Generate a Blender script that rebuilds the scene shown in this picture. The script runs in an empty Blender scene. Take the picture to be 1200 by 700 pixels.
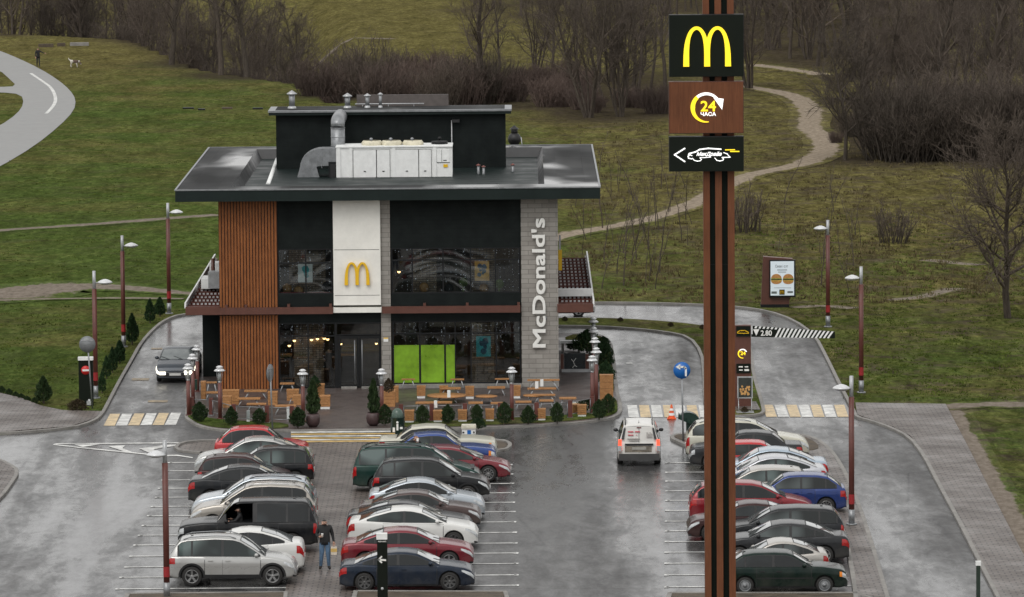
import bpy, bmesh, math, random
from math import sin, cos, pi, radians, sqrt, atan, atan2
from mathutils import Vector, Matrix
from mathutils.geometry import tessellate_polygon
random.seed(7)
sc = bpy.context.scene
COL = sc.collection
# ------------------------------------------------------------------ camera
F = 6400.0; CAMH = 28.0
PITCH = atan(635.0 / F); ROLL = 0.0078; YAW = 0.0019
fwd0 = Vector((-sin(YAW), cos(YAW), 0)); r0 = Vector((cos(YAW), sin(YAW), 0))
FW = (fwd0 * cos(PITCH) + Vector((0, 0, -1)) * sin(PITCH)).normalized()
U0 = r0.cross(FW)
R_ = r0 * cos(ROLL) - U0 * sin(ROLL)
U_ = U0 * cos(ROLL) + r0 * sin(ROLL)
EYE = Vector((0, 0, CAMH))
def ray(px, py):
    return FW + R_ * ((px - 600) / F) + U_ * ((350 - py) / F)
def G(px, py, z=0.0):
    d = ray(px, py); t = (z - CAMH) / d.z
    return EYE + d * t
def P(px, py, Y):
    d = ray(px, py); t = Y / d.y
    return EYE + d * t
def proj(p):
    v = Vector(p) - EYE; w = v.dot(FW)
    return 600 + F * v.dot(R_) / w, 350 - F * v.dot(U_) / w
cam = bpy.data.cameras.new('camera'); cam.sensor_width = 36; cam.lens = 36 * F / 1200
cam.clip_start = 1; cam.clip_end = 20000
co = bpy.data.objects.new('camera', cam); COL.objects.link(co)
m3 = Matrix((R_, U_, -FW)).transposed()
co.matrix_world = Matrix.Translation(EYE) @ m3.to_4x4()
sc.camera = co
# ------------------------------------------------------------------ world and sun
w = bpy.data.worlds.new('World'); sc.world = w; w.use_nodes = True
nt = w.node_tree; bg = nt.nodes['Background']
sky = nt.nodes.new('ShaderNodeTexSky'); sky.sky_type = 'NISHITA'; sky.sun_disc = False
SUN_EL, SUN_AZ = radians(50), radians(205)       # azimuth from +Y towards +X
sky.sun_elevation = SUN_EL; sky.sun_rotation = SUN_AZ
sky.air_density = 1.0; sky.dust_density = 6.0; sky.ozone_density = 1.0
hs = nt.nodes.new('ShaderNodeHueSaturation'); hs.inputs['Saturation'].default_value = 0.10
nt.links.new(sky.outputs[0], hs.inputs['Color']); cl = nt.nodes.new('ShaderNodeMixRGB'); cl.inputs[0].default_value = .7; cl.inputs[2].default_value = (8.75, 8.7, 8.6, 1)   # even cloud cover over the sky
nt.links.new(hs.outputs[0], cl.inputs[1]); nt.links.new(cl.outputs[0], bg.inputs[0])
bg.inputs[1].default_value = 0.12
sun = bpy.data.lights.new('sun', 'SUN'); sun.energy = 0.7; sun.angle = radians(30); sun.color = (1, .96, .9)
so = bpy.data.objects.new('sun', sun); COL.objects.link(so)
sd = Vector((sin(SUN_AZ) * cos(SUN_EL), cos(SUN_AZ) * cos(SUN_EL), sin(SUN_EL)))
so.rotation_euler = sd.to_track_quat('Z', 'Y').to_euler()
sc.view_settings.view_transform = 'Standard'; sc.view_settings.look = 'None'
sc.view_settings.gamma = 1; sc.view_settings.exposure = 0.1
sc.view_settings.use_curve_mapping = False
sc.cycles.max_bounces = 6; sc.cycles.transparent_max_bounces = 12
# ------------------------------------------------------------------ materials
MATS = {}
class NT:
    def __init__(s, name):
        s.m = bpy.data.materials.new(name); s.m.use_nodes = True
        s.t = s.m.node_tree; s.b = s.t.nodes['Principled BSDF']; s.out = s.t.nodes['Material Output']
        s.co = None
    def n(s, typ, **kw):
        x = s.t.nodes.new('ShaderNode' + typ)
        for k, v in kw.items(): setattr(x, k, v)
        return x
    def l(s, a, b): s.t.links.new(a, b)
    def coord(s, scale=(1, 1, 1), which='Object', rot=(0, 0, 0)):
        tc = s.n('TexCoord'); mp = s.n('Mapping')
        mp.inputs['Scale'].default_value = scale; mp.inputs['Rotation'].default_value = rot
        s.l(tc.outputs[which], mp.inputs[0]); return mp.outputs[0]
    def noise(s, vec, scale, detail=4, rough=.55, dist=0):
        x = s.n('TexNoise'); x.inputs['Scale'].default_value = scale
        x.inputs['Detail'].default_value = detail; x.inputs['Roughness'].default_value = rough
        x.inputs['Distortion'].default_value = dist
        if vec is not None: s.l(vec, x.inputs['Vector'])
        return x.outputs[0]
    def ramp(s, fac, stops):
        x = s.n('ValToRGB'); e = x.color_ramp.elements
        while len(e) < len(stops): e.new(.5)
        for i, (p, c) in enumerate(stops):
            e[i].position = p
            e[i].color = (c, c, c, 1) if isinstance(c, (int, float)) else (*c, 1)
        s.l(fac, x.inputs[0]); return x.outputs[0]
    def mix(s, fac, a, b, typ='MIX'):
        x = s.n('MixRGB', blend_type=typ)
        for i, v in enumerate((fac, a, b)):
            if isinstance(v, (int, float)): x.inputs[i].default_value = v if i == 0 else (v, v, v, 1)
            elif isinstance(v, tuple): x.inputs[i].default_value = (*v, 1)
            else: s.l(v, x.inputs[i])
        return x.outputs[0]
    def math(s, op, a, b=0.0, c=None):
        x = s.n('Math', operation=op)
        for i, v in enumerate((a, b) if c is None else (a, b, c)):
            if isinstance(v, (int, float)): x.inputs[i].default_value = v
            else: s.l(v, x.inputs[i])
        return x.outputs[0]
    def bump(s, h, strength=.3, dist=.02):
        x = s.n('Bump'); x.inputs['Strength'].default_value = strength; x.inputs['Distance'].default_value = dist
        s.l(h, x.inputs['Height']); s.l(x.outputs[0], s.b.inputs['Normal'])
    def set(s, **kw):
        nm = dict(col='Base Color', rough='Roughness', metal='Metallic', spec='Specular IOR Level', coat='Coat Weight',
                  coatr='Coat Roughness', emc='Emission Color', ems='Emission Strength', alpha='Alpha', ior='IOR', trans='Transmission Weight')
        for k, v in kw.items():
            i = s.b.inputs[nm[k]]
            if isinstance(v, (int, float)): i.default_value = v
            elif isinstance(v, tuple): i.default_value = (*v, 1)
            else: s.l(v, i)
def simple(name, col, rough=.5, metal=0., var=.18, scale=4., coat=0., spec=.5, em=None, ems=0., rvar=.12):
    if name in MATS: return MATS[name]
    x = NT(name)
    if em is not None:
        x.set(col=col, emc=em, ems=ems, rough=rough)
    else:
        v = x.coord(); n = x.noise(v, scale, 5); n2 = x.noise(v, scale * 6, 3)
        f = x.math('ADD', x.math('MULTIPLY', n, .7), x.math('MULTIPLY', n2, .3))
        lo = tuple(c * (1 - var * 1.6) for c in col); hi = tuple(min(1, c * (1 + var * 1.2)) for c in col)
        c = x.ramp(f, [(.3, lo), (.7, hi)])
        x.set(col=c, metal=metal, spec=spec, coat=coat)
        x.set(rough=x.ramp(n, [(.3, max(.02, rough - rvar)), (.7, min(1, rough + rvar))]))
    MATS[name] = x.m; return x.m
# ------------------------------------------------------------------ mesh builder
class MB:
    def __init__(s): s.v = []; s.f = []; s.mi = []; s.m = 0; s.sm = []
    def add(s, vs, fs, smooth=False):
        o = len(s.v); s.v += [tuple(v) for v in vs]
        for f in fs: s.f.append(tuple(i + o for i in f)); s.mi.append(s.m); s.sm.append(smooth)
        return s
    def box(s, x0, x1, y0, y1, z0, z1, rz=0, c=None):
        vs = [(x, y, z) for x in (x0, x1) for y in (y0, y1) for z in (z0, z1)]
        if rz:
            cx, cy = c if c else ((x0 + x1) / 2, (y0 + y1) / 2)
            vs = [(cx + (x - cx) * cos(rz) - (y - cy) * sin(rz), cy + (x - cx) * sin(rz) + (y - cy) * cos(rz), z) for x, y, z in vs]
        return s.add(vs, [(0, 1, 3, 2), (4, 6, 7, 5), (0, 4, 5, 1), (2, 3, 7, 6), (0, 2, 6, 4), (1, 5, 7, 3)])
    def tube(s, pts, rs, n=6, caps=True, smooth=True):
        pts = [Vector(p) for p in pts]
        if not isinstance(rs, (list, tuple)): rs = [rs] * len(pts)
        vs = []; k = len(pts)
        prev = None
        for i, p in enumerate(pts):
            d = (pts[min(i + 1, k - 1)] - pts[max(i - 1, 0)]).normalized()
            if prev is None:
                a = Vector((0, 0, 1)) if abs(d.z) < .9 else Vector((1, 0, 0))
                u = d.cross(a).normalized()
            else:
                u = (prev - d * prev.dot(d)).normalized()
            prev = u; wv = d.cross(u)
            for j in range(n):
                a = 2 * pi * j / n
                vs.append(p + (u * cos(a) + wv * sin(a)) * rs[i])
        fs = [(i * n + j, i * n + (j + 1) % n, (i + 1) * n + (j + 1) % n, (i + 1) * n + j) for i in range(k - 1) for j in range(n)]
        s.add(vs, fs, smooth)
        if caps:
            o = len(s.v) - len(vs)
            for base in (0, (k - 1) * n):
                s.f.append(tuple(o + base + j for j in range(n))); s.mi.append(s.m); s.sm.append(False)
        return s
    def cyl(s, c, r, z0, z1, n=16, r1=None):
        return s.tube([(c[0], c[1], z0), (c[0], c[1], z1)], [r, r if r1 is None else r1], n)
    def lathe(s, prof, c=(0, 0, 0), n=16, axis='z', smooth=True):
        vs = []
        for r, z in prof:
            for j in range(n):
                a = 2 * pi * j / n
                if axis == 'z': vs.append((c[0] + r * cos(a), c[1] + r * sin(a), c[2] + z))
                elif axis == 'y': vs.append((c[0] + r * cos(a), c[1] + z, c[2] + r * sin(a)))
                else: vs.append((c[0] + z, c[1] + r * cos(a), c[2] + r * sin(a)))
        k = len(prof)
        fs = [(i * n + j, i * n + (j + 1) % n, (i + 1) * n + (j + 1) % n, (i + 1) * n + j) for i in range(k - 1) for j in range(n)]
        return s.add(vs, fs, smooth)
    def sph(s, c, r, n=10, sc_=(1, 1, 1)):
        prof = [(max(1e-4, sin(pi * i / (n // 2 + 2))) * r, -cos(pi * i / (n // 2 + 2)) * r) for i in range(n // 2 + 3)]
        o = len(s.v); s.lathe(prof, (0, 0, 0), n)
        for i in range(o, len(s.v)):
            v = s.v[i]; s.v[i] = (c[0] + v[0] * sc_[0], c[1] + v[1] * sc_[1], c[2] + v[2] * sc_[2])
        return s
    def poly(s, pts, smooth=False):      # flat polygon (3-D points), tessellated
        pts = [Vector(p) for p in pts]
        tr = tessellate_polygon([pts]); nrm = Vector((0, 0, 0))
        for a, b, c in tr: nrm += (pts[b] - pts[a]).cross(pts[c] - pts[a])
        return s.add(pts, [tuple(t) for t in tr], smooth)
    def prism(s, pts, off):              # polygon extruded by vector off
        pts = [Vector(p) for p in pts]; off = Vector(off); n = len(pts)
        s.add(pts, [tuple(t) for t in tessellate_polygon([pts])])
        q = [p + off for p in pts]
        s.add(q, [tuple(t) for t in tessellate_polygon([q])])
        return s.add(pts + q, [(i, (i + 1) % n, n + (i + 1) % n, n + i) for i in range(n)])
    def grid(s, rows, smooth=True, close=False):
        k = len(rows); n = len(rows[0]); vs = [p for r in rows for p in r]
        m = n if close else n - 1
        return s.add(vs, [(i * n + j, i * n + (j + 1) % n, (i + 1) * n + (j + 1) % n, (i + 1) * n + j) for i in range(k - 1) for j in range(m)], smooth)
    def mesh(s, name, mats, off=None, fix=True):
        me = bpy.data.meshes.new(name)
        v = s.v if off is None else [(a - off[0], b - off[1], c - off[2]) for a, b, c in s.v]
        me.from_pydata(v, [], s.f)
        for m in mats: me.materials.append(m)
        me.polygons.foreach_set('material_index', s.mi)
        me.polygons.foreach_set('use_smooth', s.sm)
        me.update()
        if fix:
            bm = bmesh.new(); bm.from_mesh(me); bmesh.ops.recalc_face_normals(bm, faces=bm.faces); bm.to_mesh(me); bm.free()
        return me
    def build(s, name, mats, parent=None, world=False, fix=True):
        if not isinstance(mats, (list, tuple)): mats = [mats]
        off = None
        if world and parent is not None:
            off = Vector(parent.location); q = parent.parent
            while q: off = off + q.location; q = q.parent
        o = bpy.data.objects.new(name, s.mesh(name, mats, off, fix)); COL.objects.link(o)
        if parent is not None: o.parent = parent
        return o
def link(me, name, parent=None, loc=(0, 0, 0), rz=0):
    o = bpy.data.objects.new(name, me); COL.objects.link(o); o.location = loc; o.rotation_euler = (0, 0, rz)
    if parent is not None: o.parent = parent
    return o
def tag(o, label=None, cat=None, group=None, kind=None):
    if label: o['label'] = label
    if cat: o['category'] = cat
    if group: o['group'] = group
    if kind: o['kind'] = kind
    return o
def thing(name, label, cat, loc=(0, 0, 0), rz=0, group=None):
    o = bpy.data.objects.new(name, None); COL.objects.link(o); o.empty_display_size = .2
    o.location = loc; o.rotation_euler = (0, 0, rz)
    return tag(o, label, cat, group)
def dup(root, loc, rz=0, label=None, group=None, scale=None):
    r = root.copy(); COL.objects.link(r); r.location = loc; r.rotation_euler = (0, 0, rz)
    if scale is not None: r.scale = scale if isinstance(scale, tuple) else (scale,) * 3
    if label: r['label'] = label
    if group: r['group'] = group
    for ch in list(root.children):
        c = ch.copy(); COL.objects.link(c); c.parent = r
        for g in list(ch.children):
            d = g.copy(); COL.objects.link(d); d.parent = c
    return r
def struct(name, mb, mats, fix=True):
    return tag(mb.build(name, mats, fix=fix), kind='structure')
def chaikin(pts, closed=True, it=2):
    for _ in range(it):
        out = []; n = len(pts)
        rng = range(n) if closed else range(n - 1)
        if not closed: out.append(pts[0])
        for i in rng:
            a, b = pts[i], pts[(i + 1) % n]
            out.append((a[0] * .75 + b[0] * .25, a[1] * .75 + b[1] * .25))
            out.append((a[0] * .25 + b[0] * .75, a[1] * .25 + b[1] * .75))
        if not closed: out.append(pts[-1])
        pts = out
    return pts
def gpts(pp, z=0.0): return [G(x, y, 0.0) + Vector((0, 0, z)) for x, y in pp]
def offset_line(pts, d):
    out = []; n = len(pts)
    for i in range(n):
        a = pts[max(i - 1, 0)]; b = pts[min(i + 1, n - 1)]
        t = Vector((b[0] - a[0], b[1] - a[1])); t = t.normalized() if t.length > 1e-6 else Vector((1, 0))
        out.append(Vector((pts[i][0] - t.y * d, pts[i][1] + t.x * d, pts[i][2])))
    return out
def strip(pts, wd, z0, z1):              # kerb-like bar along a polyline, returns MB
    mb = MB(); a = offset_line(pts, wd / 2); b = offset_line(pts, -wd / 2)
    rows = [[(p.x, p.y, z0), (p.x, p.y, z1 - .012), (p.x * .9 + q.x * .1, p.y * .9 + q.y * .1, z1), (p.x * .1 + q.x * .9, p.y * .1 + q.y * .9, z1), (q.x, q.y, z1 - .012), (q.x, q.y, z0)] for p, q in zip(a, b)]
    mb.grid(rows, smooth=False); return mb
def bold_text(txt, w, h, depth, e):
    mb = MB()
    for i, (dx, dz) in enumerate(((-e, -e), (e, -e), (-e, e), (e, e), (0, 0))):
        t = text_mb(txt, w - 2 * e, h - 2 * e, depth); mb.add([(x + dx, y - .003 * i, z + dz) for x, y, z in t.v], t.f)
    return mb
def text_mb(txt, w, h, depth, bold=.0, shear=0, mode='xz'):
    """text fitted to w x h, centred, lying in the local XZ plane facing -Y"""
    cu = bpy.data.curves.new('t', 'FONT'); cu.body = txt; cu.size = 1; cu.offset = bold; cu.shear = shear
    cu.resolution_u = 4; cu.extrude = .5
    o = bpy.data.objects.new('t', cu); COL.objects.link(o)
    bpy.context.view_layer.update()
    me = bpy.data.meshes.new_from_object(o.evaluated_get(bpy.context.evaluated_depsgraph_get()))
    vs = [v.co.copy() for v in me.vertices]; fs = [tuple(p.vertices) for p in me.polygons]
    bpy.data.objects.remove(o); bpy.data.curves.remove(cu); bpy.data.meshes.remove(me)
    x0 = min(v.x for v in vs); x1 = max(v.x for v in vs); y0 = min(v.y for v in vs); y1 = max(v.y for v in vs)
    mb = MB()
    mb.add([((v.x - (x0 + x1) / 2) * w / (x1 - x0), -v.z * depth, (v.y - (y0 + y1) / 2) * h / (y1 - y0)) for v in vs], fs)
    return mb
def arches_mb(w, h, depth, st=.19):
    """two tall joined arches like a letter m, local XZ plane facing -Y, centred"""
    mb = MB()
    for sgn in (-1, 1):
        rows = []
        n = 22
        for i in range(n + 1):
            a = pi * i / n
            cx = sgn * .5 - .5 * cos(a) * 1.0
            cz = (max(0, sin(a)) ** .62)
            tk = st * (.95 - .42 * sin(a)) * .5
            # tangent normal
            a2 = min(pi, a + .02); a1 = max(0, a - .02)
            dx = -.5 * cos(a2) + .5 * cos(a1); dz = max(0, sin(a2)) ** .62 - max(0, sin(a1)) ** .62
            dx *= w / 2; dz *= h
            L = sqrt(dx * dx + dz * dz) + 1e-9
            nx, nz = -dz / L, dx / L
            t = tk * w / 2 * 1.0
            X, Z = cx * w / 2, cz * h * .97 - h / 2
            if abs(nz) < .35: nz = 0; nx = math.copysign(1, nx)
            dd = depth + (.004 if sgn > 0 else 0)
            rows.append([(X + nx * t, -dd, Z + nz * t), (X - nx * t, -dd, Z - nz * t), (X - nx * t, 0, Z - nz * t), (X + nx * t, 0, Z + nz * t)])
        mb.grid(rows, smooth=False, close=True)
        mb.add(rows[0], [(0, 1, 2, 3)]); mb.add(rows[-1], [(0, 1, 2, 3)])
    return mb
def place(mb, loc, rot=None):
    M = Matrix.Translation(Vector(loc)) @ (rot.to_4x4() if rot is not None else Matrix.Identity(4))
    mb.v = [tuple(M @ Vector(v)) for v in mb.v]; return mb
# ------------------------------------------------------------------ surface materials
def grass_nodes(x, path=False):
    """grass colour in world space: greener to the left, dry and brownish to the right"""
    v = x.coord(which='Object')
    big = x.noise(v, .018, 3, .5); mid = x.noise(v, .11, 5, .6, .6); fine = x.noise(v, 1.1, 6, .7, .3)
    vs = x.coord((1, .35, 1)); tuft = x.noise(vs, 2.6, 6, .75, .8); tiny = x.noise(v, 6.0, 4, .8)
    sep = x.n('SeparateXYZ'); tc = x.n('TexCoord'); x.l(tc.outputs['Object'], sep.inputs[0])
    far2 = x.n('MapRange'); x.l(sep.outputs[1], far2.inputs[0]); far2.inputs[1].default_value = 380; far2.inputs[2].default_value = 560
    right = x.n('MapRange'); x.l(sep.outputs[0], right.inputs[0])
    right.inputs[1].default_value = -6; right.inputs[2].default_value = 10
    far = x.n('MapRange'); x.l(sep.outputs[1], far.inputs[0]); far.inputs[1].default_value = 262; far.inputs[2].default_value = 330
    far.inputs[3].default_value = .0; far.inputs[4].default_value = 1
    dry = x.math('ADD', x.math('MULTIPLY', right.outputs[0], x.math('ADD', x.math('MULTIPLY', far.outputs[0], .45), .22)), x.math('ADD', .17, x.math('MULTIPLY', x.math('SUBTRACT', 1.0, right.outputs[0]), x.math('MULTIPLY', far2.outputs[0], .8))))
    dry = x.math('ADD', dry, x.math('MULTIPLY', x.math('SUBTRACT', mid, .5), 1.5))
    dry = x.math('ADD', dry, x.math('MULTIPLY', x.math('SUBTRACT', big, .42), .9))
    dry = x.math('ADD', dry, x.math('MULTIPLY', x.math('SUBTRACT', fine, .5), .9))
    green = x.ramp(tuft, [(.25, (.020, .026, .009)), (.5, (.049, .068, .018)), (.78, (.098, .120, .036))])
    brown = x.ramp(tuft, [(.25, (.036, .029, .014)), (.5, (.092, .077, .030)), (.78, (.175, .150, .060))])
    c = x.mix(x.ramp(dry, [(.18, 0.0), (.85, 1.0)]), green, brown)
    soil = x.ramp(fine, [(.3, (.045, .034, .026)), (.7, (.085, .066, .05))])
    bare = x.math('MULTIPLY', x.ramp(x.noise(v, .35, 6, .75, .5), [(.48, 0.0), (.64, .9)]), x.math('ADD', .30, x.math('MULTIPLY', right.outputs[0], .75)))
    c = x.mix(bare, c, soil)
    c = x.mix(.5, c, x.ramp(tiny, [(.25, .35), (.75, 1.0)]), 'MULTIPLY')
    c = x.mix(1.0, c, (1.62, 1.70, 1.62), 'MULTIPLY')
    vc = x.coord((1, .28, 1)); cl = x.noise(vc, 1.25, 8, .78, .5); cl2 = x.noise(vc, .4, 4, .6, .4)
    c = x.mix(.9, c, x.mix(right.outputs[0], x.ramp(cl, [(.34, .66), (.50, .96), (.66, 1.28)]), x.ramp(cl, [(.34, .45), (.50, .92), (.66, 1.45)])), 'MULTIPLY')
    c = x.mix(.6, c, x.ramp(cl2, [(.35, .65), (.65, 1.3)]), 'MULTIPLY')
    lit = x.n('Attribute', attribute_name='litter'); lf = x.math('MULTIPLY', lit.outputs['Fac'], x.ramp(cl, [(.3, .55), (.6, 1.)]))
    c = x.mix(lf, c, x.ramp(fine, [(.3, (.030, .024, .018)), (.7, (.082, .066, .048))]))
    h = x.math('ADD', tuft, x.math('MULTIPLY', tiny, .6))
    return c, h, fine, mid
def make_grass():
    x = NT('grass'); c, h, f, m = grass_nodes(x); x.set(col=c, rough=1., spec=0.); x.bump(h, .9, .16); return x.m
def make_path(name, lo, hi):
    """worn track: dirt in the middle, breaking up into the grass at its edges (attribute 'edge' 0 at the rim, 1 in the middle)"""
    x = NT(name); c, h, f, m = grass_nodes(x)
    at = x.n('Attribute', attribute_name='edge')
    v = x.coord((1, .45, 1))
    n = x.noise(v, 1.3, 6, .7, .5); n2 = x.noise(v, .3, 3)
    fac = x.math('ADD', at.outputs['Fac'], x.math('MULTIPLY', x.math('SUBTRACT', n, .5), 1.5))
    fac = x.math('ADD', fac, x.math('MULTIPLY', x.math('SUBTRACT', n2, .5), .8))
    fac = x.ramp(fac, [(.32, 0.0), (.55, 1.0)])
    d = x.ramp(x.noise(v, 3, 5, .7), [(.3, lo), (.7, hi)])
    x.set(col=x.mix(fac, c, d), rough=1., spec=0.02); x.bump(h, .6, .08); return x.m
def make_asphalt():
    x = NT('wet_asphalt'); v = x.coord()
    vl = x.coord((1, .3, 1)); big = x.noise(vl, .10, 4, .55, .6); mid = x.noise(x.coord((1, .35, 1)), .5, 6, .65, .8); fine = x.noise(v, 11, 6, .85)
    drive = x.noise(x.coord((1, .06, 1)), .55, 3, .5, .3)
    wet = x.math('ADD', x.math('MULTIPLY', big, .52), x.math('MULTIPLY', mid, .22)); wet = x.math('ADD', wet, x.math('MULTIPLY', drive, .44))
    wet = x.math('ADD', wet, x.math('MULTIPLY', x.math('SUBTRACT', x.noise(x.coord((1, .3, 1)), 2.2, 7, .75, .4), .5), .34))
    col = x.ramp(x.math('ADD', x.math('MULTIPLY', mid, .5), x.math('MULTIPLY', fine, .5)), [(.34, (.044, .044, .045)), (.66, (.112, .110, .108))])
    col = x.mix(x.ramp(wet, [(.5, 0.0), (.72, .5)]), col, (.03, .03, .032))
    # fine cracks and patches
    vo = x.n('TexVoronoi', feature='DISTANCE_TO_EDGE'); vo.inputs['Scale'].default_value = .11
    nv = x.n('TexNoise'); nv.inputs['Scale'].default_value = .8; x.l(v, nv.inputs['Vector'])
    x.l(x.mix(.12, v, nv.outputs['Color'], 'ADD'), vo.inputs['Vector'])
    crack = x.ramp(vo.outputs['Distance'], [(.0, .45), (.006, 1.0)])
    col = x.mix(1.0, col, crack, 'MULTIPLY')
    x.set(col=col, rough=x.ramp(wet, [(.40, .82), (.52, .48), (.64, .22), (.76, .08)]), spec=.5)
    x.bump(fine, .25, .006); return x.m
def make_pavers():
    x = NT('block_paving'); v = x.coord((1, 1, 1))
    b = x.n('TexBrick'); b.inputs['Scale'].default_value = 1.0; b.inputs['Brick Width'].default_value = .4; b.inputs['Row Height'].default_value = .3
    b.inputs['Mortar Size'].default_value = .027; b.inputs['Color1'].default_value = (.125, .105, .093, 1); b.inputs['Color2'].default_value = (.175, .148, .132, 1)
    b.inputs['Mortar'].default_value = (.035, .03, .027, 1); x.l(v, b.inputs['Vector'])
    n = x.noise(v, .35, 5, .65); n2 = x.noise(v, 3, 4, .7)
    c = x.mix(.75, b.outputs[0], x.ramp(n, [(.3, .55), (.7, 1.15)]), 'MULTIPLY'); c = x.mix(.4, c, x.ramp(n2, [(.3, .6), (.7, 1.2)]), 'MULTIPLY')
    x.set(col=c, rough=x.ramp(n, [(.35, .62), (.65, .34)]), spec=.45); x.bump(b.outputs[1], -.4, .01); return x.m
def make_terrace():
    x = NT('terrace_paving'); v = x.coord()
    b = x.n('TexBrick'); b.inputs['Scale'].default_value = 1.0; b.inputs['Brick Width'].default_value = .3; b.inputs['Row Height'].default_value = .2
    b.inputs['Mortar Size'].default_value = .01; b.inputs['Color1'].default_value = (.075, .058, .055, 1); b.inputs['Color2'].default_value = (.10, .078, .072, 1)
    b.inputs['Mortar'].default_value = (.04, .034, .03, 1); x.l(v, b.inputs['Vector'])
    n = x.noise(v, .5, 5, .65)
    x.set(col=x.mix(.7, b.outputs[0], x.ramp(n, [(.3, .6), (.7, 1.2)]), 'MULTIPLY'), rough=x.ramp(n, [(.35, .6), (.65, .3)])); x.bump(b.outputs[1], -.3, .008); return x.m
def make_blocks():
    x = NT('grey_stone_blocks'); v = x.coord(rot=(radians(90), 0, 0))
    b = x.n('TexBrick'); b.inputs['Scale'].default_value = 1.0; b.inputs['Brick Width'].default_value = .62; b.inputs['Row Height'].default_value = .21
    b.inputs['Mortar Size'].default_value = .012; b.inputs['Color1'].default_value = (.265, .25, .23, 1); b.inputs['Color2'].default_value = (.33, .315, .29, 1)
    b.inputs['Mortar'].default_value = (.17, .16, .145, 1); x.l(v, b.inputs['Vector'])
    n = x.noise(x.coord(), 1.2, 6, .7)
    x.set(col=x.mix(.6, b.outputs[0], x.ramp(n, [(.3, .7), (.7, 1.1)]), 'MULTIPLY'), rough=.85, spec=.2); x.bump(b.outputs[1], -.5, .01); return x.m
def make_brick():
    x = NT('interior_brick'); v = x.coord(rot=(radians(90), 0, 0))
    b = x.n('TexBrick'); b.inputs['Scale'].default_value = 1.0; b.inputs['Brick Width'].default_value = .3; b.inputs['Row Height'].default_value = .1
    b.inputs['Mortar Size'].default_value = .012; b.inputs['Color1'].default_value = (.22, .145, .095, 1); b.inputs['Color2'].default_value = (.36, .26, .18, 1)
    b.inputs['Mortar'].default_value = (.08, .06, .05, 1); x.l(v, b.inputs['Vector']); x.set(col=b.outputs[0], rough=.8); return x.m
def make_siding():
    x = NT('black_siding'); v = x.coord()
    wv = x.n('TexWave', wave_type='BANDS', bands_direction='Z', wave_profile='SAW'); wv.inputs['Scale'].default_value = 1.6; x.l(v, wv.inputs['Vector'])
    n = x.noise(v, 1.5, 5, .6)
    c = x.mix(x.ramp(n, [(.3, .0), (.7, 1.)]), (.0075, .010, .010), (.014, .018, .0175))
    c = x.mix(x.ramp(wv.outputs[1], [(.0, .55), (.07, 0.)]), c, (.002, .003, .003))
    x.set(col=c, rough=.65, spec=.10); x.bump(wv.outputs[1], .3, .01); return x.m
def make_wood(name, lo, hi, scale=(6, 6, .8)):
    x = NT(name); v = x.coord(scale); n = x.noise(v, 2.5, 6, .65, .6); n2 = x.noise(x.coord(), 1.3, 3)
    c = x.ramp(n, [(.28, lo), (.72, hi)]); c = x.mix(.5, c, x.ramp(n2, [(.3, .65), (.7, 1.15)]), 'MULTIPLY')
    x.set(col=c, rough=.55, spec=.22); x.bump(n, .15, .004); return x.m
def make_roofmetal():
    x = NT('roof_sheet_metal'); v = x.coord(); n = x.noise(x.coord((1, .35, 1)), .30, 2, .45, .3)
    b = x.n('TexBrick'); b.inputs['Scale'].default_value = 1.; b.inputs['Brick Width'].default_value = 1.25; b.inputs['Row Height'].default_value = 3.4; b.offset = 0
    b.inputs['Mortar Size'].default_value = .02; b.inputs['Color1'].default_value = (.035, .036, .037, 1); b.inputs['Color2'].default_value = (.055, .056, .056, 1); b.inputs['Mortar'].default_value = (.04, .04, .04, 1)
    x.l(v, b.inputs['Vector'])
    x.set(col=x.mix(.6, b.outputs[0], x.ramp(n, [(.3, .5), (.7, 1.3)]), 'MULTIPLY'), rough=x.ramp(n, [(.3, .85), (.53, .6), (.67, .10)]), metal=.0, spec=x.ramp(n, [(.53, .05), (.64, .6)]))
    x.bump(n, .05, .02); return x.m
def make_tiles():
    x = NT('brown_ridged_tile'); n = x.noise(x.coord(), 3, 4)
    x.set(col=x.ramp(n, [(.3, (.055, .018, .013)), (.7, (.10, .034, .024))]), rough=.9, spec=.1); return x.m
def make_bark(name, lo, hi):
    x = NT(name); n = x.noise(x.coord((3, 3, .8)), 3, 4, .7); oi = x.n('ObjectInfo')
    c = x.ramp(n, [(.3, lo), (.7, hi)])
    c = x.mix(1.0, c, x.ramp(oi.outputs['Random'], [(0, (.75, .74, .72)), (1, (1.2, 1.14, 1.1))]), 'MULTIPLY')
    x.set(col=c, rough=.9, spec=.15); return x.m
def make_leaf(name, lo, hi):
    x = NT(name); n = x.noise(x.coord(), 7, 4, .7); oi = x.n('ObjectInfo')
    c = x.ramp(n, [(.3, lo), (.72, hi)])
    c = x.mix(1.0, c, x.ramp(oi.outputs['Random'], [(0, (.75, .8, .75)), (1, (1.2, 1.15, 1.1))]), 'MULTIPLY')
    x.set(col=c, rough=.7, spec=.25); return x.m
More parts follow.
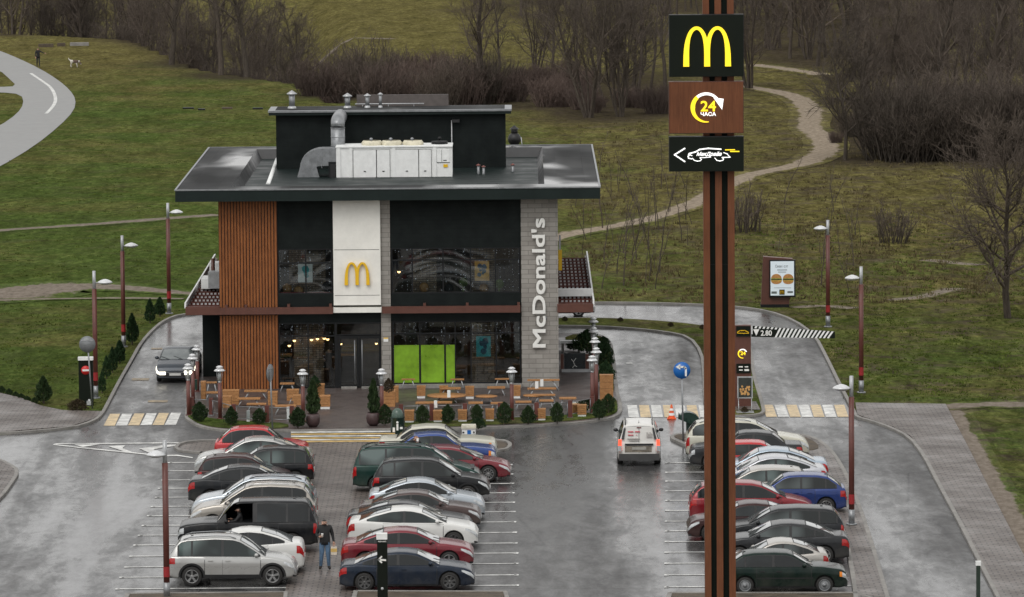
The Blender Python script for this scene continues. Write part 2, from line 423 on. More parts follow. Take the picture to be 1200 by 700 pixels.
def make_paint(name, col, metal=.35, dirt=.25):
    dk = max(col) < .12
    if name in MATS: return MATS[name]
    x = NT(name); v = x.coord(); n = x.noise(v, 2.2, 5, .65)
    sep = x.n('SeparateXYZ'); tc = x.n('TexCoord'); x.l(tc.outputs['Object'], sep.inputs[0])
    low = x.n('MapRange'); x.l(sep.outputs[2], low.inputs[0]); low.inputs[1].default_value = .75; low.inputs[2].default_value = .15
    splash = x.math('MULTIPLY', low.outputs[0], x.ramp(n, [(.35, .25), (.7, 1.)]))
    splash = x.math('MULTIPLY', splash, dirt * 1.8)
    c = x.mix(splash, col, (.13, .115, .095))
    c = x.mix(x.math('MULTIPLY', x.ramp(n, [(.4, 0.), (.75, 1.)]), .10), c, (.16, .15, .13))
    r = x.math('ADD', x.math('MULTIPLY', splash, .5), .24)
    x.set(col=c, metal=metal * (.6 if dk else 1), rough=r, coat=.14 if dk else .3, coatr=.05, spec=.18 if dk else .4); MATS[name] = x.m; return x.m
def make_glass():
    x = NT('window_glass'); t = x.t
    tr = x.n('BsdfTransparent'); tr.inputs[0].default_value = (.80, .84, .84, 1)
    gl = x.n('BsdfGlossy'); gl.inputs['Roughness'].default_value = .02
    fr = x.n('Fresnel'); fr.inputs[0].default_value = 1.5
    mx = x.n('MixShader'); fac = x.math('ADD', x.math('MULTIPLY', fr.outputs[0], 1.0), .02)
    x.l(fac, mx.inputs[0]); x.l(tr.outputs[0], mx.inputs[1]); x.l(gl.outputs[0], mx.inputs[2]); x.l(mx.outputs[0], x.out.inputs[0])
    return x.m
def make_carglass():
    x = NT('car_glass'); n = x.noise(x.coord((1, 1, 2)), 3, 3)
    x.set(col=x.ramp(n, [(.35, (.012, .017, .018)), (.65, (.045, .058, .060))]), rough=.05, spec=.7, coat=.3); return x.m
def make_carglass2(name, a, b):
    x = NT(name); n = x.noise(x.coord((1, 1, 1.5)), .55, 1)
    x.set(col=x.ramp(n, [(.42, a), (.58, b)]), rough=.06, spec=.38); return x.m  # lighter patches paint in the daylight seen through the cabin
GRASS = make_grass(); ASPH = make_asphalt(); PAVE = make_pavers(); TERR = make_terrace(); BLOCK = make_blocks(); BRICK = make_brick()
SIDING = make_siding(); ROOFM = make_roofmetal(); TILE = make_tiles(); GLASS = make_glass(); CGLASS = make_carglass()
CLAD = make_wood('orange_brown_cladding', (.175, .058, .018), (.32, .118, .038))
WOOD = make_wood('furniture_wood', (.28, .13, .05), (.48, .25, .105), (5, 5, 5))
BROWN = simple('brown_metal', (.10, .036, .024), .45, .0, .12); RUST = simple('lamp_brown', (.115, .035, .027), .45, 0, .15)
PYL = make_wood('pylon_brown_panel', (.115, .040, .018), (.175, .064, .029), (9, 9, .5))
DIRT = make_path('dirt_track', (.12, .10, .08), (.24, .205, .17)); SAND = make_path('sandy_track', (.17, .138, .105), (.33, .275, .21)); 
SOIL = simple('bare_soil', (.085, .065, .045), .9, 0, .4, 2.0); KERB = simple('kerb_concrete', (.22, .21, .195), .7, 0, .25, 1.5)
WALKA = simple('walkway_asphalt', (.235, .235, .23), .6, 0, .14, .25)
WHITEP = simple('road_paint_white', (.60, .60, .58), .55, 0, .38, 1.6); YELP = simple('road_paint_yellow', (.56, .44, .27), .6, 0, .3, 2.5); YELD = simple('road_paint_deep_yellow', (.50, .34, .12), .6, 0, .3, 2.5); WORNP = simple('worn_paint', (.30, .24, .16), .6, 0, .5, 3)
DARKM = simple('dark_metal', (.009, .010, .011), .45, 0, .2, spec=.25); BLACK = simple('black_plastic', (.012, .012, .013), .5, 0, .2); RUB = simple('tyre_rubber', (.022, .021, .02), .85, 0, .3)
STEEL = simple('galvanised_steel', (.26, .27, .28), .42, .6, .2); GREYM = simple('grey_lamp_metal', (.42, .43, .44), .4, .3, .15)
CHROME = simple('chrome', (.6, .6, .6), .12, 1, .1); ALLOY = simple('alloy_rim', (.27, .27, .27), .35, .7, .25); RIMD = simple('dark_rim', (.10, .10, .10), .4, .6, .2)
WHITEM = simple('white_panel', (.80, .79, .74), .5, 0, .06, 1.2); WHITES = simple('white_sheet_metal', (.78, .79, .78), .42, 0, .07); LAMPW = simple('lamp_white', (.62, .63, .64), .3, .2, .08)
YELLOW = simple('arch_yellow', (.78, .47, .01), .35, 0, .05); LETTER = simple('letter_white', (.80, .80, .77), .4, 0, .05)
GREENF = simple('green_window_film', (.17, .33, .012), .35, 0, .3, .8); FASC = simple('fascia_dark_green', (.012, .019, .018), .5, 0, .15, .8, spec=.16)
TAILR = simple('tail_light_red', (.38, .008, .008), .15, 0, .25, 8, coat=.4); HEADL = simple('headlight_lens', (.50, .52, .53), .08, .35, .25, 12, coat=1); ORNG = simple('indicator_orange', (.75, .22, .02), .15, 0, .1)
PLATE = simple('number_plate_white', (.62, .62, .60), .4, 0, .05)
LEDY = simple('sign_yellow_lit', (.8, .6, .02), .4, em=(1, .74, .02), ems=.75); LEDW = simple('sign_white_lit', (.8, .8, .8), .4, em=(1, 1, .98), ems=.75)
BEAD = simple('string_light', (1, 1, 1), .3, em=(.85, .88, 1), ems=.42); WARM = simple('warm_lamp', (1, .8, .5), .3, em=(1, .62, .25), ems=5); HLON = simple('headlight_on', (1, 1, 1), .2, em=(1, .93, .75), ems=4.5)
SIGNK = simple('sign_black', (.006, .009, .006), .5, 0, .1, spec=.15); RED = simple('sign_red', (.55, .02, .02), .4, 0, .08); REDT = simple('red_tape', (.28, .012, .015), .5, 0, .1); BLUE = simple('sign_blue', (.008, .12, .42), .35, 0, .06)
GRN = simple('dark_green_plastic', (.012, .035, .026), .3, 0, .15); CONE = simple('cone_orange', (.75, .10, .02), .5, 0, .1); POT = simple('brown_pot', (.06, .035, .035), .4, 0, .15)
BARK = make_bark('bark_grey_brown', (.045, .038, .032), (.10, .086, .072)); TWIG = make_bark('twigs_grey_brown', (.068, .057, .049), (.150, .126, .107)); TWIGR = make_bark('twigs_reddish', (.095, .072, .064), (.165, .13, .115))
LEAF = make_leaf('thuja_green', (.010, .022, .008), (.038, .068, .022)); LEAFB = make_leaf('brown_shrub_leaf', (.035, .025, .014), (.08, .055, .03)); LEAFD = make_leaf('dark_hedge_green', (.008, .024, .009), (.028, .062, .02))
def make_wglass():
    x = NT('windscreen_glass'); n = x.noise(x.coord((1, 1, 2)), 2, 3)
    x.set(col=x.ramp(n, [(.35, (.10, .118, .12)), (.65, (.17, .19, .19))]), rough=.12, metal=.35, spec=1.0, coat=1.0, coatr=.03); return x.m  # pale base colour puts the reflected sky into the glass
WGLASS = make_wglass(); CGL = [make_carglass2('car_glass_teal', (.012, .018, .018), (.11, .145, .14)), make_carglass2('car_glass_dark', (.006, .008, .009), (.022, .028, .03)), make_carglass2('car_glass_grey', (.008, .011, .011), (.075, .09, .09))]
# ------------------------------------------------------------------ cars
def ip(pts, u):
    if u <= pts[0][0]: return pts[0][1]
    for (a, va), (b, vb) in zip(pts, pts[1:]):
        if u <= b: return va + (vb - va) * (u - a) / (b - a)
    return pts[-1][1]
def sm(pts, u, d=.012):
    return sum(ip(pts, u + k * d) for k in (-1, -.5, 0, .5, 1)) / 5
CT = dict(   # u runs from the rear bumper (0) to the nose (1); heights are fractions of the roof height
 sedan=dict(top=[(0, .50), (.008, .60), (.03, .665), (.13, .685), (.35, .655), (.72, .655), (.80, .635), (.93, .565), (.975, .50), (1, .38)],
            roof=[(.095, .675), (.2, .83), (.32, .95), (.43, .985), (.5, .98), (.575, .94), (.66, .81), (.75, .655)], panes=[(.185, .25), (.26, .425), (.445, .70)], bot=.135),
 sedan_old=dict(top=[(0, .50), (.006, .62), (.02, .655), (.15, .67), (.35, .66), (.72, .66), (.80, .655), (.96, .60), (.985, .55), (1, .42)],
            roof=[(.14, .665), (.21, .83), (.275, .96), (.4, 1.), (.5, 1.), (.565, .965), (.62, .83), (.70, .66)], panes=[(.20, .425), (.445, .665)], bot=.15),
 fast=dict(top=[(0, .50), (.008, .62), (.03, .70), (.10, .71), (.35, .66), (.72, .65), (.80, .625), (.93, .55), (.975, .48), (1, .36)],
            roof=[(.07, .70), (.2, .86), (.33, .965), (.43, .99), (.5, .975), (.575, .92), (.67, .78), (.765, .65)], panes=[(.16, .24), (.25, .425), (.445, .72)], bot=.13),
 hatch=dict(top=[(0, .42), (.004, .58), (.02, .655), (.3, .65), (.74, .64), (.82, .61), (.93, .53), (.975, .46), (1, .34)],
            roof=[(.012, .655), (.05, .80), (.095, .92), (.16, .965), (.36, 1), (.5, .985), (.58, .93), (.67, .80), (.775, .645)], panes=[(.075, .17), (.185, .42), (.44, .73)], bot=.14),
 boxhatch=dict(top=[(0, .45), (.006, .62), (.02, .66), (.3, .655), (.72, .655), (.80, .645), (.955, .575), (.985, .51), (1, .38)],
            roof=[(.03, .66), (.09, .80), (.17, .95), (.26, .99), (.42, 1.), (.52, .985), (.57, .94), (.63, .83), (.73, .655)], panes=[(.10, .18), (.195, .40), (.42, .69)], bot=.15),
 wagon=dict(top=[(0, .42), (.004, .58), (.02, .64), (.3, .635), (.72, .635), (.80, .61), (.93, .54), (.975, .47), (1, .35)],
            roof=[(.01, .64), (.045, .80), (.08, .93), (.15, .975), (.36, 1), (.52, .98), (.58, .93), (.66, .80), (.755, .64)], panes=[(.065, .19), (.205, .415), (.435, .70)], bot=.15),
 suv=dict(top=[(0, .42), (.004, .58), (.02, .62), (.3, .615), (.74, .60), (.81, .585), (.92, .53), (.975, .46), (1, .33)],
            roof=[(.012, .62), (.05, .80), (.09, .93), (.15, .97), (.36, 1), (.5, .985), (.565, .94), (.66, .79), (.765, .605)], panes=[(.085, .18), (.195, .415), (.435, .71)], bot=.17),
 boxsuv=dict(top=[(0, .46), (.004, .58), (.015, .605), (.3, .60), (.74, .60), (.82, .595), (.94, .56), (.985, .52), (1, .42)],
            roof=[(.01, .61), (.04, .82), (.065, .955), (.10, .985), (.36, 1), (.56, .99), (.605, .95), (.66, .79), (.725, .60)], panes=[(.065, .21), (.225, .43), (.45, .695)], bot=.17),
 mpv=dict(top=[(0, .40), (.004, .54), (.015, .60), (.3, .60), (.74, .60), (.82, .57), (.93, .47), (.975, .40), (1, .30)],
            roof=[(.01, .60), (.035, .80), (.065, .94), (.13, .98), (.36, 1), (.56, .985), (.61, .94), (.71, .75), (.785, .60)], panes=[(.06, .25), (.265, .45), (.47, .74)], bot=.14),
)
WHEELS = {}
def wheel_mesh(r, style):
    k = (round(r, 3), style)
    if k in WHEELS: return WHEELS[k]
    t = MB(); wd = .105
    t.lathe([(r * .66, -wd), (r * .90, -wd * 1.05), (r * .985, -wd * .8), (r, -wd * .4), (r, wd * .4), (r * .985, wd * .8), (r * .90, wd * 1.05), (r * .66, wd)], n=28, axis='y')
    t.lathe([(.001, -.02), (r * .67, -.02)], n=28, axis='y')
    tm = t.mesh('tyre', [RUB])
    q = MB(); y = wd * 1.0
    for s in (1, -1):
        q.lathe([(r * .67, s * y * .6), (r * .68, s * y * 1.02), (r * .61, s * y * .98), (r * .585, s * y * .3)], n=24, axis='y')
        q.lathe([(.001, s * y * .80), (.045, s * y * .86), (.06, s * y * .5)], n=12, axis='y')
        if style in ('steel',):
            q.lathe([(.06, s * y * .8), (r * .3, s * y * .55), (r * .45, s * y * .75), (r * .60, s * y * .45)], n=24, axis='y')
        else:
            ns = {'five': 5, 'seven': 7, 'double': 10}[style]
            for i in range(ns):
                a = 2 * pi * i / ns + .3; hw = (.036 if ns < 8 else .017)
                ca, sa = cos(a), sin(a)
                def pt(rr, o, yy): return (rr * ca - o * sa, s * yy, rr * sa + o * ca)
                r1, r2 = .03, r * .62
                vs = [pt(r1, -hw * .8, y * .82), pt(r1, hw * .8, y * .82), pt(r2, hw * 1.15, y * .93), pt(r2, -hw * 1.15, y * .93),
                      pt(r1, -hw * .8, y * .5), pt(r1, hw * .8, y * .5), pt(r2, hw * 1.15, y * .5), pt(r2, -hw * 1.15, y * .5)]
                q.add(vs, [(0, 1, 2, 3), (4, 5, 6, 7), (0, 1, 5, 4), (1, 2, 6, 5), (2, 3, 7, 6), (3, 0, 4, 7)])
    q.m = 1
    q.lathe([(.001, .03), (r * .6, .03)], n=20, axis='y'); q.lathe([(.001, -.03), (r * .6, -.03)], n=20, axis='y')
    rim = q.mesh('rim', [STEEL if style == 'steel' else (RIMD if style == 'seven' else ALLOY), BLACK])
    WHEELS[k] = (tm, rim); return WHEELS[k]
def make_car(name, label, cat, loc, rz, kind, L, H, paint, W=1.76, wheel='five', r=.315, cladding=False, rails=None, trunk_label=None,
             lights='clear', rounded=True, mirror_paint=None, plate=True, wx=(.185, .815), roof_paint=None, belt_strip=False, open_front=False, lit=False, group=None, side_glass=None):
    T_ = CT[kind]; hw = W / 2
    root = thing(name, label, cat, loc, rz, group)
    def X(u): return (u - .5) * L
    def Wd(u):
        e = abs(2 * u - 1)
        k = 1 - (.020 * (e / .8) ** 2 if e < .8 else .02 + .07 * ((e - .8) / .2) ** 2)
        if e > .965: k -= (.10 if rounded else .04) * ((e - .965) / .035) ** 1.5
        return hw * k
    def zt(u): return H * (sm(T_['top'], u) if .03 < u < .97 else ip(T_['top'], u))
    zb0 = H * T_['bot']
    def zb(u):
        z = zb0
        if u < .05: z += (.05 - u) / .05 * .09
        if u > .94: z += (u - .94) / .06 * .06
        for c in wx:
            dx = abs(X(u) - X(c)); ra = r + .055
            if dx < ra: z = max(z, r + sqrt(ra * ra - dx * dx))
        return z
    def sy(u, f): return Wd(u) * (.950 + .05 * (1 - ((f - .45) / .55) ** 2) - (.03 * ((f - .9) / .1) ** 2 if f > .9 else 0) - (.016 * sin(pi * (f - .12) / .58) if .12 < f < .70 else 0))
    def syz(u, z):
        a, b = zb0, zt(u); return sy(u, min(1, max(0, (z - a) / (b - a))))
    us = set([i / 60 for i in range(61)]) | {.004, .010, .022, .978, .99, .996}
    for c in wx:
        ra = (r + .055) / L
        for k in (-1.001, -.999, -.97, -.9, -.8, -.6, -.4, -.2, 0, .2, .4, .6, .8, .9, .97, .999, 1.001): us.add(c + k * ra)
    us = sorted(us)
    ff = [0, .1, .2, .3, .42, .54, .64, .70, .76, .86, .94, 1.0]
    body = MB(); rows = []
    for u in us:
        a, b = zb(u), zt(u); A = zb0; row = []
        half = [(0, a + (.0)), (Wd(u) * .6, a), (sy(u, 0) * .99, a)]
        for f in ff:
            z = a + (b - a) * f; fz = min(1, max(0, (z - A) / (b - A))) if b > A else 0
            half.append((sy(u, fz), z))
        half += [(Wd(u) * .865, b + .010), (Wd(u) * .6, b + .022), (0, b + .03)]
        x = X(u)
        row = [(x, -y, z) for y, z in half] + [(x, y, z) for y, z in reversed(half[1:-1])]
        rows.append(row)
    n = len(rows[0]); k = len(rows)
    vs = [p for rr in rows for p in rr]
    body.v = vs
    nh = 3
    for i in range(k - 1):
        for j in range(n):
            jj = (j + 1) % n
            under = j < 2 or j >= n - 2
            body.f.append((i * n + j, i * n + jj, (i + 1) * n + jj, (i + 1) * n + j)); body.mi.append(1 if under else 0); body.sm.append(not under)
    body.add(rows[0], [tuple(range(n))]); body.add(rows[-1], [tuple(range(n))])
    body.m = 1
    body.box(X(.06), X(.94), -hw * .72, hw * .72, zb0 * .9, H * .50)
    def patch(u0, u1, f0, f1, off, side, nu=8, nf=4, fz=True):
        rws = []
        for i in range(nu + 1):
            u = u0 + (u1 - u0) * i / nu; row = []
            for j in range(nf + 1):
                f = f0 + (f1 - f0) * j / nf
                a, b = (zb0, zt(u)); z = a + (b - a) * f
                row.append((X(u), side * (sy(u, f) + off), z))
            rws.append(row)
        return rws
    # lower cladding, sills and bumper inserts
    if cladding:
        for s in (-1, 1):
            body.grid(patch(wx[0] + (r + .06) / L, wx[1] - (r + .06) / L, .0, .17, .012, s, 10, 2))
            for c in wx:
                rw = []
                for i in range(15):
                    a = pi * (-.02 + 1.04 * i / 14)
                    row = []
                    for rr in (r + .045, r + .115):
                        x = X(c) - cos(a) * rr; z = r + sin(a) * rr; u = x / L + .5
                        row.append((x, s * (syz(u, max(z, zb0)) + .014), z))
                    rw.append(row)
                body.grid(rw)
        body.box(X(0) - .012, X(.03), -hw * .8, hw * .8, zb0, zb0 + .2); body.box(X(.98), X(1) + .006, -hw * .72, hw * .72, zb0 + .02, zb0 + .2)
    else:
        for s in (-1, 1): body.grid(patch(wx[0] + (r + .07) / L, wx[1] - (r + .07) / L, .0, .07, .006, s, 10, 2))
        body.box(X(0) - .006, X(.03), -hw * .7, hw * .7, zb0 + .03, zb0 + .12)
    if belt_strip:
        for s in (-1, 1): body.grid(patch(wx[0] + (r + .09) / L, wx[1] - (r + .09) / L, .44, .50, .014, s, 10, 2))
    # lower grille opening and fog lamp niches
    for s in (-1, 1): body.grid(patch(.972, .9965, .06, .22, .012, s, 3, 2))
    body.box(X(1) - .03, X(1) + .004, -hw * .55, hw * .55, zb0 + .10, zb0 + .24)
    # door gaps
    gaps = []
    ub = T_['panes'][-1][0] - .01; uf = T_['panes'][-1][1] + .02
    ur = wx[0] + (r + .10) / L
    for (a, b) in ((ub, min(uf, wx[1] - (r + .06) / L)), (ur, ub)):
        gaps.append((a, b))
        for s in (-1, 1): body.grid(patch(a - .0034, b + .0034, .085, .958, .0035, s, 8, 6))
    bo = body.build('body', [paint, BLACK], root, fix=True)
    # ---- cabin
    RP = T_['roof']; u0, u1 = RP[0][0], RP[-1][0]
    def zr(u): return H * .985 * (sm(RP, u, .010) if u0 + .01 < u < u1 - .01 else ip(RP, u))
    def zbelt(u): return min(zt(u), zr(u)) - .004
    TH = .34
    def wb(u): return Wd(u) * .925
    def wr(u): return wb(u) - TH * (zr(u) - zbelt(u))
    def crown(u): return .030 * min(1, (zr(u) - zbelt(u)) / .25) * (H * .015 / .02) ** .0
    cs = sorted(set([u0 + (u1 - u0) * i / 44 for i in range(45)] + [p[0] for p in RP] + [u0 + .004, u1 - .004]))
    cab = MB(); rows = []
    for u in cs:
        zl, z, a, b = zbelt(u) - .01, zr(u), wb(u), wr(u); x = X(u); h = max(z - zl, .001); e = min(.05, h * .3)
        half = [(a, zl), (a - TH * (h - e), z - e), (b - .012, z - e * .25), (b - .06, z + crown(u) * .2), (b * .7, z + crown(u) * .55), (b * .35, z + crown(u) * .9), (0, z + crown(u))]
        rows.append([(x, -y, zz) for y, zz in half] + [(x, y, zz) for y, zz in reversed(half[:-1])])
    cab.grid(rows)
    # antenna and rails
    ra_ = u0 + (u1 - u0) * .22
    cab.m = 1
    cab.tube([(X(ra_), 0, zr(ra_) + .02), (X(ra_) - .09, 0, zr(ra_) + .13)], .006, 4)
    cab.box(X(ra_) - .03, X(ra_) + .05, -.02, .02, zr(ra_) + .01, zr(ra_) + .05)
    # dark surround of the side windows
    def cab_grid(ua, ub_, lo, hi, off, s, nu=14):
        rws = []
        for i in range(nu + 1):
            u = ua + (ub_ - ua) * i / nu; z0 = zbelt(u) + lo; z1 = zr(u) - hi
            if z1 < z0 + .012: z1 = z0 + .012
            rws.append([(X(u), s * (wb(u) - TH * (z - zbelt(u)) + off), z) for z in (z0, z0 * .5 + z1 * .5, z1)])
        return rws
    side_glass = side_glass or CGL[int(abs(loc[1] * 7.3)) % 3]
    pa, pb = T_['panes'][0][0], T_['panes'][-1][1]
    for s in (-1, 1): cab.grid(cab_grid(pa - .012, pb + .012, .008, .055, .004, s, 24), smooth=False)
    # black seals round the front and rear glass
    def gl(ua, ub_, mg, off, nu=8):
        rws = []
        for i in range(nu + 1):
            u = ua + (ub_ - ua) * i / nu; b = wr(u) - mg
            rws.append([(X(u) , y * b, zr(u) + crown(u) * (1 - .9 * y * y) + off) for y in (-1, -.8, -.4, 0, .4, .8, 1)])
        return rws
    rfr = [p[0] for p in RP]
    fi = next(i for i in range(len(RP)) if RP[i][0] > .54); ftop = RP[fi][0] + .004
    ri = next(i for i in range(1, len(RP)) if RP[i][1] > .90); rtop = RP[ri][0]
    rlow = u0 + (.012 if kind in ('sedan', 'fast', 'sedan_old') else .012)
    cab.grid(gl(ftop - .006, u1 - .004, .035, .006), smooth=False); cab.grid(gl(rlow - .004, rtop + .004, .05, .006), smooth=False)
    if open_front:
        a_, b_ = X(T_['panes'][-1][0]), X(T_['panes'][-1][1] - .03); keep = []
        for i, f in enumerate(cab.f):
            c = [sum(cab.v[k][q] for k in f) / len(f) for q in range(3)]
            if a_ < c[0] < b_ and c[1] > hw * .66 and c[2] < H * .935: continue
            keep.append(i)
        cab.f = [cab.f[i] for i in keep]; cab.mi = [cab.mi[i] for i in keep]; cab.sm = [cab.sm[i] for i in keep]
    rp = roof_paint or paint
    cab.build('cabin', [rp, BLACK], root)
    g = MB(); g.grid(gl(ftop, u1 - .012, .06, .011)); wsh = g.build('windscreen', WGLASS, root)
    wp = MB()
    for yy in (-.35, .25): wp.tube([(X(u1) - .02, yy, zr(u1 - .004) + .03), (X(u1 - .055), yy - .42, zr(u1 - .055) + .02 + crown(u1 - .055) * .6)], .009, 4)
    wp.build('wiper', BLACK, wsh)
    g = MB(); g.grid(gl(rlow + .004, rtop - .004, .10, .011)); g.build('rear_window', WGLASS, root)
    for (a, b) in T_['panes']:
        for s in (-1, 1):
            if open_front and s == 1 and a == T_['panes'][-1][0]: continue
            g = MB(); g.grid(cab_grid(a, b, .022, .075, .008, s, 12)); g.build('side_window', side_glass or CGLASS, root)
    # doors with handles
    for (a, b) in gaps:
        for s in (-1, 1):
            g = MB(); g.grid(patch(a + .001, b - .001, .10, .95, .007, s, 8, 6)); d = g.build('door', paint, root)
            h = MB(); uh = a + .028 if True else b; zz = zb0 + (zt(uh) - zb0) * .80; yy = s * (syz(uh, zz) + .012)
            h.box(X(uh) - .015, X(uh) + .16, min(yy, yy + s * .022), max(yy, yy + s * .022), zz - .016, zz + .016)
            h.build('door_handle', paint if not belt_strip else BLACK, d)
    # lamps
    for s in (-1, 1):
        hi_ = kind in ('suv', 'boxsuv', 'mpv', 'wagon', 'hatch')
        t0, t1 = (.66, .93) if hi_ else (.60, .90)
        g = MB()
        vert = kind in ('wagon', 'mpv', 'boxsuv', 'boxhatch') and kind != 'boxhatch'
        if vert: t0 = .50
        g.grid(patch(.0015, .055 if not vert else .028, t0, t1, .010, s, 6, 4))
        xx = X(0) - .008; a0 = sy(.0, .8); zz0 = zb0 + (zt(.0015) - zb0) * t0; zz1 = min(zt(.0015) - .02, zb0 + (zt(.0015) - zb0) * t1)
        g.box(xx - .004, xx + .03, min(s * a0 * .70, s * a0), max(s * a0 * .70, s * a0), zz0, zz1)
        g.build('tail_light', TAILR, root)
        g = MB()
        if kind in ('boxhatch', 'sedan_old', 'boxsuv'): g.grid(patch(.955, .9985, .62, .90, .012, s, 6, 4))
        else:
            rws = patch(.905, .9975, .56, .90, .010, s, 8, 4)
            for i, rr in enumerate(rws):       # swept shape: lens narrows towards the wing
                t = i / 8; u = .905 + (.9975 - .905) * t; f0 = .80 - .22 * t; f1 = .90 - .02 * t
                rws[i] = [(X(u), s * (sy(u, f0 + (f1 - f0) * j / 4) + .010), zb0 + (zt(u) - zb0) * (f0 + (f1 - f0) * j / 4)) for j in range(5)]
            g.grid(rws)
        a0 = sy(1, .8); z1 = zb0 + (zt(.9975) - zb0) * .88; z0 = z1 - .13
        g.box(X(1) - .03, X(1) + .006, min(s * a0 * .60, s * a0), max(s * a0 * .60, s * a0), z0, z1)
        hl = g.build('headlight', HLON if lit else HEADL, root)
        if lights == 'orange':
            g = MB(); g.grid(patch(.935, .956, .62, .90, .013, s, 3, 3)); g.build('indicator', ORNG, hl)
    g = MB(); zf = zb0 + (zt(.9975) - zb0) * .86
    g.box(X(1) - .02, X(1) + .010, -hw * .42, hw * .42, zf - .15, zf - .02); g.m = 1
    g.box(X(1) - .02, X(1) + .014, -hw * .43, hw * .43, zf - .02, zf - .004); g.build('grille', [BLACK, CHROME], root)
    g = MB(); g.box(X(1) - .02, X(1) + .022, -.26, .26, zb0 + .16, zb0 + .27); g.build('number_plate', PLATE, root)
    g = MB(); g.box(X(0) - .022, X(0) + .02, -.26, .26, zb0 + .30, zb0 + .41); g.build('number_plate', PLATE, root)
    # mirrors
    um = u1 - .075; zm = zbelt(um) + .07
    for s in (-1, 1):
        g = MB(); g.sph((X(um), s * (wb(um) + .10), zm), .1, 10, (.75, 1.0, .72)); g.m = 1
        g.tube([(X(um) + .02, s * (wb(um) - .01), zm - .05), (X(um) + .01, s * (wb(um) + .08), zm - .02)], .022, 5)
        g.build('side_mirror', [mirror_paint or paint, BLACK], root)
    if rails:
        for s in (-1, 1):
            pts = []
            for i in range(9):
                u = RP[ri][0] + .03 + (.50 - RP[ri][0]) * i / 8; pts.append((X(u), s * (wr(u) - .06), zr(u) + (.02 if i in (0, 8) else .055)))
            MB().tube(pts, .018, 6).build('roof_rail', rails, root)
    tm, rm = wheel_mesh(r, wheel)
    for c in wx:
        for s in (-1, 1):
            wo = link(tm, 'wheel', root, (X(c), s * (hw * .985 - .115), r)); link(rm, 'rim', wo)
    return root
# ------------------------------------------------------------------ terrain
CREST = [(-200, 36), (0, 40), (60, 42), (150, 47), (170, 52), (190, 62), (235, 82), (300, 92), (350, 99), (385, 120), (400, 127)]
def sst(x): x = min(1, max(0, x)); return x * x * (3 - 2 * x)
def crest_y(px):
    return ip(CREST, px)
def tz(X, Y):
    px, py = proj((X, Y, 0)); z = 0
    if Y > 380 and px < 430:
        Yc = G(px, crest_y(px)).y
        fade = 1 - sst((px - 350) / 70)
        d = Y - Yc
        if d > 0: z -= 5.0 * sst(d / 16) * fade * (1 - sst((d - 60) / 150))
    if Y > 640: z += (Y - 640) * .03 * sst((Y - 640) / 200)
    if abs(X) > 90: z += (abs(X) - 90) * .02
    return z
def frange(a, b, s):
    out = []
    while a < b: out.append(a); a += s
    return out
xs = frange(-420, -70, 25) + frange(-70, 70, 1.4) + frange(70, 421, 25)
ys = [20, 60, 100, 140] + frange(160, 300, 10) + frange(300, 440, 2.5) + frange(440, 570, 1.0) + frange(570, 620, 2.5) + frange(620, 1000, 25) + [1000, 1200, 1500, 2000, 3000]
mb = MB(); mb.grid([[(x, y, tz(x, y)) for x in xs] for y in ys]); struct('grass_ground', mb, GRASS, fix=False)
def slab(pp, z0, z1, it=1):
    mb = MB(); pts = [p + Vector((0, 0, z0)) for p in gpts(chaikin(pp, True, it) if it else pp)]
    mb.prism(pts, (0, 0, z1 - z0)); return mb
# ------------------------------------------------------------------ asphalt (one sheet)
lane_left = [(84, 504), (110, 496), (120, 487.5), (128, 472), (140, 449), (155, 423), (163, 408), (172, 396), (185, 383), (196, 376), (210, 371), (237, 369)]
lane_far = [(300, 361), (400, 358), (500, 357), (600, 357), (657, 357.5), (700, 356.5), (760, 357), (820, 359), (865, 361.5), (900, 366.5), (930, 377), (955, 395), (970, 424), (985, 455), (1001, 485)]
road_right = [(1003, 491), (1022, 496), (1045, 504), (1066, 515), (1082, 535), (1098, 566), (1120, 606), (1145, 655), (1168, 700), (1215, 790)]
outline = [(-150, 511), (0, 511)] + lane_left + lane_far + road_right + [(1260, 880), (-150, 880)]
mb = MB(); mb.poly(gpts(outline, .02)); struct('asphalt_road', mb, ASPH, fix=False)
def kerb(pp, closed=False, it=1, z1=.13, wd=.16):
    q = chaikin(pp, closed, it) if it else list(pp)
    if closed: q = q + [q[0]]
    return strip(gpts(q), wd, 0.0, z1)
struct('kerb', kerb([(-150, 511)] + [(0, 511)] + lane_left + lane_far + road_right), KERB)
# worn wet strip of the outer lane edge is in the asphalt itself
# ------------------------------------------------------------------ islands and pavements
terr = [(217.5, 491), (222, 495), (232, 501), (249, 505.5), (275, 507.5), (341, 507.3), (455, 506), (520, 505.5), (580, 503), (655, 500), (705, 495), (722, 490.5), (727.5, 484), (726.5, 475), (722.5, 460), (719, 422), (715, 402), (702, 394), (664, 393.5), (640, 393), (300, 396), (246, 396), (236, 425), (228, 455)]
struct('terrace_paving', slab(terr, 0, .12, 1), TERR); struct('kerb', kerb(terr, True), KERB)
gl_ = [(219, 491), (224, 495), (233, 500), (250, 504.2), (276, 506), (338, 505.8), (338, 500), (300, 498), (262, 496), (240, 493), (226, 488)]
struct('grass_strip', slab(gl_, .1, .15, 1), GRASS)
gr_ = [(462, 504), (520, 503.8), (580, 501.2), (655, 498), (704, 493), (720, 489), (724.5, 484), (722, 470), (716, 472), (712, 485), (700, 487), (655, 490.5), (580, 495), (520, 497.5), (462, 498)]
struct('grass_strip', slab(gr_, .1, .15, 1), GRASS)
hedge_bed = [(662, 395.5), (701, 396), (713, 404), (716.5, 422), (720, 458), (718, 466), (712, 440), (700, 432), (697, 412), (664, 410)]
struct('hedge_bed', slab(hedge_bed, .1, .16, 1), GRASS)
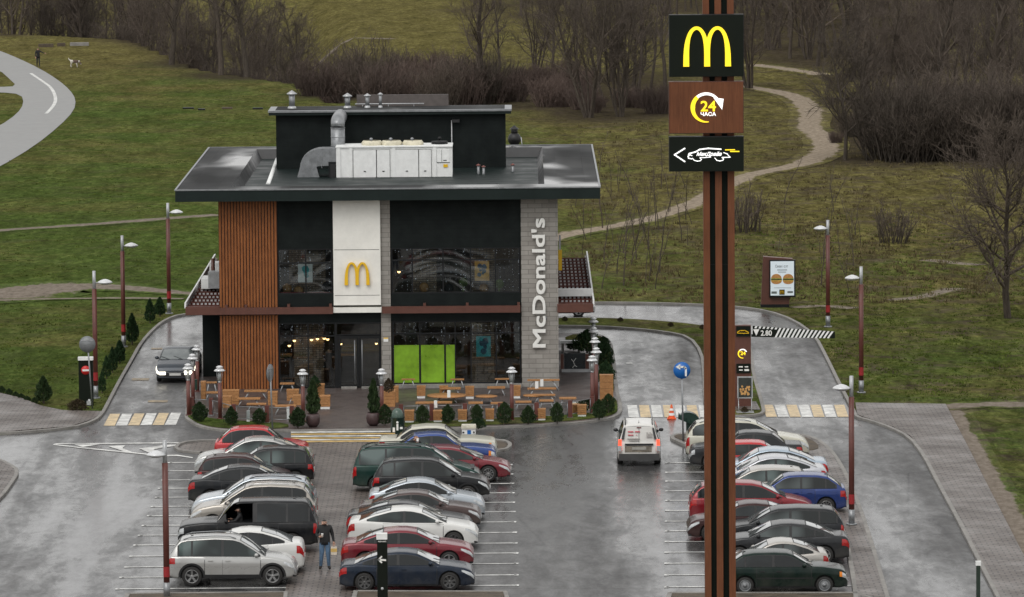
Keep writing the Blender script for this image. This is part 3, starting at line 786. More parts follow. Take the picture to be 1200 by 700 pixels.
isl = [(640, 375.5), (700, 375), (760, 377.5), (820, 383), (862, 391), (876, 400), (881, 420), (883, 442), (889, 462), (894, 479), (895, 487), (880, 489.5), (840, 490.5), (828, 484), (826, 470), (825, 440), (822, 415), (808, 397), (780, 391), (740, 387), (700, 384.5), (640, 384)]
struct('grass_island', slab(isl, 0, .12, 1), GRASS); struct('kerb', kerb(isl, True), KERB)
struct('island_paving', slab([(836, 474.5), (886, 474.5), (891, 484), (836, 484)], .1, .15, 0), PAVE)
pl = [(-150, 455), (0, 463.5), (24, 469), (48, 478.5), (73, 483.8), (119, 485), (118, 488), (108, 494.5), (84, 502.5), (0, 509.5), (-150, 509.5)]
struct('pavement', slab(pl, 0, .12, 0), PAVE)
pr = [(1002.5, 475), (1108, 476.5), (1130, 518), (1162, 581), (1200, 655), (1262, 790), (1216, 790), (1169, 699), (1146, 654), (1121, 605), (1099, 565), (1083, 534), (1067, 514), (1046, 503), (1022, 495), (1004.5, 489)]
struct('pavement', slab(pr, 0, .12, 0), PAVE)
pb = [(-90, 505), (0, 541.5), (19, 552.5), (19, 560), (0, 586), (-120, 700)]
struct('pavement', slab(pb, 0, .12, 0), PAVE); struct('kerb', kerb([(-90, 505), (0, 541.5), (18, 551), (20, 556), (18, 562), (0, 587), (-120, 701)], False, 1), KERB)
# middle walkway between the two left columns of cars, flush with the bays, with two rounded tips
mid_ = [(206, 527), (212, 521), (232, 518.5), (270, 518.5), (570, 517), (588, 518), (597, 521), (598, 525), (592, 529.5), (560, 531.5), (440, 533), (417, 694), (420, 760), (320, 760), (335, 691), (370, 534), (240, 533), (212, 531)]
struct('walkway', slab(mid_, 0, .045, 0), PAVE); struct('kerb', kerb([(206, 527), (211, 521.5), (232, 518.5), (262, 518.5)], False, 1, .12), KERB); struct('kerb', kerb([(206, 527), (212, 531), (236, 532.5)], False, 1, .12), KERB)
struct('kerb', kerb([(555, 517), (588, 518), (597, 521), (598, 525), (592, 529.5), (560, 531.5)], False, 1, .12), KERB)
struct('bare_island_end', slab([(572, 519), (588, 519.5), (595, 522.5), (594, 526), (586, 529.5), (572, 530)], .04, .09, 1), SOIL)
# right parking: head island, strip beside the road
hd = [(786, 515.5), (792, 511.5), (810, 510), (850, 510), (935, 511.5), (955, 516), (972, 528), (986, 548), (1000, 578), (1016, 622), (1038, 696), (1042, 712), (1004, 712), (1000, 680), (993, 640), (975, 590), (955, 550), (940, 530), (812, 527), (797, 521)]
struct('walkway', slab(hd, 0, .12, 1), PAVE); struct('kerb', kerb(hd, True), KERB)
struct('bare_soil', slab([(789, 515.5), (794, 512.8), (812, 511.5), (850, 511.5), (930, 513), (950, 518), (962, 528), (950, 532), (938, 528), (815, 524), (800, 519.5)], .1, .14, 1), SOIL)
for pp in ([(417, 696.3), (592, 697), (612, 760), (400, 760)], [(785, 698.5), (1004, 698.5), (1042, 712), (1060, 800), (760, 800)], [(150, 699.5), (335, 697.5), (330, 760), (120, 760)]):
    struct('kerb', kerb(pp, True, 0), KERB); struct('bare_soil', slab(pp, 0, .1, 0), SOIL)
# ------------------------------------------------------------------ tracks and walkway
def track(name, pp, wd, mat, z=.02, jit=.25, it=2):
    q = gpts(chaikin(pp, False, it)); out = []
    for a, b in zip(q, q[1:]):
        n = max(1, int((b - a).length / 2.0))
        for i in range(n): out.append(a.lerp(b, i / n))
    out.append(q[-1]); q = out
    wds = [wd * (1 + jit * sin(i * .7) * .5 + random.uniform(-jit, jit) * .4) for i in range(len(q))] if not isinstance(wd, list) else [ip(wd, proj(p)[0]) for p in q]
    cols = (-1.6, -1.0, -.6, 0, .6, 1.0, 1.6); ed = (0, .3, .75, 1, .75, .3, 0)
    rows = []
    offs = [[Vector(v) for v in offset_line(q, c * .5)] for c in cols]
    for i, p in enumerate(q):
        row = []
        for k, c in enumerate(cols):
            d = (offs[k][i] - p) * wds[i]; v = p + d
            row.append((v.x, v.y, tz(v.x, v.y) + z))
        rows.append(row)
    m = MB(); m.grid(rows); o = struct(name, m, mat, fix=False)
    at = o.data.attributes.new('edge', 'FLOAT', 'POINT')
    at.data.foreach_set('value', [e for _ in rows for e in ed]); return o
track('sandy_path', [(640, 283), (657, 277), (700, 269), (750, 260), (790, 248), (820, 236), (850, 218), (880, 204), (925, 197), (952, 188), (970, 175), (966, 162), (945, 150), (952, 137), (944, 120), (920, 109), (870, 101)], [(640, 1.5), (800, 1.6), (900, 1.7), (960, 2.1)], SAND, .03)
track('dirt_path', [(-40, 274), (0, 270), (100, 264), (180, 257.5), (256, 252)], 1.5, DIRT)
track('dirt_path', [(-60, 350), (0, 346), (60, 338), (110, 336), (160, 339), (225, 345), (260, 347)], [(0, 5.5), (90, 4.5), (150, 2.2), (220, 1.3)], DIRT, .03)
track('dirt_path', [(-20, 353), (60, 351), (140, 350), (215, 351)], .8, DIRT, .04)
track('dirt_path', [(1095, 478), (1125, 476), (1160, 474), (1230, 475)], 1.6, DIRT)
track('dirt_path', [(1112, 482), (1135, 520), (1168, 580), (1210, 655), (1240, 720)], 1.1, DIRT, .03)
track('dirt_path', [(1085, 305), (1110, 308), (1150, 311)], 1.2, DIRT); track('dirt_path', [(1040, 352), (1075, 350), (1120, 338)], 1.0, DIRT)
track('dirt_path', [(930, 361), (960, 358), (1000, 362)], 1.0, DIRT); pass
track('dirt_path', [(880, 76), (930, 82), (965, 88)], 1.8, SAND); track('dirt_path', [(350, 38), (400, 44), (460, 46)], 1.6, DIRT)
walk = [(-160, 20), (-30, 50), (0, 60), (22, 69), (47, 81), (68, 94), (82, 106), (89, 117), (87, 130), (70, 148), (40, 172), (0, 196), (-60, 226), (-60, 176), (0, 148), (20, 134), (28, 122), (25, 111), (0, 108.5), (-90, 108.5), (-90, 102.5), (0, 102.5), (20, 101.5), (10, 92), (0, 83), (-60, 60), (-170, 36)]
m = MB(); m.poly([Vector((p.x, p.y, tz(p.x, p.y) + .03)) for p in gpts(chaikin(walk, True, 1))]); struct('asphalt_walkway', m, WALKA, fix=False)
def paint(pp, z=.034): m = MB(); m.poly(gpts(pp, z)); return m
q = gpts(chaikin([(36, 86.5), (50, 96), (60, 103), (65, 113), (65, 121), (60, 128), (54, 134)], False, 2), .045)
m = MB(); a = offset_line(q, .14); b = offset_line(q, -.14); m.grid([[tuple(x), tuple(y)] for x, y in zip(a, b)], smooth=False); struct('walkway_line', m, WHITEP, fix=False)
# ------------------------------------------------------------------ painted markings
def zebra(name, x0t, x0b, step, wt, wb_, yt, yb, n, first, slope=0):
    wm = MB(); ym = MB()
    for i in range(n):
        white = (i + first) % 2 == 0; xt = x0t + step[0] * i; xb = x0b + step[1] * i
        pts = gpts([(xt, yt + slope * i), (xt + wt, yt + slope * i), (xb + wb_, yb + slope * i), (xb, yb + slope * i)], .034)
        (wm if white else ym).poly(pts)
    struct(name + '_white_stripes', wm, WHITEP, fix=False); struct(name + '_yellow_stripes', ym, YELP, fix=False)
zebra('left_crossing', 129, 121.3, (14.3, 14.35), 11.8, 13.2, 486, 500, 6, 1, -.25)
zebra('middle_lane_crossing', 735, 736.8, (13.9, 14.0), 11.4, 12.2, 475.8, 490, 7, 0)
zebra('order_lane_crossing', 893.4, 898, (14.0, 13.95), 12, 12.6, 475.4, 489.6, 7, 1)
wm = MB(); ym = MB()
for y0, y1, wht in ((506.9, 508.6, 1), (509.4, 511.0, 0), (511.8, 513.3, 1), (514.1, 515.6, 0), (516.4, 517.5, 1), (518.0, 519.8, 0)):
    (wm if wht else ym).poly(gpts([(341, y0 + .3), (463, y0 - .6), (463, y1 - .6), (341, y1 + .3)], .055 if y0 > 516 else .05))
struct('door_crossing_white_stripes', wm, WHITEP, fix=False); struct('door_crossing_yellow_stripes', ym, YELD, fix=False)
m = MB()
def line(pp, wd): 
    q = gpts(pp, .034); a = offset_line(q, wd / 2); b = offset_line(q, -wd / 2); m.grid([[tuple(x), tuple(y)] for x, y in zip(a, b)], smooth=False)
LT = [(199, 543.2), (196, 553), (191.5, 563.7), (187.6, 573.5), (184, 584), (179, 594.8), (174.8, 605.6), (168.6, 617), (164.2, 628.5), (158.8, 640), (153.7, 653), (148.3, 665.7), (142.6, 677.8), (137.8, 691.4)]
for i, (x, y) in enumerate(LT):
    xe = 360 - (y - 543) * .16
    line([(x, y), (xe, y - (xe - x) * .0075)], .16); line([(x - 2.6, y + .05), (x + 3, y - .05)], .30)
MT = [(598, 545.6), (599, 556.6), (600, 567.6), (600.5, 578.6), (601, 589.7), (601.8, 600.8), (602.4, 612.7), (603.3, 625), (604, 637.5), (605, 649.2), (605, 661.5), (605.4, 674.9), (605.6, 687)]
for x, y in MT:
    xe = 438 - (y - 543) * .13; line([(x, y), (xe, y + (x - xe) * .009)], .16); line([(x - 2.6, y), (x + 2.6, y)], .34)
RT = [(782.4, 543.4), (782.2, 554.6), (782.2, 565), (782.2, 576.4), (782.2, 587.6), (782, 599.4), (781.6, 612), (781.8, 623.4), (781.4, 636), (781, 648.4), (781.2, 661.4), (781, 675), (781, 689)]
for x, y in RT:
    xe = 945 + (y - 543) * .36; line([(x, y), (xe, y - (xe - x) * .0075)], .16); line([(x - 2.6, y), (x + 2.6, y)], .34)
struct('parking_bay_lines', m, WHITEP, fix=False)
m = MB()
for pp in ([(63, 520.8), (110, 520.4), (250, 519.2), (250, 520.3), (110, 521.4), (66, 521.6)], [(63, 521.6), (100, 525.6), (171, 532.6), (190, 535), (189, 536), (170, 533.8), (99, 526.8), (62, 522.4)],
           [(87, 522), (118, 521.8), (99, 524.6), (97, 525)], [(126, 523.8), (147, 523), (143.5, 526.3), (155, 531), (146, 530.2)], [(163, 526.6), (196, 522.4), (222, 521.6), (206, 523.6), (180, 527.4), (184, 531.6), (174, 531.4)], [(188, 534.5), (208, 534), (226, 537), (226, 538), (207, 535.4), (190, 536)]):
    m.poly(gpts(pp, .036))
struct('hatched_road_marking', m, WHITEP, fix=False)
m = MB()
for pp in ([(155, 444.2), (175.5, 444.2), (174, 446.8), (154, 446.8)], [(174, 470), (197, 470), (196, 472.4), (173, 472.4)], [(177.5, 408.6), (190.5, 408.6), (189.8, 410.4), (177, 410.4)]): m.poly(gpts(pp, .034))
struct('worn_lane_marks', m, WORNP, fix=False)
m = MB(); m.poly(gpts([(733, 425.6), (741, 425.6), (741.5, 427.4), (734, 427.4)], .034)); struct('lane_glint', m, WHITEP, fix=False)  # small white patch painted for a glint on the lane
# ------------------------------------------------------------------ restaurant building
YF = G(400, 458.3).y
def bx(px, py=400, Y=YF): return P(px, py, Y).x
def bz(py, px=450, Y=YF): return P(px, py, Y).z
X0, X1 = bx(257.8), bx(654.6)
XW, XD, XP, XS, XG, XT = X0, bx(326.2), bx(391.8), bx(447), bx(458.3), bx(611.3)
YR = YF - 1.0
FZ0 = P(455, 235, YR).z; FZ1 = P(455, 221.3, YR).z
FX0 = P(205.3, 230, YR).x; FX1 = P(703.3, 228, YR).x
ZL = FZ1 - .42                                         # height of the brim surface
YBK = G(245, 173.2, FZ1).y; YB = YBK - 1.2
bld = thing('restaurant_building', 'two storey restaurant with wooden slat corner, white logo panel, stone pillar and flat overhanging roof', 'restaurant', ((X0 + X1) / 2, YF, .12))
B = lambda mb, name, mats, parent=bld: mb.build(name, mats, parent, world=True)
Z_B = bz(362, 450)
# shells: side and back walls
m = MB(); WT = .3
m.box(X0, X0 + WT, YF + .05, YB, .12, FZ0 + .05); m.box(X1 - WT, X1, YF + .6, YB, .12, FZ0 + .05); m.box(X0 + WT, X1 - WT, YB - WT, YB, .12, FZ0 + .05)
B(m, 'wall', SIDING)
# left drive-through booth
m = MB(); xb = P(237.5, 400, YF + 5).x; zt_ = P(245, 367, YF + 5).z
m.box(xb, X0 + .02, YF + 5, YF + 9.5, .0, 3.4); B(m, 'drive_through_booth', SIDING)
m = MB(); m.box(xb - .03, xb + .2, YF + 6, YF + 7.4, 1.0, 2.1); B(m, 'booth_window', GLASS)
# slat cladding: real vertical slats, two storeys
def slats(x0, x1, z0, z1):
    mm = MB(); mm.box(x0, x1, YF + .0, YF + .25, z0, z1); mm.m = 1
    n = 19; s = (x1 - x0) / n
    for i in range(n): mm.box(x0 + s * i + s * .14, x0 + s * (i + .82), YF - .07, YF - .001, z0, z1)
    return mm
BRW = simple('slat_backing_brown', (.075, .026, .012), .6)
B(slats(XW, XD, Z_B, FZ0), 'wooden_slat_cladding', [BRW, CLAD]); B(slats(XW, XD, .12, Z_B - .25), 'wooden_slat_cladding', [BRW, CLAD])
# black panels
zu0, zu1 = bz(344.5), bz(291)                     # upper window
def bxs(name, x0, x1, z0, z1, y0, y1, mat, parent=bld): mm = MB(); mm.box(x0, x1, y0, y1, z0, z1); return B(mm, name, mat, parent)
bxs('black_siding_panel', XD, XP, zu1, FZ0, YF + .02, YF + .3, SIDING); bxs('black_siding_panel', XG, XT, zu1, FZ0, YF + .02, YF + .3, SIDING)
bxs('black_siding_panel', XD, XP, Z_B, zu0, YF + .02, YF + .3, SIDING); bxs('black_siding_panel', XG, XT, Z_B, zu0, YF + .02, YF + .3, SIDING)
zl1 = bz(377); zl0r = bz(450.5); zl1l = bz(378)
bxs('black_siding_panel', XD, XS, zl1l, Z_B, YF + .06, YF + .3, SIDING); bxs('black_siding_panel', XG, XT, zl1, Z_B, YF + .02, YF + .3, SIDING)
# stone
bxs('stone_pillar', XS, XG, .12, FZ0, YF - .04, YF + .35, BLOCK); bxs('stone_wall', XT, X1, .12, FZ0, YF - .06, YF + .6, BLOCK)
# white logo panel
m = MB(); zp0 = bz(365.5); m.box(XP, XS, YF - .22, YF + .2, bz(357), FZ0); m.box(XP - .02, XS + .02, YF - .34, YF + .19, zp0, bz(359.6))
wp = B(m, 'white_logo_panel', WHITEM)
m = MB(); m.box(XP + .05, XS - .05, YF - .228, YF - .21, bz(292.3), bz(291.8)); m.box(XP + .05, XS - .05, YF - .228, YF - .21, bz(345.6), bz(345.2)); B(m, 'panel_joint', DARKM, wp)
lx, lz = (bx(405) + bx(434)) / 2, (P(420, 307, YF).z + P(420, 333.5, YF).z) / 2
m = arches_mb(bx(433.5) - bx(405.5) - .1, P(420, 307, YF).z - P(420, 333.5, YF).z, .12, .34); place(m, (lx, YF - .24, lz)); B(m, 'arches_logo', YELLOW, wp)
# vertical lettering, turned a quarter to read upwards
cx, cz = bx(631.6), P(632, 331.5, YF).z; ln = P(632, 255.5, YF).z - P(632, 407, YF).z
m = bold_text("McDonald's", ln, bx(639.7) - bx(623.6), .10, .022)
m.v = [(-z, y, x) for x, y, z in m.v]; place(m, (cx, YF - .14, cz)); B(m, 'vertical_lettering', LETTER)
m = MB(); m.lathe([(.001, -.02), (.10, -.02), (.10, .03)], (bx(638.5), YF - .08, bz(374)), 10, 'y'); B(m, 'wall_spotlight', STEEL)
# windows: frame + panes, and rooms behind
def window(x0, x1, z0, z1, cols, rows, name='window', yy=YF + .08, fr=.055):
    mm = MB(); y0, y1 = yy - .05, yy + .06
    mm.box(x0, x1, y0, y1, z0, z0 + fr); mm.box(x0, x1, y0, y1, z1 - fr, z1); mm.box(x0, x0 + fr, y0, y1, z0 + fr, z1 - fr); mm.box(x1 - fr, x1, y0, y1, z0 + fr, z1 - fr)
    for c in cols: mm.box(c - fr / 2, c + fr / 2, y0, y1, z0 + fr, z1 - fr)
    for r in rows: mm.box(x0 + fr, x1 - fr, y0 + .01, y1 - .01, r - fr / 2, r + fr / 2)
    o = B(mm, name, DARKM)
    g = MB(); g.box(x0 + fr, x1 - fr, yy, yy + .012, z0 + fr, z1 - fr); B(g, 'pane', GLASS, o); return o
window(XD + .02, XP - .05, zu0, zu1, [bx(359.3)], [bz(308)])
window(XG + .04, XT - .04, zu0, zu1, [bx(484), bx(520), bx(552), bx(581)], [bz(305.5)])
window(XD + .02, bx(393.5), .14, zl1l, [bx(361)], [bz(393.5)]); 
wd = window(bx(393.5), XS - .02, bz(393.5), zl1l, [], [], 'transom_window')
window(XG + .06, XT - .04, zl0r, zl1, [bx(492), bx(521.5), bx(533.5), bx(552), bx(581.5)], [bz(391.5)])
bxs('window_ledge', XG, XT, .12, zl0r, YF - .25, YF + .3, KERB)
# double glass door
dz = bz(395, 420)
dr = MB(); dr.box(bx(393.5), XS - .02, YF + .03, YF + .13, dz, bz(393.5) + .02); dr.box(bx(393.5), bx(396.5), YF + .03, YF + .13, .12, dz); door_frame = B(dr, 'door_frame', DARKM)
for a, b, hx in ((396.8, 420.3, 415.6), (420.7, 446.2, 424.2)):
    x0, x1 = bx(a), bx(b); mm = MB(); y0, y1 = YF + .03, YF + .10; z0 = .14
    mm.box(x0, x0 + .09, y0, y1, z0, dz); mm.box(x1 - .09, x1, y0, y1, z0, dz); mm.box(x0 + .09, x1 - .09, y0, y1, z0, z0 + .12); mm.box(x0 + .09, x1 - .09, y0, y1, dz - .08, dz)
    d = B(mm, 'door', DARKM); g = MB(); g.box(x0 + .09, x1 - .09, YF + .06, YF + .072, z0 + .12, dz - .08); B(g, 'pane', GLASS, d)
    h = MB(); xh = bx(hx); h.tube([(xh, YF - .03, z0 + .15), (xh, YF - .03, dz - .15)], .022, 8)
    for zz in (z0 + .3, dz - .3): h.tube([(xh, YF - .03, zz), (xh, YF + .04, zz)], .015, 6)
    B(h, 'door_handle', STEEL, d)
    s_ = MB(); s_.box(x0 + .1, x1 - .1, YF - .3, YF + .02, .12, .20); B(s_, 'door_step', KERB, d)
# rooms
INT = simple('interior_wall', (.10, .075, .055), .8, 0, .3); FLR = simple('interior_floor', (.08, .06, .05), .5); CEIL = simple('interior_ceiling', (.14, .13, .12), .8)
m = MB(); yb_ = YF + 3.2
m.box(X0 + WT, X1 - WT, yb_, yb_ + .1, .12, FZ0); m.m = 1; m.box(X0 + WT, X1 - WT, YF + .31, yb_, 3.35, 3.6); m.box(X0 + WT, X1 - WT, YF + .31, yb_, .06, .121); m.m = 2; m.box(X0 + WT, X1 - WT, YF + .31, yb_, FZ0 - .3, FZ0 - .2)
B(m, 'interior_room', [INT, FLR, CEIL])
m = MB()
m.box(bx(484), bx(512), YF + 1.4, YF + 1.5, zu0 - .1, zu1); m.box(bx(553), bx(580), YF + 1.3, YF + 1.4, zu0 - .1, zu1); m.box(bx(338), bx(381), YF + 1.5, YF + 1.6, zu0 - .1, zu1)
m.box(bx(343), bx(378), YF + 1.3, YF + 1.4, .12, zl1l - .1); m.box(bx(552), bx(579), YF + .9, YF + 1.0, .12, zl1)
B(m, 'interior_brick_wall', BRICK)
POB = simple('poster_paper', (.78, .80, .80), .5, 0, .1); POT_ = simple('poster_teal', (.06, .42, .46), .5, 0, .3, 5); POO = simple('poster_orange', (.75, .42, .08), .5, 0, .25, 5); POI = simple('poster_ink', (.03, .10, .16), .5, 0, .4, 9)
def poster(px0, px1, py0, py1, y, base, inkm, label):
    x0, x1, z0, z1 = bx(px0), bx(px1), P((px0 + px1) / 2, py1, y).z, P((px0 + px1) / 2, py0, y).z
    t = thing('poster', label, 'poster', ((x0 + x1) / 2, y, z0)); mm = MB(); mm.box(x0, x1, y - .03, y, z0, z1); mm.build('paper', base, t, world=True)
    rnd = random.Random(int(px0)); mm = MB(); w_, h_ = x1 - x0, z1 - z0
    for i in range(9):
        cx_ = x0 + w_ * rnd.uniform(.3, .7); cz_ = z0 + h_ * rnd.uniform(.25, .8)
        mm.lathe([(.001, -.034 - i * .001), (h_ * rnd.uniform(.06, .16), -.034 - i * .001)], (cx_, y, cz_), 7, 'y')
    mm.build('print', inkm, t, world=True)
poster(350, 367, 309, 331, YF + .17, POB, POT_, 'pale poster with teal blob figure in the upper left window')
poster(557, 574, 306, 329, YF + .17, POO, POI, 'orange framed poster with dark blue figure in the upper right window')
poster(558, 575, 394, 418, YF + .17, POT_, POI, 'teal poster on the brick strip in the lower right window')
m = MB()
for a, b in ((461.7, 490.8), (493.2, 520.3), (522.6, 533)): m.box(bx(a), bx(b), YF + .045, YF + .06, zl0r + .06, bz(405))
for a, b in ((461.7, 490.8), (493.2, 520.3), (522.6, 533)): pass
B(m, 'green_window_film', GREENF)
# lamps inside
def globe_lamp(px, py, y, r, label):
    p = P(px, py, y); t = thing('pendant_lamp', label, 'lamp', tuple(p), 0, 'warm lamps seen through the restaurant windows')
    mm = MB(); mm.sph((0, 0, 0), r, 8); mm.build('bulb', WARM, t); mm = MB(); mm.tube([(0, 0, r), (0, 0, r + .5)], .012, 4); mm.lathe([(.03, r + .03), (r * 1.4, r * .3)], n=10); mm.build('lamp_shade', DARKM, t)
for i, (a, b) in enumerate(((339, 405), (345, 399), (365, 398), (372, 397), (380, 396.5), (384, 397.5))): globe_lamp(a, b, YF + 1.2, .07, 'warm lamp hanging inside the lower left window')
for a, b in ((399.5, 403), (441, 402.5)): globe_lamp(a, b, YF + 2.2, .06, 'warm lamp hanging behind the glass entrance doors')
for a, b in ((554, 381), (560, 380.5), (557, 384)): globe_lamp(a, b, YF + 1.0, .09, 'warm lamp at the top of the lower right window')
globe_lamp(467.5, 318.5, YF + 1.5, .07, 'single warm lamp in the upper right window')
rnd = random.Random(3)
for (a, b, c, d, nn, lab) in ((328, 389, 294, 342, 110, 'curtain of tiny string lights in the upper left window'), (461, 609, 293, 342, 250, 'curtain of tiny string lights in the upper right window'), (329, 392, 380, 430, 100, 'curtain of tiny string lights in the lower left window'), (461, 609, 378, 412, 230, 'curtain of tiny string lights in the lower right window')):
    t = thing('string_lights', lab, 'string lights', (bx((a + b) / 2), YF + .2, bz(c))); mm = MB(); wi = MB()
    ncol = int((b - a) / 4.2)
    cols = [bx(a + (b - a) * (i + rnd.random()) / ncol) for i in range(ncol)]
    zz0, zz1 = bz(d), bz(c)
    for i in range(nn):
        x = rnd.choice(cols) + rnd.uniform(-.02, .02); z = zz1 - (zz1 - zz0) * rnd.random() ** 1.25; r = rnd.choice((.009, .011, .016))
        y = YF + .20
        mm.add([(x - r, y, z), (x + r, y, z), (x, y - r, z), (x, y + r, z), (x, y, z - r), (x, y, z + r)], [(0, 2, 5), (2, 1, 5), (1, 3, 5), (3, 0, 5), (0, 4, 2), (2, 4, 1), (1, 4, 3), (3, 4, 0)])
    for x in cols: wi.box(x - .003, x + .003, YF + .198, YF + .202, zz0, zz1)
    mm.build('light_beads', BEAD, t, world=True); wi.build('wire', DARKM, t, world=True)
m = MB(); m.box(bx(449.5), bx(455), YF - .06, YF - .041, bz(400.5), bz(397)); m.m = 1; m.box(bx(449.5), bx(455), YF - .061, YF - .041, bz(397), bz(395.8)); B(m, 'wall_notice', [WHITES, YELLOW])
CNT = simple('counter_wood', (.45, .24, .09), .5); PUR = simple('seat_purple', (.10, .03, .07), .6); OLV = simple('chair_olive', (.10, .16, .03), .6)
for a, b, py_, yy in ((328, 342, 415.5, YF + 1.0), (362, 384, 415, YF + 1.7), (399, 415, 415, YF + 2.4)):
    m = MB(); z = P(a, py_, yy).z; m.box(P(a, py_, yy).x, P(b, py_, yy).x, yy, yy + .4, z - .09, z); m.m = 1; m.box(P(a, py_, yy).x, P(b, py_, yy).x, yy + .05, yy + .38, .125, z - .09); B(m, 'interior_counter', [CNT, DARKM])
for px, py_, c_ in ((336, 338, CNT), (383, 336, DARKM), (350, 341, CNT), (543, 331, OLV), (585, 333, OLV), (497, 337, CNT), (526, 338, DARKM), (567, 338, CNT)):
    q = P(px, py_, YF + .7); m = MB(); m.sph((q.x, q.y, q.z), .22, 10, (1, .5, 1)); m.cyl((q.x, q.y), .05, 3.62, q.z, 8); B(m, 'interior_chair', c_)
m = MB(); m.box(bx(327), bx(389), YF + .16, YF + .25, zu0 + .05, zu0 + .09); B(m, 'red_sill_strip', simple('sill_red', (.22, .03, .03), .5))
# canopy beam along the front and lattice canopies along both sides
ZC0, ZC1 = bz(366.5), bz(358.5)
cxl, cxr = bx(218.5), P(695.2, 361, YF).x
m = MB(); m.box(cxl, XP - .03, YF - .42, YF - .24, ZC0, ZC1); m.box(XS + .06, XT - .05, YF - .42, YF - .24, ZC0, ZC1)
for p_ in (266, 289, 339, 388, 498, 548, 608): m.box(bx(p_) - .06, bx(p_) + .06, YF - .3, YF + .02, ZC1 - .02, ZC1 + .12)
B(m, 'front_canopy_beam', BROWN)
def side_canopy(xa, xb, name_y0, y0, y1):
    mm = MB(); zc = ZC0 + .05; n = int((y1 - y0) / 1.25); lo, hi = (min(xa, xb), max(xa, xb))
    mm.box(lo, hi, y0 - .05, y0 + .12, ZC0 - .02, ZC1 + .05)
    xo = xb
    mm.box(min(xo, xo + (.1 if xb < xa else -.1)), max(xo, xo + (.1 if xb < xa else -.1)), y0, y1, ZC0, ZC1)
    # flat cover of stepped tile rows with white dots modelled for their highlights
    n = 15; mm.m = 1; mm.box(lo + .06, hi - .06, y0 + .15, y1, zc + .02, zc + .10)
    for i in range(n):
        ya = y0 + .6 + (y1 - y0 - .8) * i / n; mm.m = 1
        mm.box(lo + .06, hi - .06, ya, ya + .55, zc + .10, zc + .27); mm.m = 2
        for k in range(7):
            xx = lo + .14 + (hi - lo - .3) * (k + .3) / 7; mm.box(xx, xx + .095, ya - .015, ya, zc + .17, zc + .255)
        mm.m = 0
    o = B(mm, 'side_canopy', [BROWN, TILE, LAMPW])
    mm = MB(); e = xb; s = 1 if xb > xa else -1
    mm.box(min(e - s * .02, e + s * .05), max(e - s * .02, e + s * .05), y0, y1, ZC1 - .02, ZC1 + .22); B(mm, 'white_canopy_edge', WHITES, o)
    return o
yrm = YB - .5
sc1 = side_canopy(X1 - .05, cxr, 0, YF - .3, yrm)
ymid = G(670, 347 + 0, 3.9).y
m = MB(); m.box(X1, cxr, ymid - .1, ymid + .35, ZC1 + .10, ZC1 + .42); B(m, 'white_canopy_gutter', WHITES, sc1)
sc2 = side_canopy(X0 + .05, cxl, 0, YF - .3, yrm)
y2 = G(240, 338, 3.9).y
m = MB(); m.box(cxl + .25, X0, y2 - .2, y2 + 1.6, ZC1 + .1, ZC1 + .55); B(m, 'white_canopy_gutter', WHITES, sc2)
m = MB(); p = P(251, 327, YF + 7); m.box(p.x - .25, p.x + .3, YF + 6.6, YF + 7.4, p.z - .4, p.z + .35); B(m, 'extractor_box', GREYM)
m = MB(); p = P(249.5, 303, YF + 9); m.tube([(p.x, YF + 9, p.z - 1.2), (p.x, YF + 9, p.z)], .09, 8); B(m, 'side_flue', BROWN); p2 = P(253, 312, YF + 10); m = MB(); m.box(p2.x - .3, p2.x + .3, YF + 10, YF + 11, p2.z - .5, p2.z + .15); B(m, 'side_vent', WHITES)
# yellow blade sign at the right edge
m = MB(); p0, p1 = P(655, 317, YF + 2), P(658.5, 293, YF + 2); m.box(p0.x - .02, p1.x, YF + 2, YF + 2.1, p0.z, p1.z); m.m = 1; p3 = P(657, 276, YF + 2); m.box(p0.x, p1.x - .05, YF + 2, YF + 2.1, p1.z, p3.z); B(m, 'side_blade_sign', [YELLOW, GREYM])
# ---- roof
br = 2.45
m = MB()
m.box(FX0, FX1, YR, YR + .12, FZ0, FZ1); m.box(FX0, FX1, YBK - .12, YBK, FZ0, FZ1); m.box(FX0, FX0 + .12, YR + .12, YBK - .12, FZ0, FZ1); m.box(FX1 - .12, FX1, YR + .12, YBK - .12, FZ0, FZ1)
m.box(FX0 + .12, FX1 - .12, YR + .12, YBK - .12, FZ0 + .02, FZ0 + .12)
fas = B(m, 'roof_fascia', FASC)
m = MB(); t = FZ1 + .004
ix0, ix1, iy0, iy1 = FX0 + br, FX1 - br, YR + 1.15, YBK - 2.3
def quad(a, b, c, d): m.add([a, b, c, d], [(0, 1, 2, 3)])
s_ = .06
quad((FX0, YR, t), (FX1, YR, t), (ix1, iy0, t + s_), (ix0, iy0, t + s_)); quad((FX1, YR, t), (FX1, YBK, t), (ix1, iy1, t + s_), (ix1, iy0, t + s_))
quad((FX1, YBK, t), (FX0, YBK, t), (ix0, iy1, t + s_), (ix1, iy1, t + s_)); quad((FX0, YBK, t), (FX0, YR, t), (ix0, iy0, t + s_), (ix0, iy1, t + s_))
B(m, 'roof_brim', ROOFM)
fz = FZ1 - .78
m = MB(); bt = t + s_ - .002
for a, b in (((ix0, iy0), (ix1, iy0)), ((ix1, iy0), (ix1, iy1)), ((ix1, iy1), (ix0, iy1)), ((ix0, iy1), (ix0, iy0))):
    cxm, cym = (ix0 + ix1) / 2, (iy0 + iy1) / 2
    def inn(p): return (p[0] + (.45 if p[0] < cxm else -.45), p[1] + (.3 if p[1] < cym else -.3), fz)
    m.add([(a[0], a[1], bt), (b[0], b[1], bt), inn(b), inn(a)], [(0, 1, 2, 3)])
B(m, 'roof_upstand', simple('roof_membrane_dark', (.035, .036, .038), .4, 0, .3, .8))
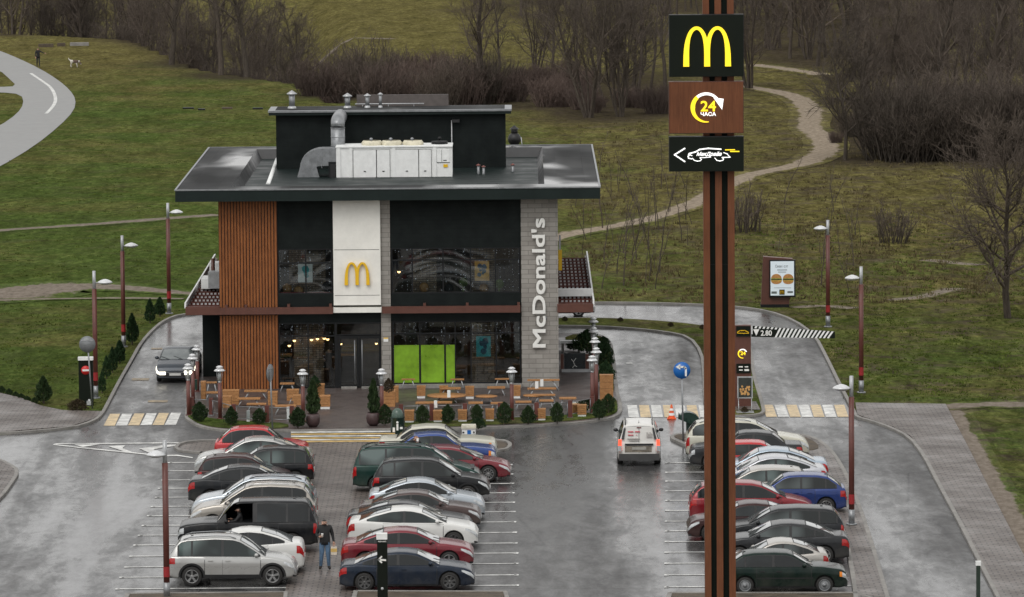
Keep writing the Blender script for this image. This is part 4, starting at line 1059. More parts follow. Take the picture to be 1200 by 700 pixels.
m = MB(); m.box(ix0 + .3, ix1 - .3, iy0 + .2, iy1 - .2, fz - .1, fz); B(m, 'roof_deck', simple('roof_membrane', (.06, .061, .063), .33, 0, .45, .5))
m = MB(); m.box(FX0 - .03, FX1 + .03, YR - .03, YR + .05, FZ1 - .03, FZ1 + .03); m.box(FX0 - .03, FX0 + .05, YR + .05, YBK, FZ1 - .03, FZ1 + .03); m.box(FX1 - .05, FX1 + .03, YR + .05, YBK, FZ1 - .03, FZ1 + .03); m.box(FX0 + .05, FX1 - .05, YBK - .05, YBK + .03, FZ1 - .03, FZ1 + .03)
B(m, 'roof_coping', STEEL)
# penthouse
YP = G(457, 206.8, fz).y; px0, px1 = P(323.7, 170, YP).x, P(592.6, 170, YP).x; pz = P(457, 134, YP).z
ph = MB(); ph.box(px0, px1, YP, YP + 2.5, fz, pz); pent = B(ph, 'penthouse', SIDING)
m = MB(); c0, c1 = P(314.8, 130, YP - .35).x, P(598.8, 130, YP - .35).x; m.box(c0, c1, YP - .35, YP + 2.8, pz, pz + .13); m.m = 1; m.box(c0 - .03, c1 + .03, YP - .40, YP + 2.85, pz + .13, pz + .22); m.m = 2; m.box(c0 + .3, c1 - .3, YP, YP + 2.5, pz + .22, pz + .24)
B(m, 'penthouse_roof', [FASC, STEEL, ROOFM], pent)
m = MB(); a = P(416, 106, YP + 7); b = P(525.5, 127, YP + 7); a0 = P(416, 110, YP + 7)
m.box(P(418, 110, YP + 2.3).x, P(525.5, 110, YP + 2.3).x, YP + 2.2, YP + 2.35, pz + .24, P(520, 110.5, YP + 2.3).z); B(m, 'rooftop_screen', simple('screen_grey_brown', (.10, .085, .08), .6), pent)
m = MB(); p = P(440, 122, YP + 1.9); m.tube([(P(416, 122, YP + 1.9).x, YP + 1.9, p.z), (P(497, 122, YP + 1.9).x, YP + 1.9, p.z)], .035, 6)
for q in (425, 455, 485): xx = P(q, 122, YP + 1.9).x; m.tube([(xx, YP + 1.9, pz + .2), (xx, YP + 1.9, p.z)], .02, 5)
B(m, 'roof_rail', GREYM, pent)
# wall lamp on a bracket + conduit on the penthouse
m = MB(); xx = P(529.5, 170, YP - .1).x; m.tube([(xx, YP - .12, fz), (xx, YP - .12, P(529, 141, YP).z)], .03, 6); xl = P(533.5, 142, YP - .2).x; zl_ = P(533.5, 142, YP - .2).z; m.m = 1; m.box(xl - .16, xl + .2, YP - .35, YP - .05, zl_ - .06, zl_ + .08)
B(m, 'conduit', [GREYM, BLACK], pent)
# white pipe on the roof, left of the penthouse
m = MB(); a = G(314, 217, fz + .35); b = G(326, 184, fz + .35); m.tube([a, b], .11, 8); a2 = G(309, 215, fz + .3); m.tube([a2, G(324, 190, fz + .3)], .05, 6)
for t_ in (.1, .5, .9): q_ = a.lerp(b, t_); m.box(q_.x - .12, q_.x + .12, q_.y - .05, q_.y + .05, fz, q_.z)
B(m, 'roof_pipe', WHITES)
m = MB(); a = P(316, 219, iy0 + .3); b = P(394, 219, iy0 + .3); m.box(a.x, b.x, iy0 + .1, iy0 + .4, fz, fz + .32); B(m, 'roof_cable_tray', WHITES)
# vents: thing-level copies stay parts of the roof (fixed), each its own mesh
def vent(px, pyt, pyb, Yv, wpx, mat=STEEL, cap=GREYM, base=None, ribs=False, nm='roof_vent'):
    zb_ = P(px, pyb, Yv).z if base is None else base; ztp = P(px, pyt, Yv).z; x = P(px, pyb, Yv).x; r = wpx / 2 * Yv / F
    mm = MB(); mm.cyl((x, Yv), r, zb_, ztp - r * .9, 12); mm.m = 1; mm.lathe([(r * .9, ztp - r * 1.6), (r * 1.75, ztp - r * 1.3), (r * 1.75, ztp - r * 1.1), (.01, ztp)], (x, Yv, 0), 14); mm.lathe([(r * 1.5, zb_), (r * 1.3, zb_ + .1), (r, zb_ + .12)], (x, Yv, 0), 12)
    return B(mm, nm, [mat, cap])
vent(342.2, 106, 128, YP + 1.2, 7, base=pz + .22); vent(407.3, 109, 128, YP + 1.2, 6.4, base=pz + .22); vent(430.6, 109.5, 128, YP + 1.2, 4.8, base=pz + .22); vent(445.8, 108.5, 128, YP + 1.2, 3.6, base=pz + .22)
RDV = simple('red_band', (.35, .06, .03), .5)
for q, t1, b1 in ((560.7, 192, 214), (566.7, 193.8, 214), (601, 191.5, 211)):
    Yv = G(q, b1, fz).y; vent(q, t1, b1, Yv, 3.2, STEEL, simple('vent_cap_dark_red', (.16, .05, .04), .5), base=fz)
for q, t1, b1 in ((615.5, 182, 192), (572.5, 211, 218)): Yv = G(q, b1, fz).y; vent(q, t1, b1, Yv, 1.6, BLACK, BLACK, base=fz)
m = MB(); Yv = G(603, 182, fz).y; p = P(603, 182, Yv); 
m.cyl((p.x, Yv), .14, fz, fz + .55, 10); m.sph((p.x, Yv, fz + .8), .33, 12, (1, 1, 1.05)); m.cyl((p.x, Yv), .17, fz + 1.05, fz + 1.35, 10); m.lathe([(.24, fz + 1.3), (.02, fz + 1.48)], (p.x, Yv, 0), 12); m.m = 1; m.tube([(p.x + .33, Yv - .1, fz + .9), (p.x + .38, Yv - .1, fz + .5), (p.x + .1, Yv - .1, fz + .3)], .03, 6)
B(m, 'black_extract_fan', [BLACK, GREYM])
# ---- air handling unit
YA = G(462, 217.5, fz).y + .1; ax0, ax1 = P(394, 195, YA).x, P(530, 195, YA).x; az0 = fz + .16; az1 = P(462, 172.8, YA).z
unit = thing('rooftop_air_unit', 'long white air handling unit with fans on the flat roof', 'air unit', ((ax0 + ax1) / 2, YA, fz))
m = MB(); dep = 2.1; xs1 = P(508.5, 195, YA).x
m.box(ax0, ax1, YA, YA + dep, az0, az1); m.m = 1; m.box(ax0 + .1, ax1 - .1, YA + .1, YA + dep - .1, fz, az0); m.build('casing', [WHITES, BLACK], unit, world=True)
m = MB(); 
for q in (395, 409, 459.5, 507.5): x = P(q, 195, YA).x; m.box(x, x + .16, YA - .05, YA + .02, fz + .02, az1 - .02)
m.box(ax0 - .02, ax1 + .02, YA - .06, YA + dep, az1, az1 + .05); m.build('frame', WHITES, unit, world=True)
for a, b in ((414, 441), (441.6, 457), (463, 490.5), (491, 505.5)):
    m = MB(); x0, x1 = P(a, 195, YA).x, P(b, 195, YA).x; m.box(x0, x1, YA - .035, YA + .01, az0 + .06, az1 - .1); m.m = 1; m.box((x0 + x1) / 2 - .05, (x0 + x1) / 2 + .05, YA - .06, YA - .03, az0 + .48, az0 + .52)
    for xe in (x0, x1): m.box(xe - .008, xe + .008, YA - .038, YA - .03, az0 + .06, az1 - .1)
    m.box(x0, x1, YA - .038, YA - .03, az1 - .11, az1 - .095)
    m.build('service_door', [WHITES, DARKM], unit, world=True)
m = MB(); x0, x1 = P(512, 195, YA).x, P(527, 195, YA).x; zz0 = az0 + .1; m.box(x0, x1, YA - .03, YA + .01, az0 + .9, az1 - .12); m.m = 1; m.box(x0, x1, YA - .034, YA - .02, az0 + .88, az0 + .90); m.box(x0 + .22, x0 + .235, YA - .035, YA - .02, az0 + .9, az1 - .12); m.box(x0 + .3, x0 + .45, YA - .036, YA - .02, az0 + .96, az0 + 1.0); m.m = 2; m.box(x0 + .3, x0 + .5, YA - .036, YA - .02, az0 + .66, az0 + .80)
m.build('control_panel', [WHITES, DARKM, YELLOW], unit, world=True); m = MB(); m.m = 1; m.lathe([(.001, 0), (.045, 0)], (x0 + .42, YA - .012, az0 + .08), 10, 'y'); m.lathe([(.001, 0), (.045, 0)], (x0 + .58, YA - .012, az0 + .08), 10, 'y'); m.box(x0 + .42, x0 + .58, YA - .013, YA - .008, az0 + .06, az0 + .10); m.build('cable_gland', [WHITES, DARKM, YELLOW], unit, world=True)
for q in (436, 459, 484):
    m = MB(); x = P(q, 170, YA + 1).x; m.lathe([(.48, 0), (.50, .10), (.42, .20), (.40, .22)], (x, YA + .95, az1 + .05), 20); m.m = 1; m.lathe([(.001, .16), (.41, .16)], (x, YA + .95, az1 + .05), 20)
    m.m = 2; m.sph((x - .04, YA + .95, az1 + .30), .09, 8); m.box(x - .04, x - .02, YA + .5, YA + 1.4, az1 + .26, az1 + .28); m.build('fan', [simple('cream_metal', (.60, .56, .43), .5), DARKM, STEEL], unit, world=True)
m = MB(); x = P(515, 170, YA + 1).x; m.sph((x, YA + 1.3, az1 + .3), .09, 8); m.cyl((x, YA + 1.3), .38, az1 + .05, az1 + .18, 16); m.build('fan', [DARKM], unit, world=True)
# ducts
duct = thing('ventilation_duct', 'grey curved ventilation duct beside the white roof unit', 'duct', (ax0 - .6, YA + .6, fz))
m = MB(); yd = YA + .25; pr_ = []
cxd, czd = P(378, 199, yd).x, P(378, 196, yd).z
for i in range(9):
    a = pi / 2 * i / 8; ro, ri2 = 1.10, .28
    pr_.append((cxd - ro * cos(a) * .95, cxd - ri2 * cos(a), czd + ro * sin(a) * .78, czd + ri2 * sin(a) * .2))
rows = []
rows.append([(cxd - 1.18, yd, fz + .38), (cxd - .15, yd, fz + .38), (cxd - .15, yd + 1.2, fz + .38), (cxd - 1.18, yd + 1.2, fz + .38)])
for (xo, xi, zo, zi) in pr_: rows.append([(xo, yd, zo), (xi, yd, zi), (xi, yd + 1.2, zi), (xo, yd + 1.2, zo)])
rows.append([(ax0, yd, rows[-1][0][2]), (ax0, yd, rows[-1][1][2]), (ax0, yd + 1.2, rows[-1][2][2]), (ax0, yd + 1.2, rows[-1][3][2])])
m.grid(rows, smooth=False, close=True)
for q in (.0, .45): x = cxd + q * .9 - .05; m.box(x, x + .03, yd - .03, yd + 1.2, czd - .05, czd + .86 - abs(q) * .0)
m.build('elbow', STEEL, duct, world=True)
m = MB(); m.box(cxd - 1.25, cxd + .35, yd - .1, yd + 1.0, fz + .06, fz + .2, .0); m.box(P(385, 200, YA).x, ax0, YA, YA + .3, fz + .1, fz + 1.1); m.m = 1; m.box(P(387, 200, YA).x, ax0 - .05, YA - .02, YA, fz + .2, fz + 1.0); m.build('support_frame', [DARKM, BLACK], duct, world=True)
m = MB(); yv = YA + 1.6; x = P(396, 160, yv).x; z0 = fz + .9; z1 = P(396, 150, yv).z; r = 8.3 * yv / F
m.cyl((x, yv), r, z0, z1, 18); m.tube([(x, yv, z1), (x, yv + .05, z1 + r * .45), (x, yv + .22, z1 + r * .8), (x, yv + .6, z1 + r * .95), (x, YP, z1 + r * .9)], [r, r, r, r, r], 18)
for q in (.25, .5, .75, 1.0): m.lathe([(r, -.02), (r + .025, 0), (r, .02)], (x, yv, z0 + (z1 - z0) * q), 18)
m.build('riser_pipe', STEEL, duct, world=True)
# ------------------------------------------------------------------ bare trees, thickets, evergreens
def gen_tree(seed, h, spread=.35, stems=1, dens=1.0, upright=.5, r0=None, twig=.014, crown_from=.25):
    """returns (trunk MB, crown MB); branches taper and divide three times"""
    rnd = random.Random(seed); tr = MB(); cr = MB(); r0 = r0 or h * .013
    def grow(mb, p, d, ln, r, n, lvl, wob, up):
        pts = [p.copy()]; rs = [r]; step = ln / n; d = d.normalized()
        for i in range(n):
            d = (d + Vector((rnd.gauss(0, wob), rnd.gauss(0, wob), rnd.gauss(0, wob) * .7 + up))).normalized()
            p = p + d * step; pts.append(p.copy()); rs.append(max(twig * .55, r * (1 - (i + 1) / n * .82)))
        mb.tube(pts, rs, 7 if lvl == 0 else (5 if lvl == 1 else 3), caps=False); return pts, rs
    def along(pts, rs, t):
        k = t * (len(pts) - 1); i = min(int(k), len(pts) - 2); f = k - i
        return pts[i].lerp(pts[i + 1], f), rs[i] * (1 - f) + rs[i + 1] * f, (pts[i + 1] - pts[i]).normalized()
    def side(d, ang):
        a = Vector((rnd.gauss(0, 1), rnd.gauss(0, 1), rnd.gauss(0, 1))); a = (a - d * a.dot(d)).normalized()
        return (d * cos(ang) + a * sin(ang)).normalized()
    for s in range(stems):
        if stems == 1: d0 = Vector((rnd.gauss(0, .05), rnd.gauss(0, .05), 1)); hh = h; b = Vector((0, 0, -.1))
        else:
            a = 2 * pi * s / stems + rnd.random(); tl = rnd.uniform(.05, spread * 1.1)
            d0 = Vector((cos(a) * tl, sin(a) * tl, 1)); hh = h * rnd.uniform(.7, 1); b = Vector((cos(a) * .25, sin(a) * .25, -.1))
        rr = r0 * (1 if stems == 1 else rnd.uniform(.4, .7))
        tp, trs = grow(tr, b, d0, hh, rr, 12, 0, .07, .02)
        n1 = int(17 * dens) if stems == 1 else int(10 * dens)
        for i in range(n1):
            t = crown_from + (1 - crown_from) * (i + rnd.random()) / n1
            p, r, d = along(tp, trs, t); ln = hh * spread * (1.15 - t * .8) * rnd.uniform(.7, 1.2)
            bp, brs = grow(cr, p, side(d, rnd.uniform(.6, 1.15) * (1.2 - upright * .6)), ln, min(r * .6, .10), 6, 1, .13, .06 + upright * .08)
            for j in range(int(7 * dens)):
                p2, r2, d2 = along(bp, brs, rnd.uniform(.2, 1)); l2 = ln * rnd.uniform(.28, .55)
                cp, crs = grow(cr, p2, side(d2, rnd.uniform(.4, .9)), l2, min(r2 * .7, .035), 4, 2, .16, .05)
                for k in range(int(6 * dens)):
                    p3, r3, d3 = along(cp, crs, rnd.uniform(.15, 1))
                    grow(cr, p3, side(d3, rnd.uniform(.3, .9)), l2 * rnd.uniform(.3, .65), twig, 2, 3, .2, .05)
    return tr, cr
def gen_shrub(seed, h, wd, n=90, twig=.012):
    rnd = random.Random(seed); st = MB(); cr = MB()
    for s in range(n):
        a = rnd.uniform(0, 2 * pi); q = sqrt(rnd.random()); x, y = cos(a) * q * wd * .30, sin(a) * q * wd * .30
        tl = q * rnd.uniform(.3, 1.2) * wd / h * .5
        d = Vector((cos(a) * tl + rnd.gauss(0, .12), sin(a) * tl + rnd.gauss(0, .12), 1)).normalized(); hh = h * rnd.uniform(.6, 1) * (1 - .22 * q)
        pts = []; p = Vector((x, y, -.1))
        for i in range(6):
            pts.append(p.copy()); d = (d + Vector((rnd.gauss(0, .1), rnd.gauss(0, .1), .03))).normalized(); p = p + d * hh / 5
        st.tube(pts, [.03 * (1 - i / 6.5) + .006 for i in range(6)], 4, caps=False)
        for k in range(11):
            t = rnd.uniform(.2, .98) * 5; i = min(int(t), 4); b = pts[i].lerp(pts[i + 1], t - i)
            dd = Vector((rnd.gauss(0, .6), rnd.gauss(0, .6), rnd.uniform(.3, 1.2))).normalized(); l = hh * rnd.uniform(.12, .3)
            m_ = b + dd * l * .5 + Vector((rnd.gauss(0, .05), rnd.gauss(0, .05), .03)); e = b + dd * l + Vector((0, 0, .1))
            cr.tube([b, m_, e], [twig, twig * .8, twig * .5], 3, caps=False)
            for _ in range(2):
                d2 = (dd + Vector((rnd.gauss(0, .5), rnd.gauss(0, .5), rnd.gauss(0, .4)))).normalized(); cr.tube([m_, m_ + d2 * l * .5], [twig * .8, twig * .5], 3, caps=False)
    return st, cr
TM = {}
def tree_kind(key, mbs, mats): TM[key] = [m.mesh(nm, [mt], fix=False) for m, nm, mt in zip(mbs, ('trunk', 'crown'), mats)]
for i in range(4): tree_kind('tall%d' % i, gen_tree(10 + i, 13, .34, 1, 1.3, .6, .17, .013), (BARK, TWIG))
for i in range(3): tree_kind('multi%d' % i, gen_tree(30 + i, 12, .40, 7, 1.05, .55, .20, .013, .18), (BARK, TWIG))
for i in range(2): tree_kind('round%d' % i, gen_tree(50 + i, 7.5, .46, 1, 1.35, .3, .14, .013, .2), (BARK, TWIG))
for i in range(3): tree_kind('pole%d' % i, gen_tree(60 + i, 12, .18, 1, 1.1, .8, .12, .014, .3), (BARK, TWIG))
for i in range(3): tree_kind('thick%d' % i, gen_shrub(70 + i, 5.0, 5.5, 110, .012), (BARK, TWIG))
for i in range(2): tree_kind('red%d' % i, gen_shrub(80 + i, 3.6, 4.5, 110, .014), (TWIGR, TWIGR))
tree_kind('wispy', gen_shrub(77, 3.0, 3.4, 34, .011), (BARK, TWIG))
tree_kind('full', gen_tree(58, 8.5, .50, 1, 1.6, .3, .17, .013, .16), (BARK, TWIG))
tree_kind('big', gen_tree(59, 15, .30, 1, 1.5, .6, .30, .014, .2), (BARK, TWIG))
def sapling(seed):
    t, c = gen_tree(seed, 3.0, .20, 1, .45, .9, .03, .008, .3); return t, c
for i in range(3): tree_kind('sap%d' % i, sapling(90 + i), (BARK, TWIG))
TREES = 0; LIT = []
def tree(key, px, py, sc_, name, label, group=None, cat='tree', off=0, zoff=0):
    global TREES
    TREES += 1
    g = G(px, py); X, Y = g.x, g.y + off; z = tz(X, Y) + zoff
    if not key.startswith('sap'): LIT.append((X, Y, 7.0 if cat == 'tree' else 4.5))
    me = TM[key]; rnd = random.Random(int(px * 7 + py * 13))
    t = thing(name, label, cat, (X, Y, z), rnd.uniform(0, 6.28), group)
    t.scale = (sc_ * rnd.uniform(.92, 1.1), sc_ * rnd.uniform(.92, 1.1), sc_ * rnd.uniform(.94, 1.06))
    tn, cn = ('trunk', 'crown') if cat == 'tree' else ('stems', 'twigs')
    link(me[0], tn, t); link(me[1], cn, t); return t
# singled-out trees
tree('big', 566, 123, .82, 'bare_tree', 'slim bare tree with a side twin, right above the dark rooftop block'); tree('pole1', 584, 114, .9, 'bare_tree', 'thin bare tree close to the right of the slim one above the roof block')
tree('multi0', 690, 138, 1.15, 'bare_tree', 'widest many-stemmed bare tree fanning out between roof and tall sign'); tree('multi1', 727, 137, .9, 'bare_tree', 'many-stemmed bare tree just left of the tall sign panels')
tree('pole0', 709, 126, 1.0, 'bare_tree', 'straight slender bare tree between the two fanning trees'); tree('pole2', 700, 118, 1., 'bare_tree', 'straight slender bare tree right behind the widest fanning tree')
tree('pole1', 748, 120, 1.0, 'bare_tree', 'slender bare tree whose foot is just left of the arches panel'); tree('pole2', 762, 112, 1.0, 'bare_tree', 'slender bare tree partly hidden by the arches panel edge')
tree('multi2', 878, 104, .95, 'bare_tree', 'bare tree right of the arches panel at the far end of the sandy path')
tree('round0', 990, 188, 1.15, 'bare_tree', 'round bare tree right of the bend of the sandy path'); tree('round1', 1031, 183, 1.25, 'bare_tree', 'dark bare tree with a thick single trunk, second right of the sandy path')
tree('full', 1181, 373, 1.08, 'bare_tree', 'lone bare tree standing in the grass at the right edge'); 
tree('wispy', 1046, 285, .88, 'bare_bush', 'small round bare bush alone in the right meadow', cat='bush'); tree('wispy', 869, 272, 1.1, 'bare_bush', 'bare bush partly hidden behind the tall sign pylon', cat='bush')
tree('tall2', 1000, 92, 1.15, 'bare_tree', 'tall pale-limbed bare tree above the bend of the sandy path'); tree('tall0', 958, 78, 1.0, 'bare_tree', 'bare tree left of the tall pale-limbed tree behind the path')
tree('tall3', 97, 36, 1.1, 'bare_tree', 'bare tree with a dark twin trunk behind the walker on the left hill'); tree('pole0', 99, 35, 1.1, 'bare_tree', 'second dark trunk leaning on the twin tree behind the left hill')
tree('big', 201, 76, .95, 'bare_tree', 'dark-trunked tall tree at the left of the clump on the hill crest'); tree('big', 259, 88, 1.0, 'bare_tree', 'tallest dark-trunked tree in the middle of the hill crest clump'); tree('big', 289, 90, .85, 'bare_tree', 'dark-trunked tree leaning at the right of the hill crest clump')
tree('big', 1095, 150, .9, 'bare_tree', 'big dark tree rising behind the right thicket'); tree('big', 1160, 140, 1.0, 'bare_tree', 'big dark tree at the far right behind the thicket')
# woods
rnd = random.Random(5)
TKS = ['tall0', 'tall1', 'tall2', 'tall3', 'pole0', 'pole1', 'pole2', 'multi0', 'multi1', 'multi2']
def wood(n, px0, px1, pyf, label, group, keys=TKS, s0=.75, s1=1.1, name='bare_tree', cat='tree'):
    for i in range(n):
        px = px0 + (px1 - px0) * (i + rnd.uniform(.1, .9)) / n; py = pyf(px)
        tree(rnd.choice(keys), px, py, rnd.uniform(s0, s1), name, label, group, cat)
wood(30, -30, 185, lambda x: rnd.uniform(20, 38), 'bare tree in the wood behind the top of the left grass hill', 'trees behind the left hill top')
wood(24, 165, 355, lambda x: ip([(165, 44), (230, 68), (300, 84), (355, 93)], x) - rnd.uniform(1, 22), 'bare tree in the dense clump beyond the crest of the left hill', 'trees beyond the hill crest', s0=.65, s1=.95)
THK = ['thick0', 'thick1', 'thick2']
wood(17, 120, 372, lambda x: ip([(120, 42), (165, 47), (230, 74), (300, 90), (375, 104)], x) - rnd.uniform(0, 16), 'grey bare thicket bush beyond the crest of the left hill', 'bushes beyond the hill crest', THK, .6, 1.1, 'bare_bush', 'bush')
wood(16, 366, 562, lambda x: rnd.uniform(98, 127), 'reddish bare thicket bush behind the dark rooftop block', 'bushes behind the roof', ['red0', 'red1', 'thick2'], .7, 1.15, 'bare_bush', 'bush')
wood(9, 565, 680, lambda x: rnd.uniform(108, 128), 'low bare bush between the rooftop block and the fanning tree', 'low bushes right of the roof', ['red0', 'red1', 'thick2'], .6, .95, 'bare_bush', 'bush')
wood(9, 620, 785, lambda x: rnd.uniform(86, 120), 'bare tree in the group between rooftop block and tall sign', 'trees left of the tall sign', s0=.8, s1=1.05)
wood(6, 640, 790, lambda x: rnd.uniform(118, 134), 'low bare bush under the trees left of the tall sign', 'bushes left of the tall sign', ['red0', 'red1'], .5, .8, 'bare_bush', 'bush')
wood(18, 1050, 1230, lambda x: rnd.uniform(168, 190), 'dark dense bare bush in the thicket on the right below the wood', 'bushes of the right thicket', THK, .95, 1.45, 'bare_bush', 'bush')
wood(34, 880, 1230, lambda x: rnd.uniform(60, 120) if x > 1010 else rnd.uniform(28, 70), 'bare tree in the wood on the right above the meadow', 'trees of the right wood', s0=.8, s1=1.15)
wood(20, 1000, 1230, lambda x: rnd.uniform(110, 160), 'bare tree in front of the right wood, above the thicket', 'trees in front of the right wood', s0=.55, s1=.85)
wood(20, 780, 1000, lambda x: rnd.uniform(10, 46), 'bare tree at the far edge of the wood above the sandy path', 'far trees above the path', s0=.8, s1=1.1)
wood(22, 760, 1230, lambda x: rnd.uniform(-14, 14), 'bare tree at the very top of the photo in the far wood', 'far trees at the top edge', s0=.9, s1=1.1)
wood(6, 560, 700, lambda x: rnd.uniform(-10, 20), 'far bare tree in the meadow above the rooftop block', 'far trees above the roof', s0=.7, s1=1.)
wood(4, 968, 1050, lambda x: rnd.uniform(130, 172), 'small bare bush right of the bend of the sandy path', 'bushes by the path bend', ['red0', 'thick1'], .25, .45, 'bare_bush', 'bush')
# young saplings in the meadow
SK = ['sap0', 'sap1', 'sap2']
for i in range(72):
    px = rnd.uniform(672, 822) if i < 52 else rnd.uniform(880, 1010); py = rnd.uniform(215, 345)
    tree(rnd.choice(SK), px, py, rnd.uniform(.65, 1.25), 'young_sapling', 'thin leafless sapling in the meadow behind the order lane', 'saplings in the meadow')
for px, py, s in ((1000, 312, 1.1), (706, 268, 1.4), (773, 320, 1.5), (731, 335, 1.3)): tree('sap1', px, py, s, 'young_sapling', {1000: 'thin crooked sapling right of the burger billboard', 706: 'tallest thin sapling by the sandy path near the building', 773: 'thin tall sapling left of the pylon near the lane', 731: 'thin sapling nearest the order lane'}[px])
# weeds and tussocks as ground cover
PTS = [(657 + 20 * i, ip([(657, 277), (700, 269), (750, 260), (790, 248), (820, 236), (850, 218), (880, 204), (925, 197), (952, 188)], 657 + 20 * i)) for i in range(15)] + [(970, 175), (966, 162), (945, 150), (950, 137), (944, 120), (920, 109)] + [(20 * i, 268 - .6 * i * 1.2) for i in range(13)] + [(20 * i, 343) for i in range(12)]
def inpoly(x, y, q):
    c = False; n = len(q)
    for i in range(n):
        (x1, y1), (x2, y2) = q[i], q[i - 1]
        if (y1 > y) != (y2 > y) and x < (x2 - x1) * (y - y1) / (y2 - y1) + x1: c = not c
    return c
HARD = [outline, pl, pr, pb, walk]
def cover(name, n, px0, px1, py0, py1, mat, hh, seed, blades=7, spread=.25):
    r = random.Random(seed); m = MB()
    for i in range(n):
        px = r.uniform(px0, px1); py = py0 + (py1 - py0) * r.random() ** .8
        if any(inpoly(px, py, q_) for q_ in HARD): continue
        g = G(px, py); z = tz(g.x, g.y); s = r.uniform(.5, 1.5)
        if px < 400 and py < crest_y(px) + 1: continue
        if any(abs(px - a) < 20 and abs(py - b) < 9 for a, b in PTS): continue
        if r.random() > .5 + .5 * sin(px * .05 + seed) * sin(py * .11 + px * .013): continue
        for k in range(blades):
            a = r.uniform(0, 6.28); q = r.uniform(0, spread) * s; x, y = g.x + cos(a) * q, g.y + sin(a) * q; h = hh * s * r.uniform(.5, 1.1); w_ = .03 * s
            b = r.uniform(0, 6.28); dx, dy = cos(b) * w_, sin(b) * w_; lx_, ly_ = r.gauss(0, .4) * h, r.gauss(0, .4) * h
            m.add([(x - dx, y - dy, z), (x + dx, y + dy, z), (x + lx_, y + ly_, z + h)], [(0, 1, 2)])
    return tag(m.build(name, mat, fix=False), {'dry_weeds': 'dry brown weeds scattered over the meadow', 'grass_tussocks': 'green grass tussocks on the lawns'}[name], 'ground cover', kind='stuff')
WEED = simple('weed_brown', (.12, .098, .05), 1., 0, .5, .6, spec=.02); WEEDG = simple('weed_green', (.075, .10, .02), 1., 0, .5, .6, spec=.02)
cover('dry_weeds', 9000, 662, 1290, 140, 356, WEED, .17, 1)
cover('grass_tussocks', 6000, -40, 330, 90, 480, WEEDG, .06, 2)
cover('grass_tussocks', 7000, 880, 1290, 250, 470, WEEDG, .07, 3)
# evergreens: clumps of small scale-leaf sprays
def gen_thuja(seed, h=1.0, w_=.6, n=1500, top=.5, base=.08):
    r = random.Random(seed); m = MB()
    for i in range(n):
        t = r.random() ** .8; z = base * h + t * h * (1 - base); prof = (min(1, (t + .12) * 4) * (1 - max(0, (t - top) / (1 - top)) ** 1.7)) * (1 + .10 * sin(t * 23 + seed) )
        a = r.uniform(0, 6.28); R = w_ / 2 * prof * (r.random() ** .28) * (1 + .13 * sin(a * 3 + seed + t * 7) + r.gauss(0, .07)); x, y = cos(a) * R, sin(a) * R
        s = r.uniform(.025, .055) * (h + .3); u = Vector((cos(a) * .4 + r.gauss(0, .35), sin(a) * .4 + r.gauss(0, .35), 1)).normalized(); v = u.cross(Vector((r.gauss(0, 1), r.gauss(0, 1), r.gauss(0, 1)))).normalized()
        p = Vector((x, y, z)); m.add([p - v * s * .5, p + v * s * .5, p + u * s * 1.4 + v * s * .15, p + u * s * 1.4 - v * s * .15], [(0, 1, 2, 3)])
    t_ = MB(); t_.tube([(0, 0, 0), (0, 0, h * .75)], [.035 * h + .01, .01], 6); return t_, m
TH = {}
for k, a in dict(col2=(11, 1.0, .66, 1500, .4), col3=(12, 1.0, .80, 1700, .62), cone2=(13, 1.0, .62, 1300, .25), cone=(1, 1.0, .58, 1700, .35), col=(2, 1.0, .72, 1900, .55), round=(3, 1.0, 1.0, 1900, .45), tall=(4, 1.0, .40, 1500, .3)).items():
    t_, m = gen_thuja(*a); TH[k] = (t_.mesh('stem', [BARK], fix=False), m.mesh('foliage', [LEAF], fix=False), m.mesh('foliage', [LEAFB], fix=False), m.mesh('foliage', [LEAFD], fix=False))
def shrub(kind, px, pyb, pyt, wpx, name, label, group=None, z=.12, mat=0, sx=None):
    g = G(px, pyb, z); s = F / g.y; h = (pyb - pyt) / s * .99; t = thing(name, label, 'shrub', tuple(g), rnd.uniform(0, 6), group)
    if kind in ('col', 'cone'): kind = rnd.choice(['col', 'col2', 'col3'] if kind == 'col' else ['cone', 'cone2'])
    h *= rnd.uniform(.9, 1.1); base_w = dict(col2=.66, col3=.80, cone2=.62, cone=.58, col=.72, round=1.0, tall=.40)[kind]; k = wpx / s / base_w; t.scale = (k, k, h)
    link(TH[kind][0], 'stem', t); link(TH[kind][1 + mat], 'foliage', t); return t
names_t = {234: 'first clipped conical shrub at the left corner of the terrace', 271: 'second conical shrub from the left in front of the terrace fence', 304: 'third conical shrub from the left in front of the terrace fence', 349: 'bushy conical shrub just left of the left round planter',
 451: 'dark conical shrub just right of the right round planter', 495: 'conical shrub behind the cream saloon roof', 525: 'conical shrub left of the white lidded box', 559: 'conical shrub behind the white lidded box', 591: 'conical shrub left of the lamp post in the right terrace half', 619: 'wide conical shrub right of the lamp post on the right terrace half', 653: 'darkest narrow conical shrub below the stone wall', 702: 'rounded shrub at the right corner of the terrace', 713: 'rounded shrub behind the corner one, next to the wooden screen'}
for px, b, t_, w_ in ((234, 495, 470, 17), (271, 499, 476, 15), (304, 498, 478, 15), (349, 502, 477, 17), (451, 499, 474, 16), (495, 498, 476, 15), (525, 497, 474, 14), (559, 496, 476, 13), (591, 498, 474, 16), (619, 498, 474, 17), (653, 497, 472, 14), (702, 492, 468, 15), (713, 485, 460, 15)):
    shrub('col', px, b, t_, w_, 'conical_shrub', names_t[px], 'clipped shrubs along the terrace')
shrub('cone', 51, 473, 441, 18, 'conical_shrub', 'single large cone-shaped shrub at the pavement edge on the left lawn', z=0)
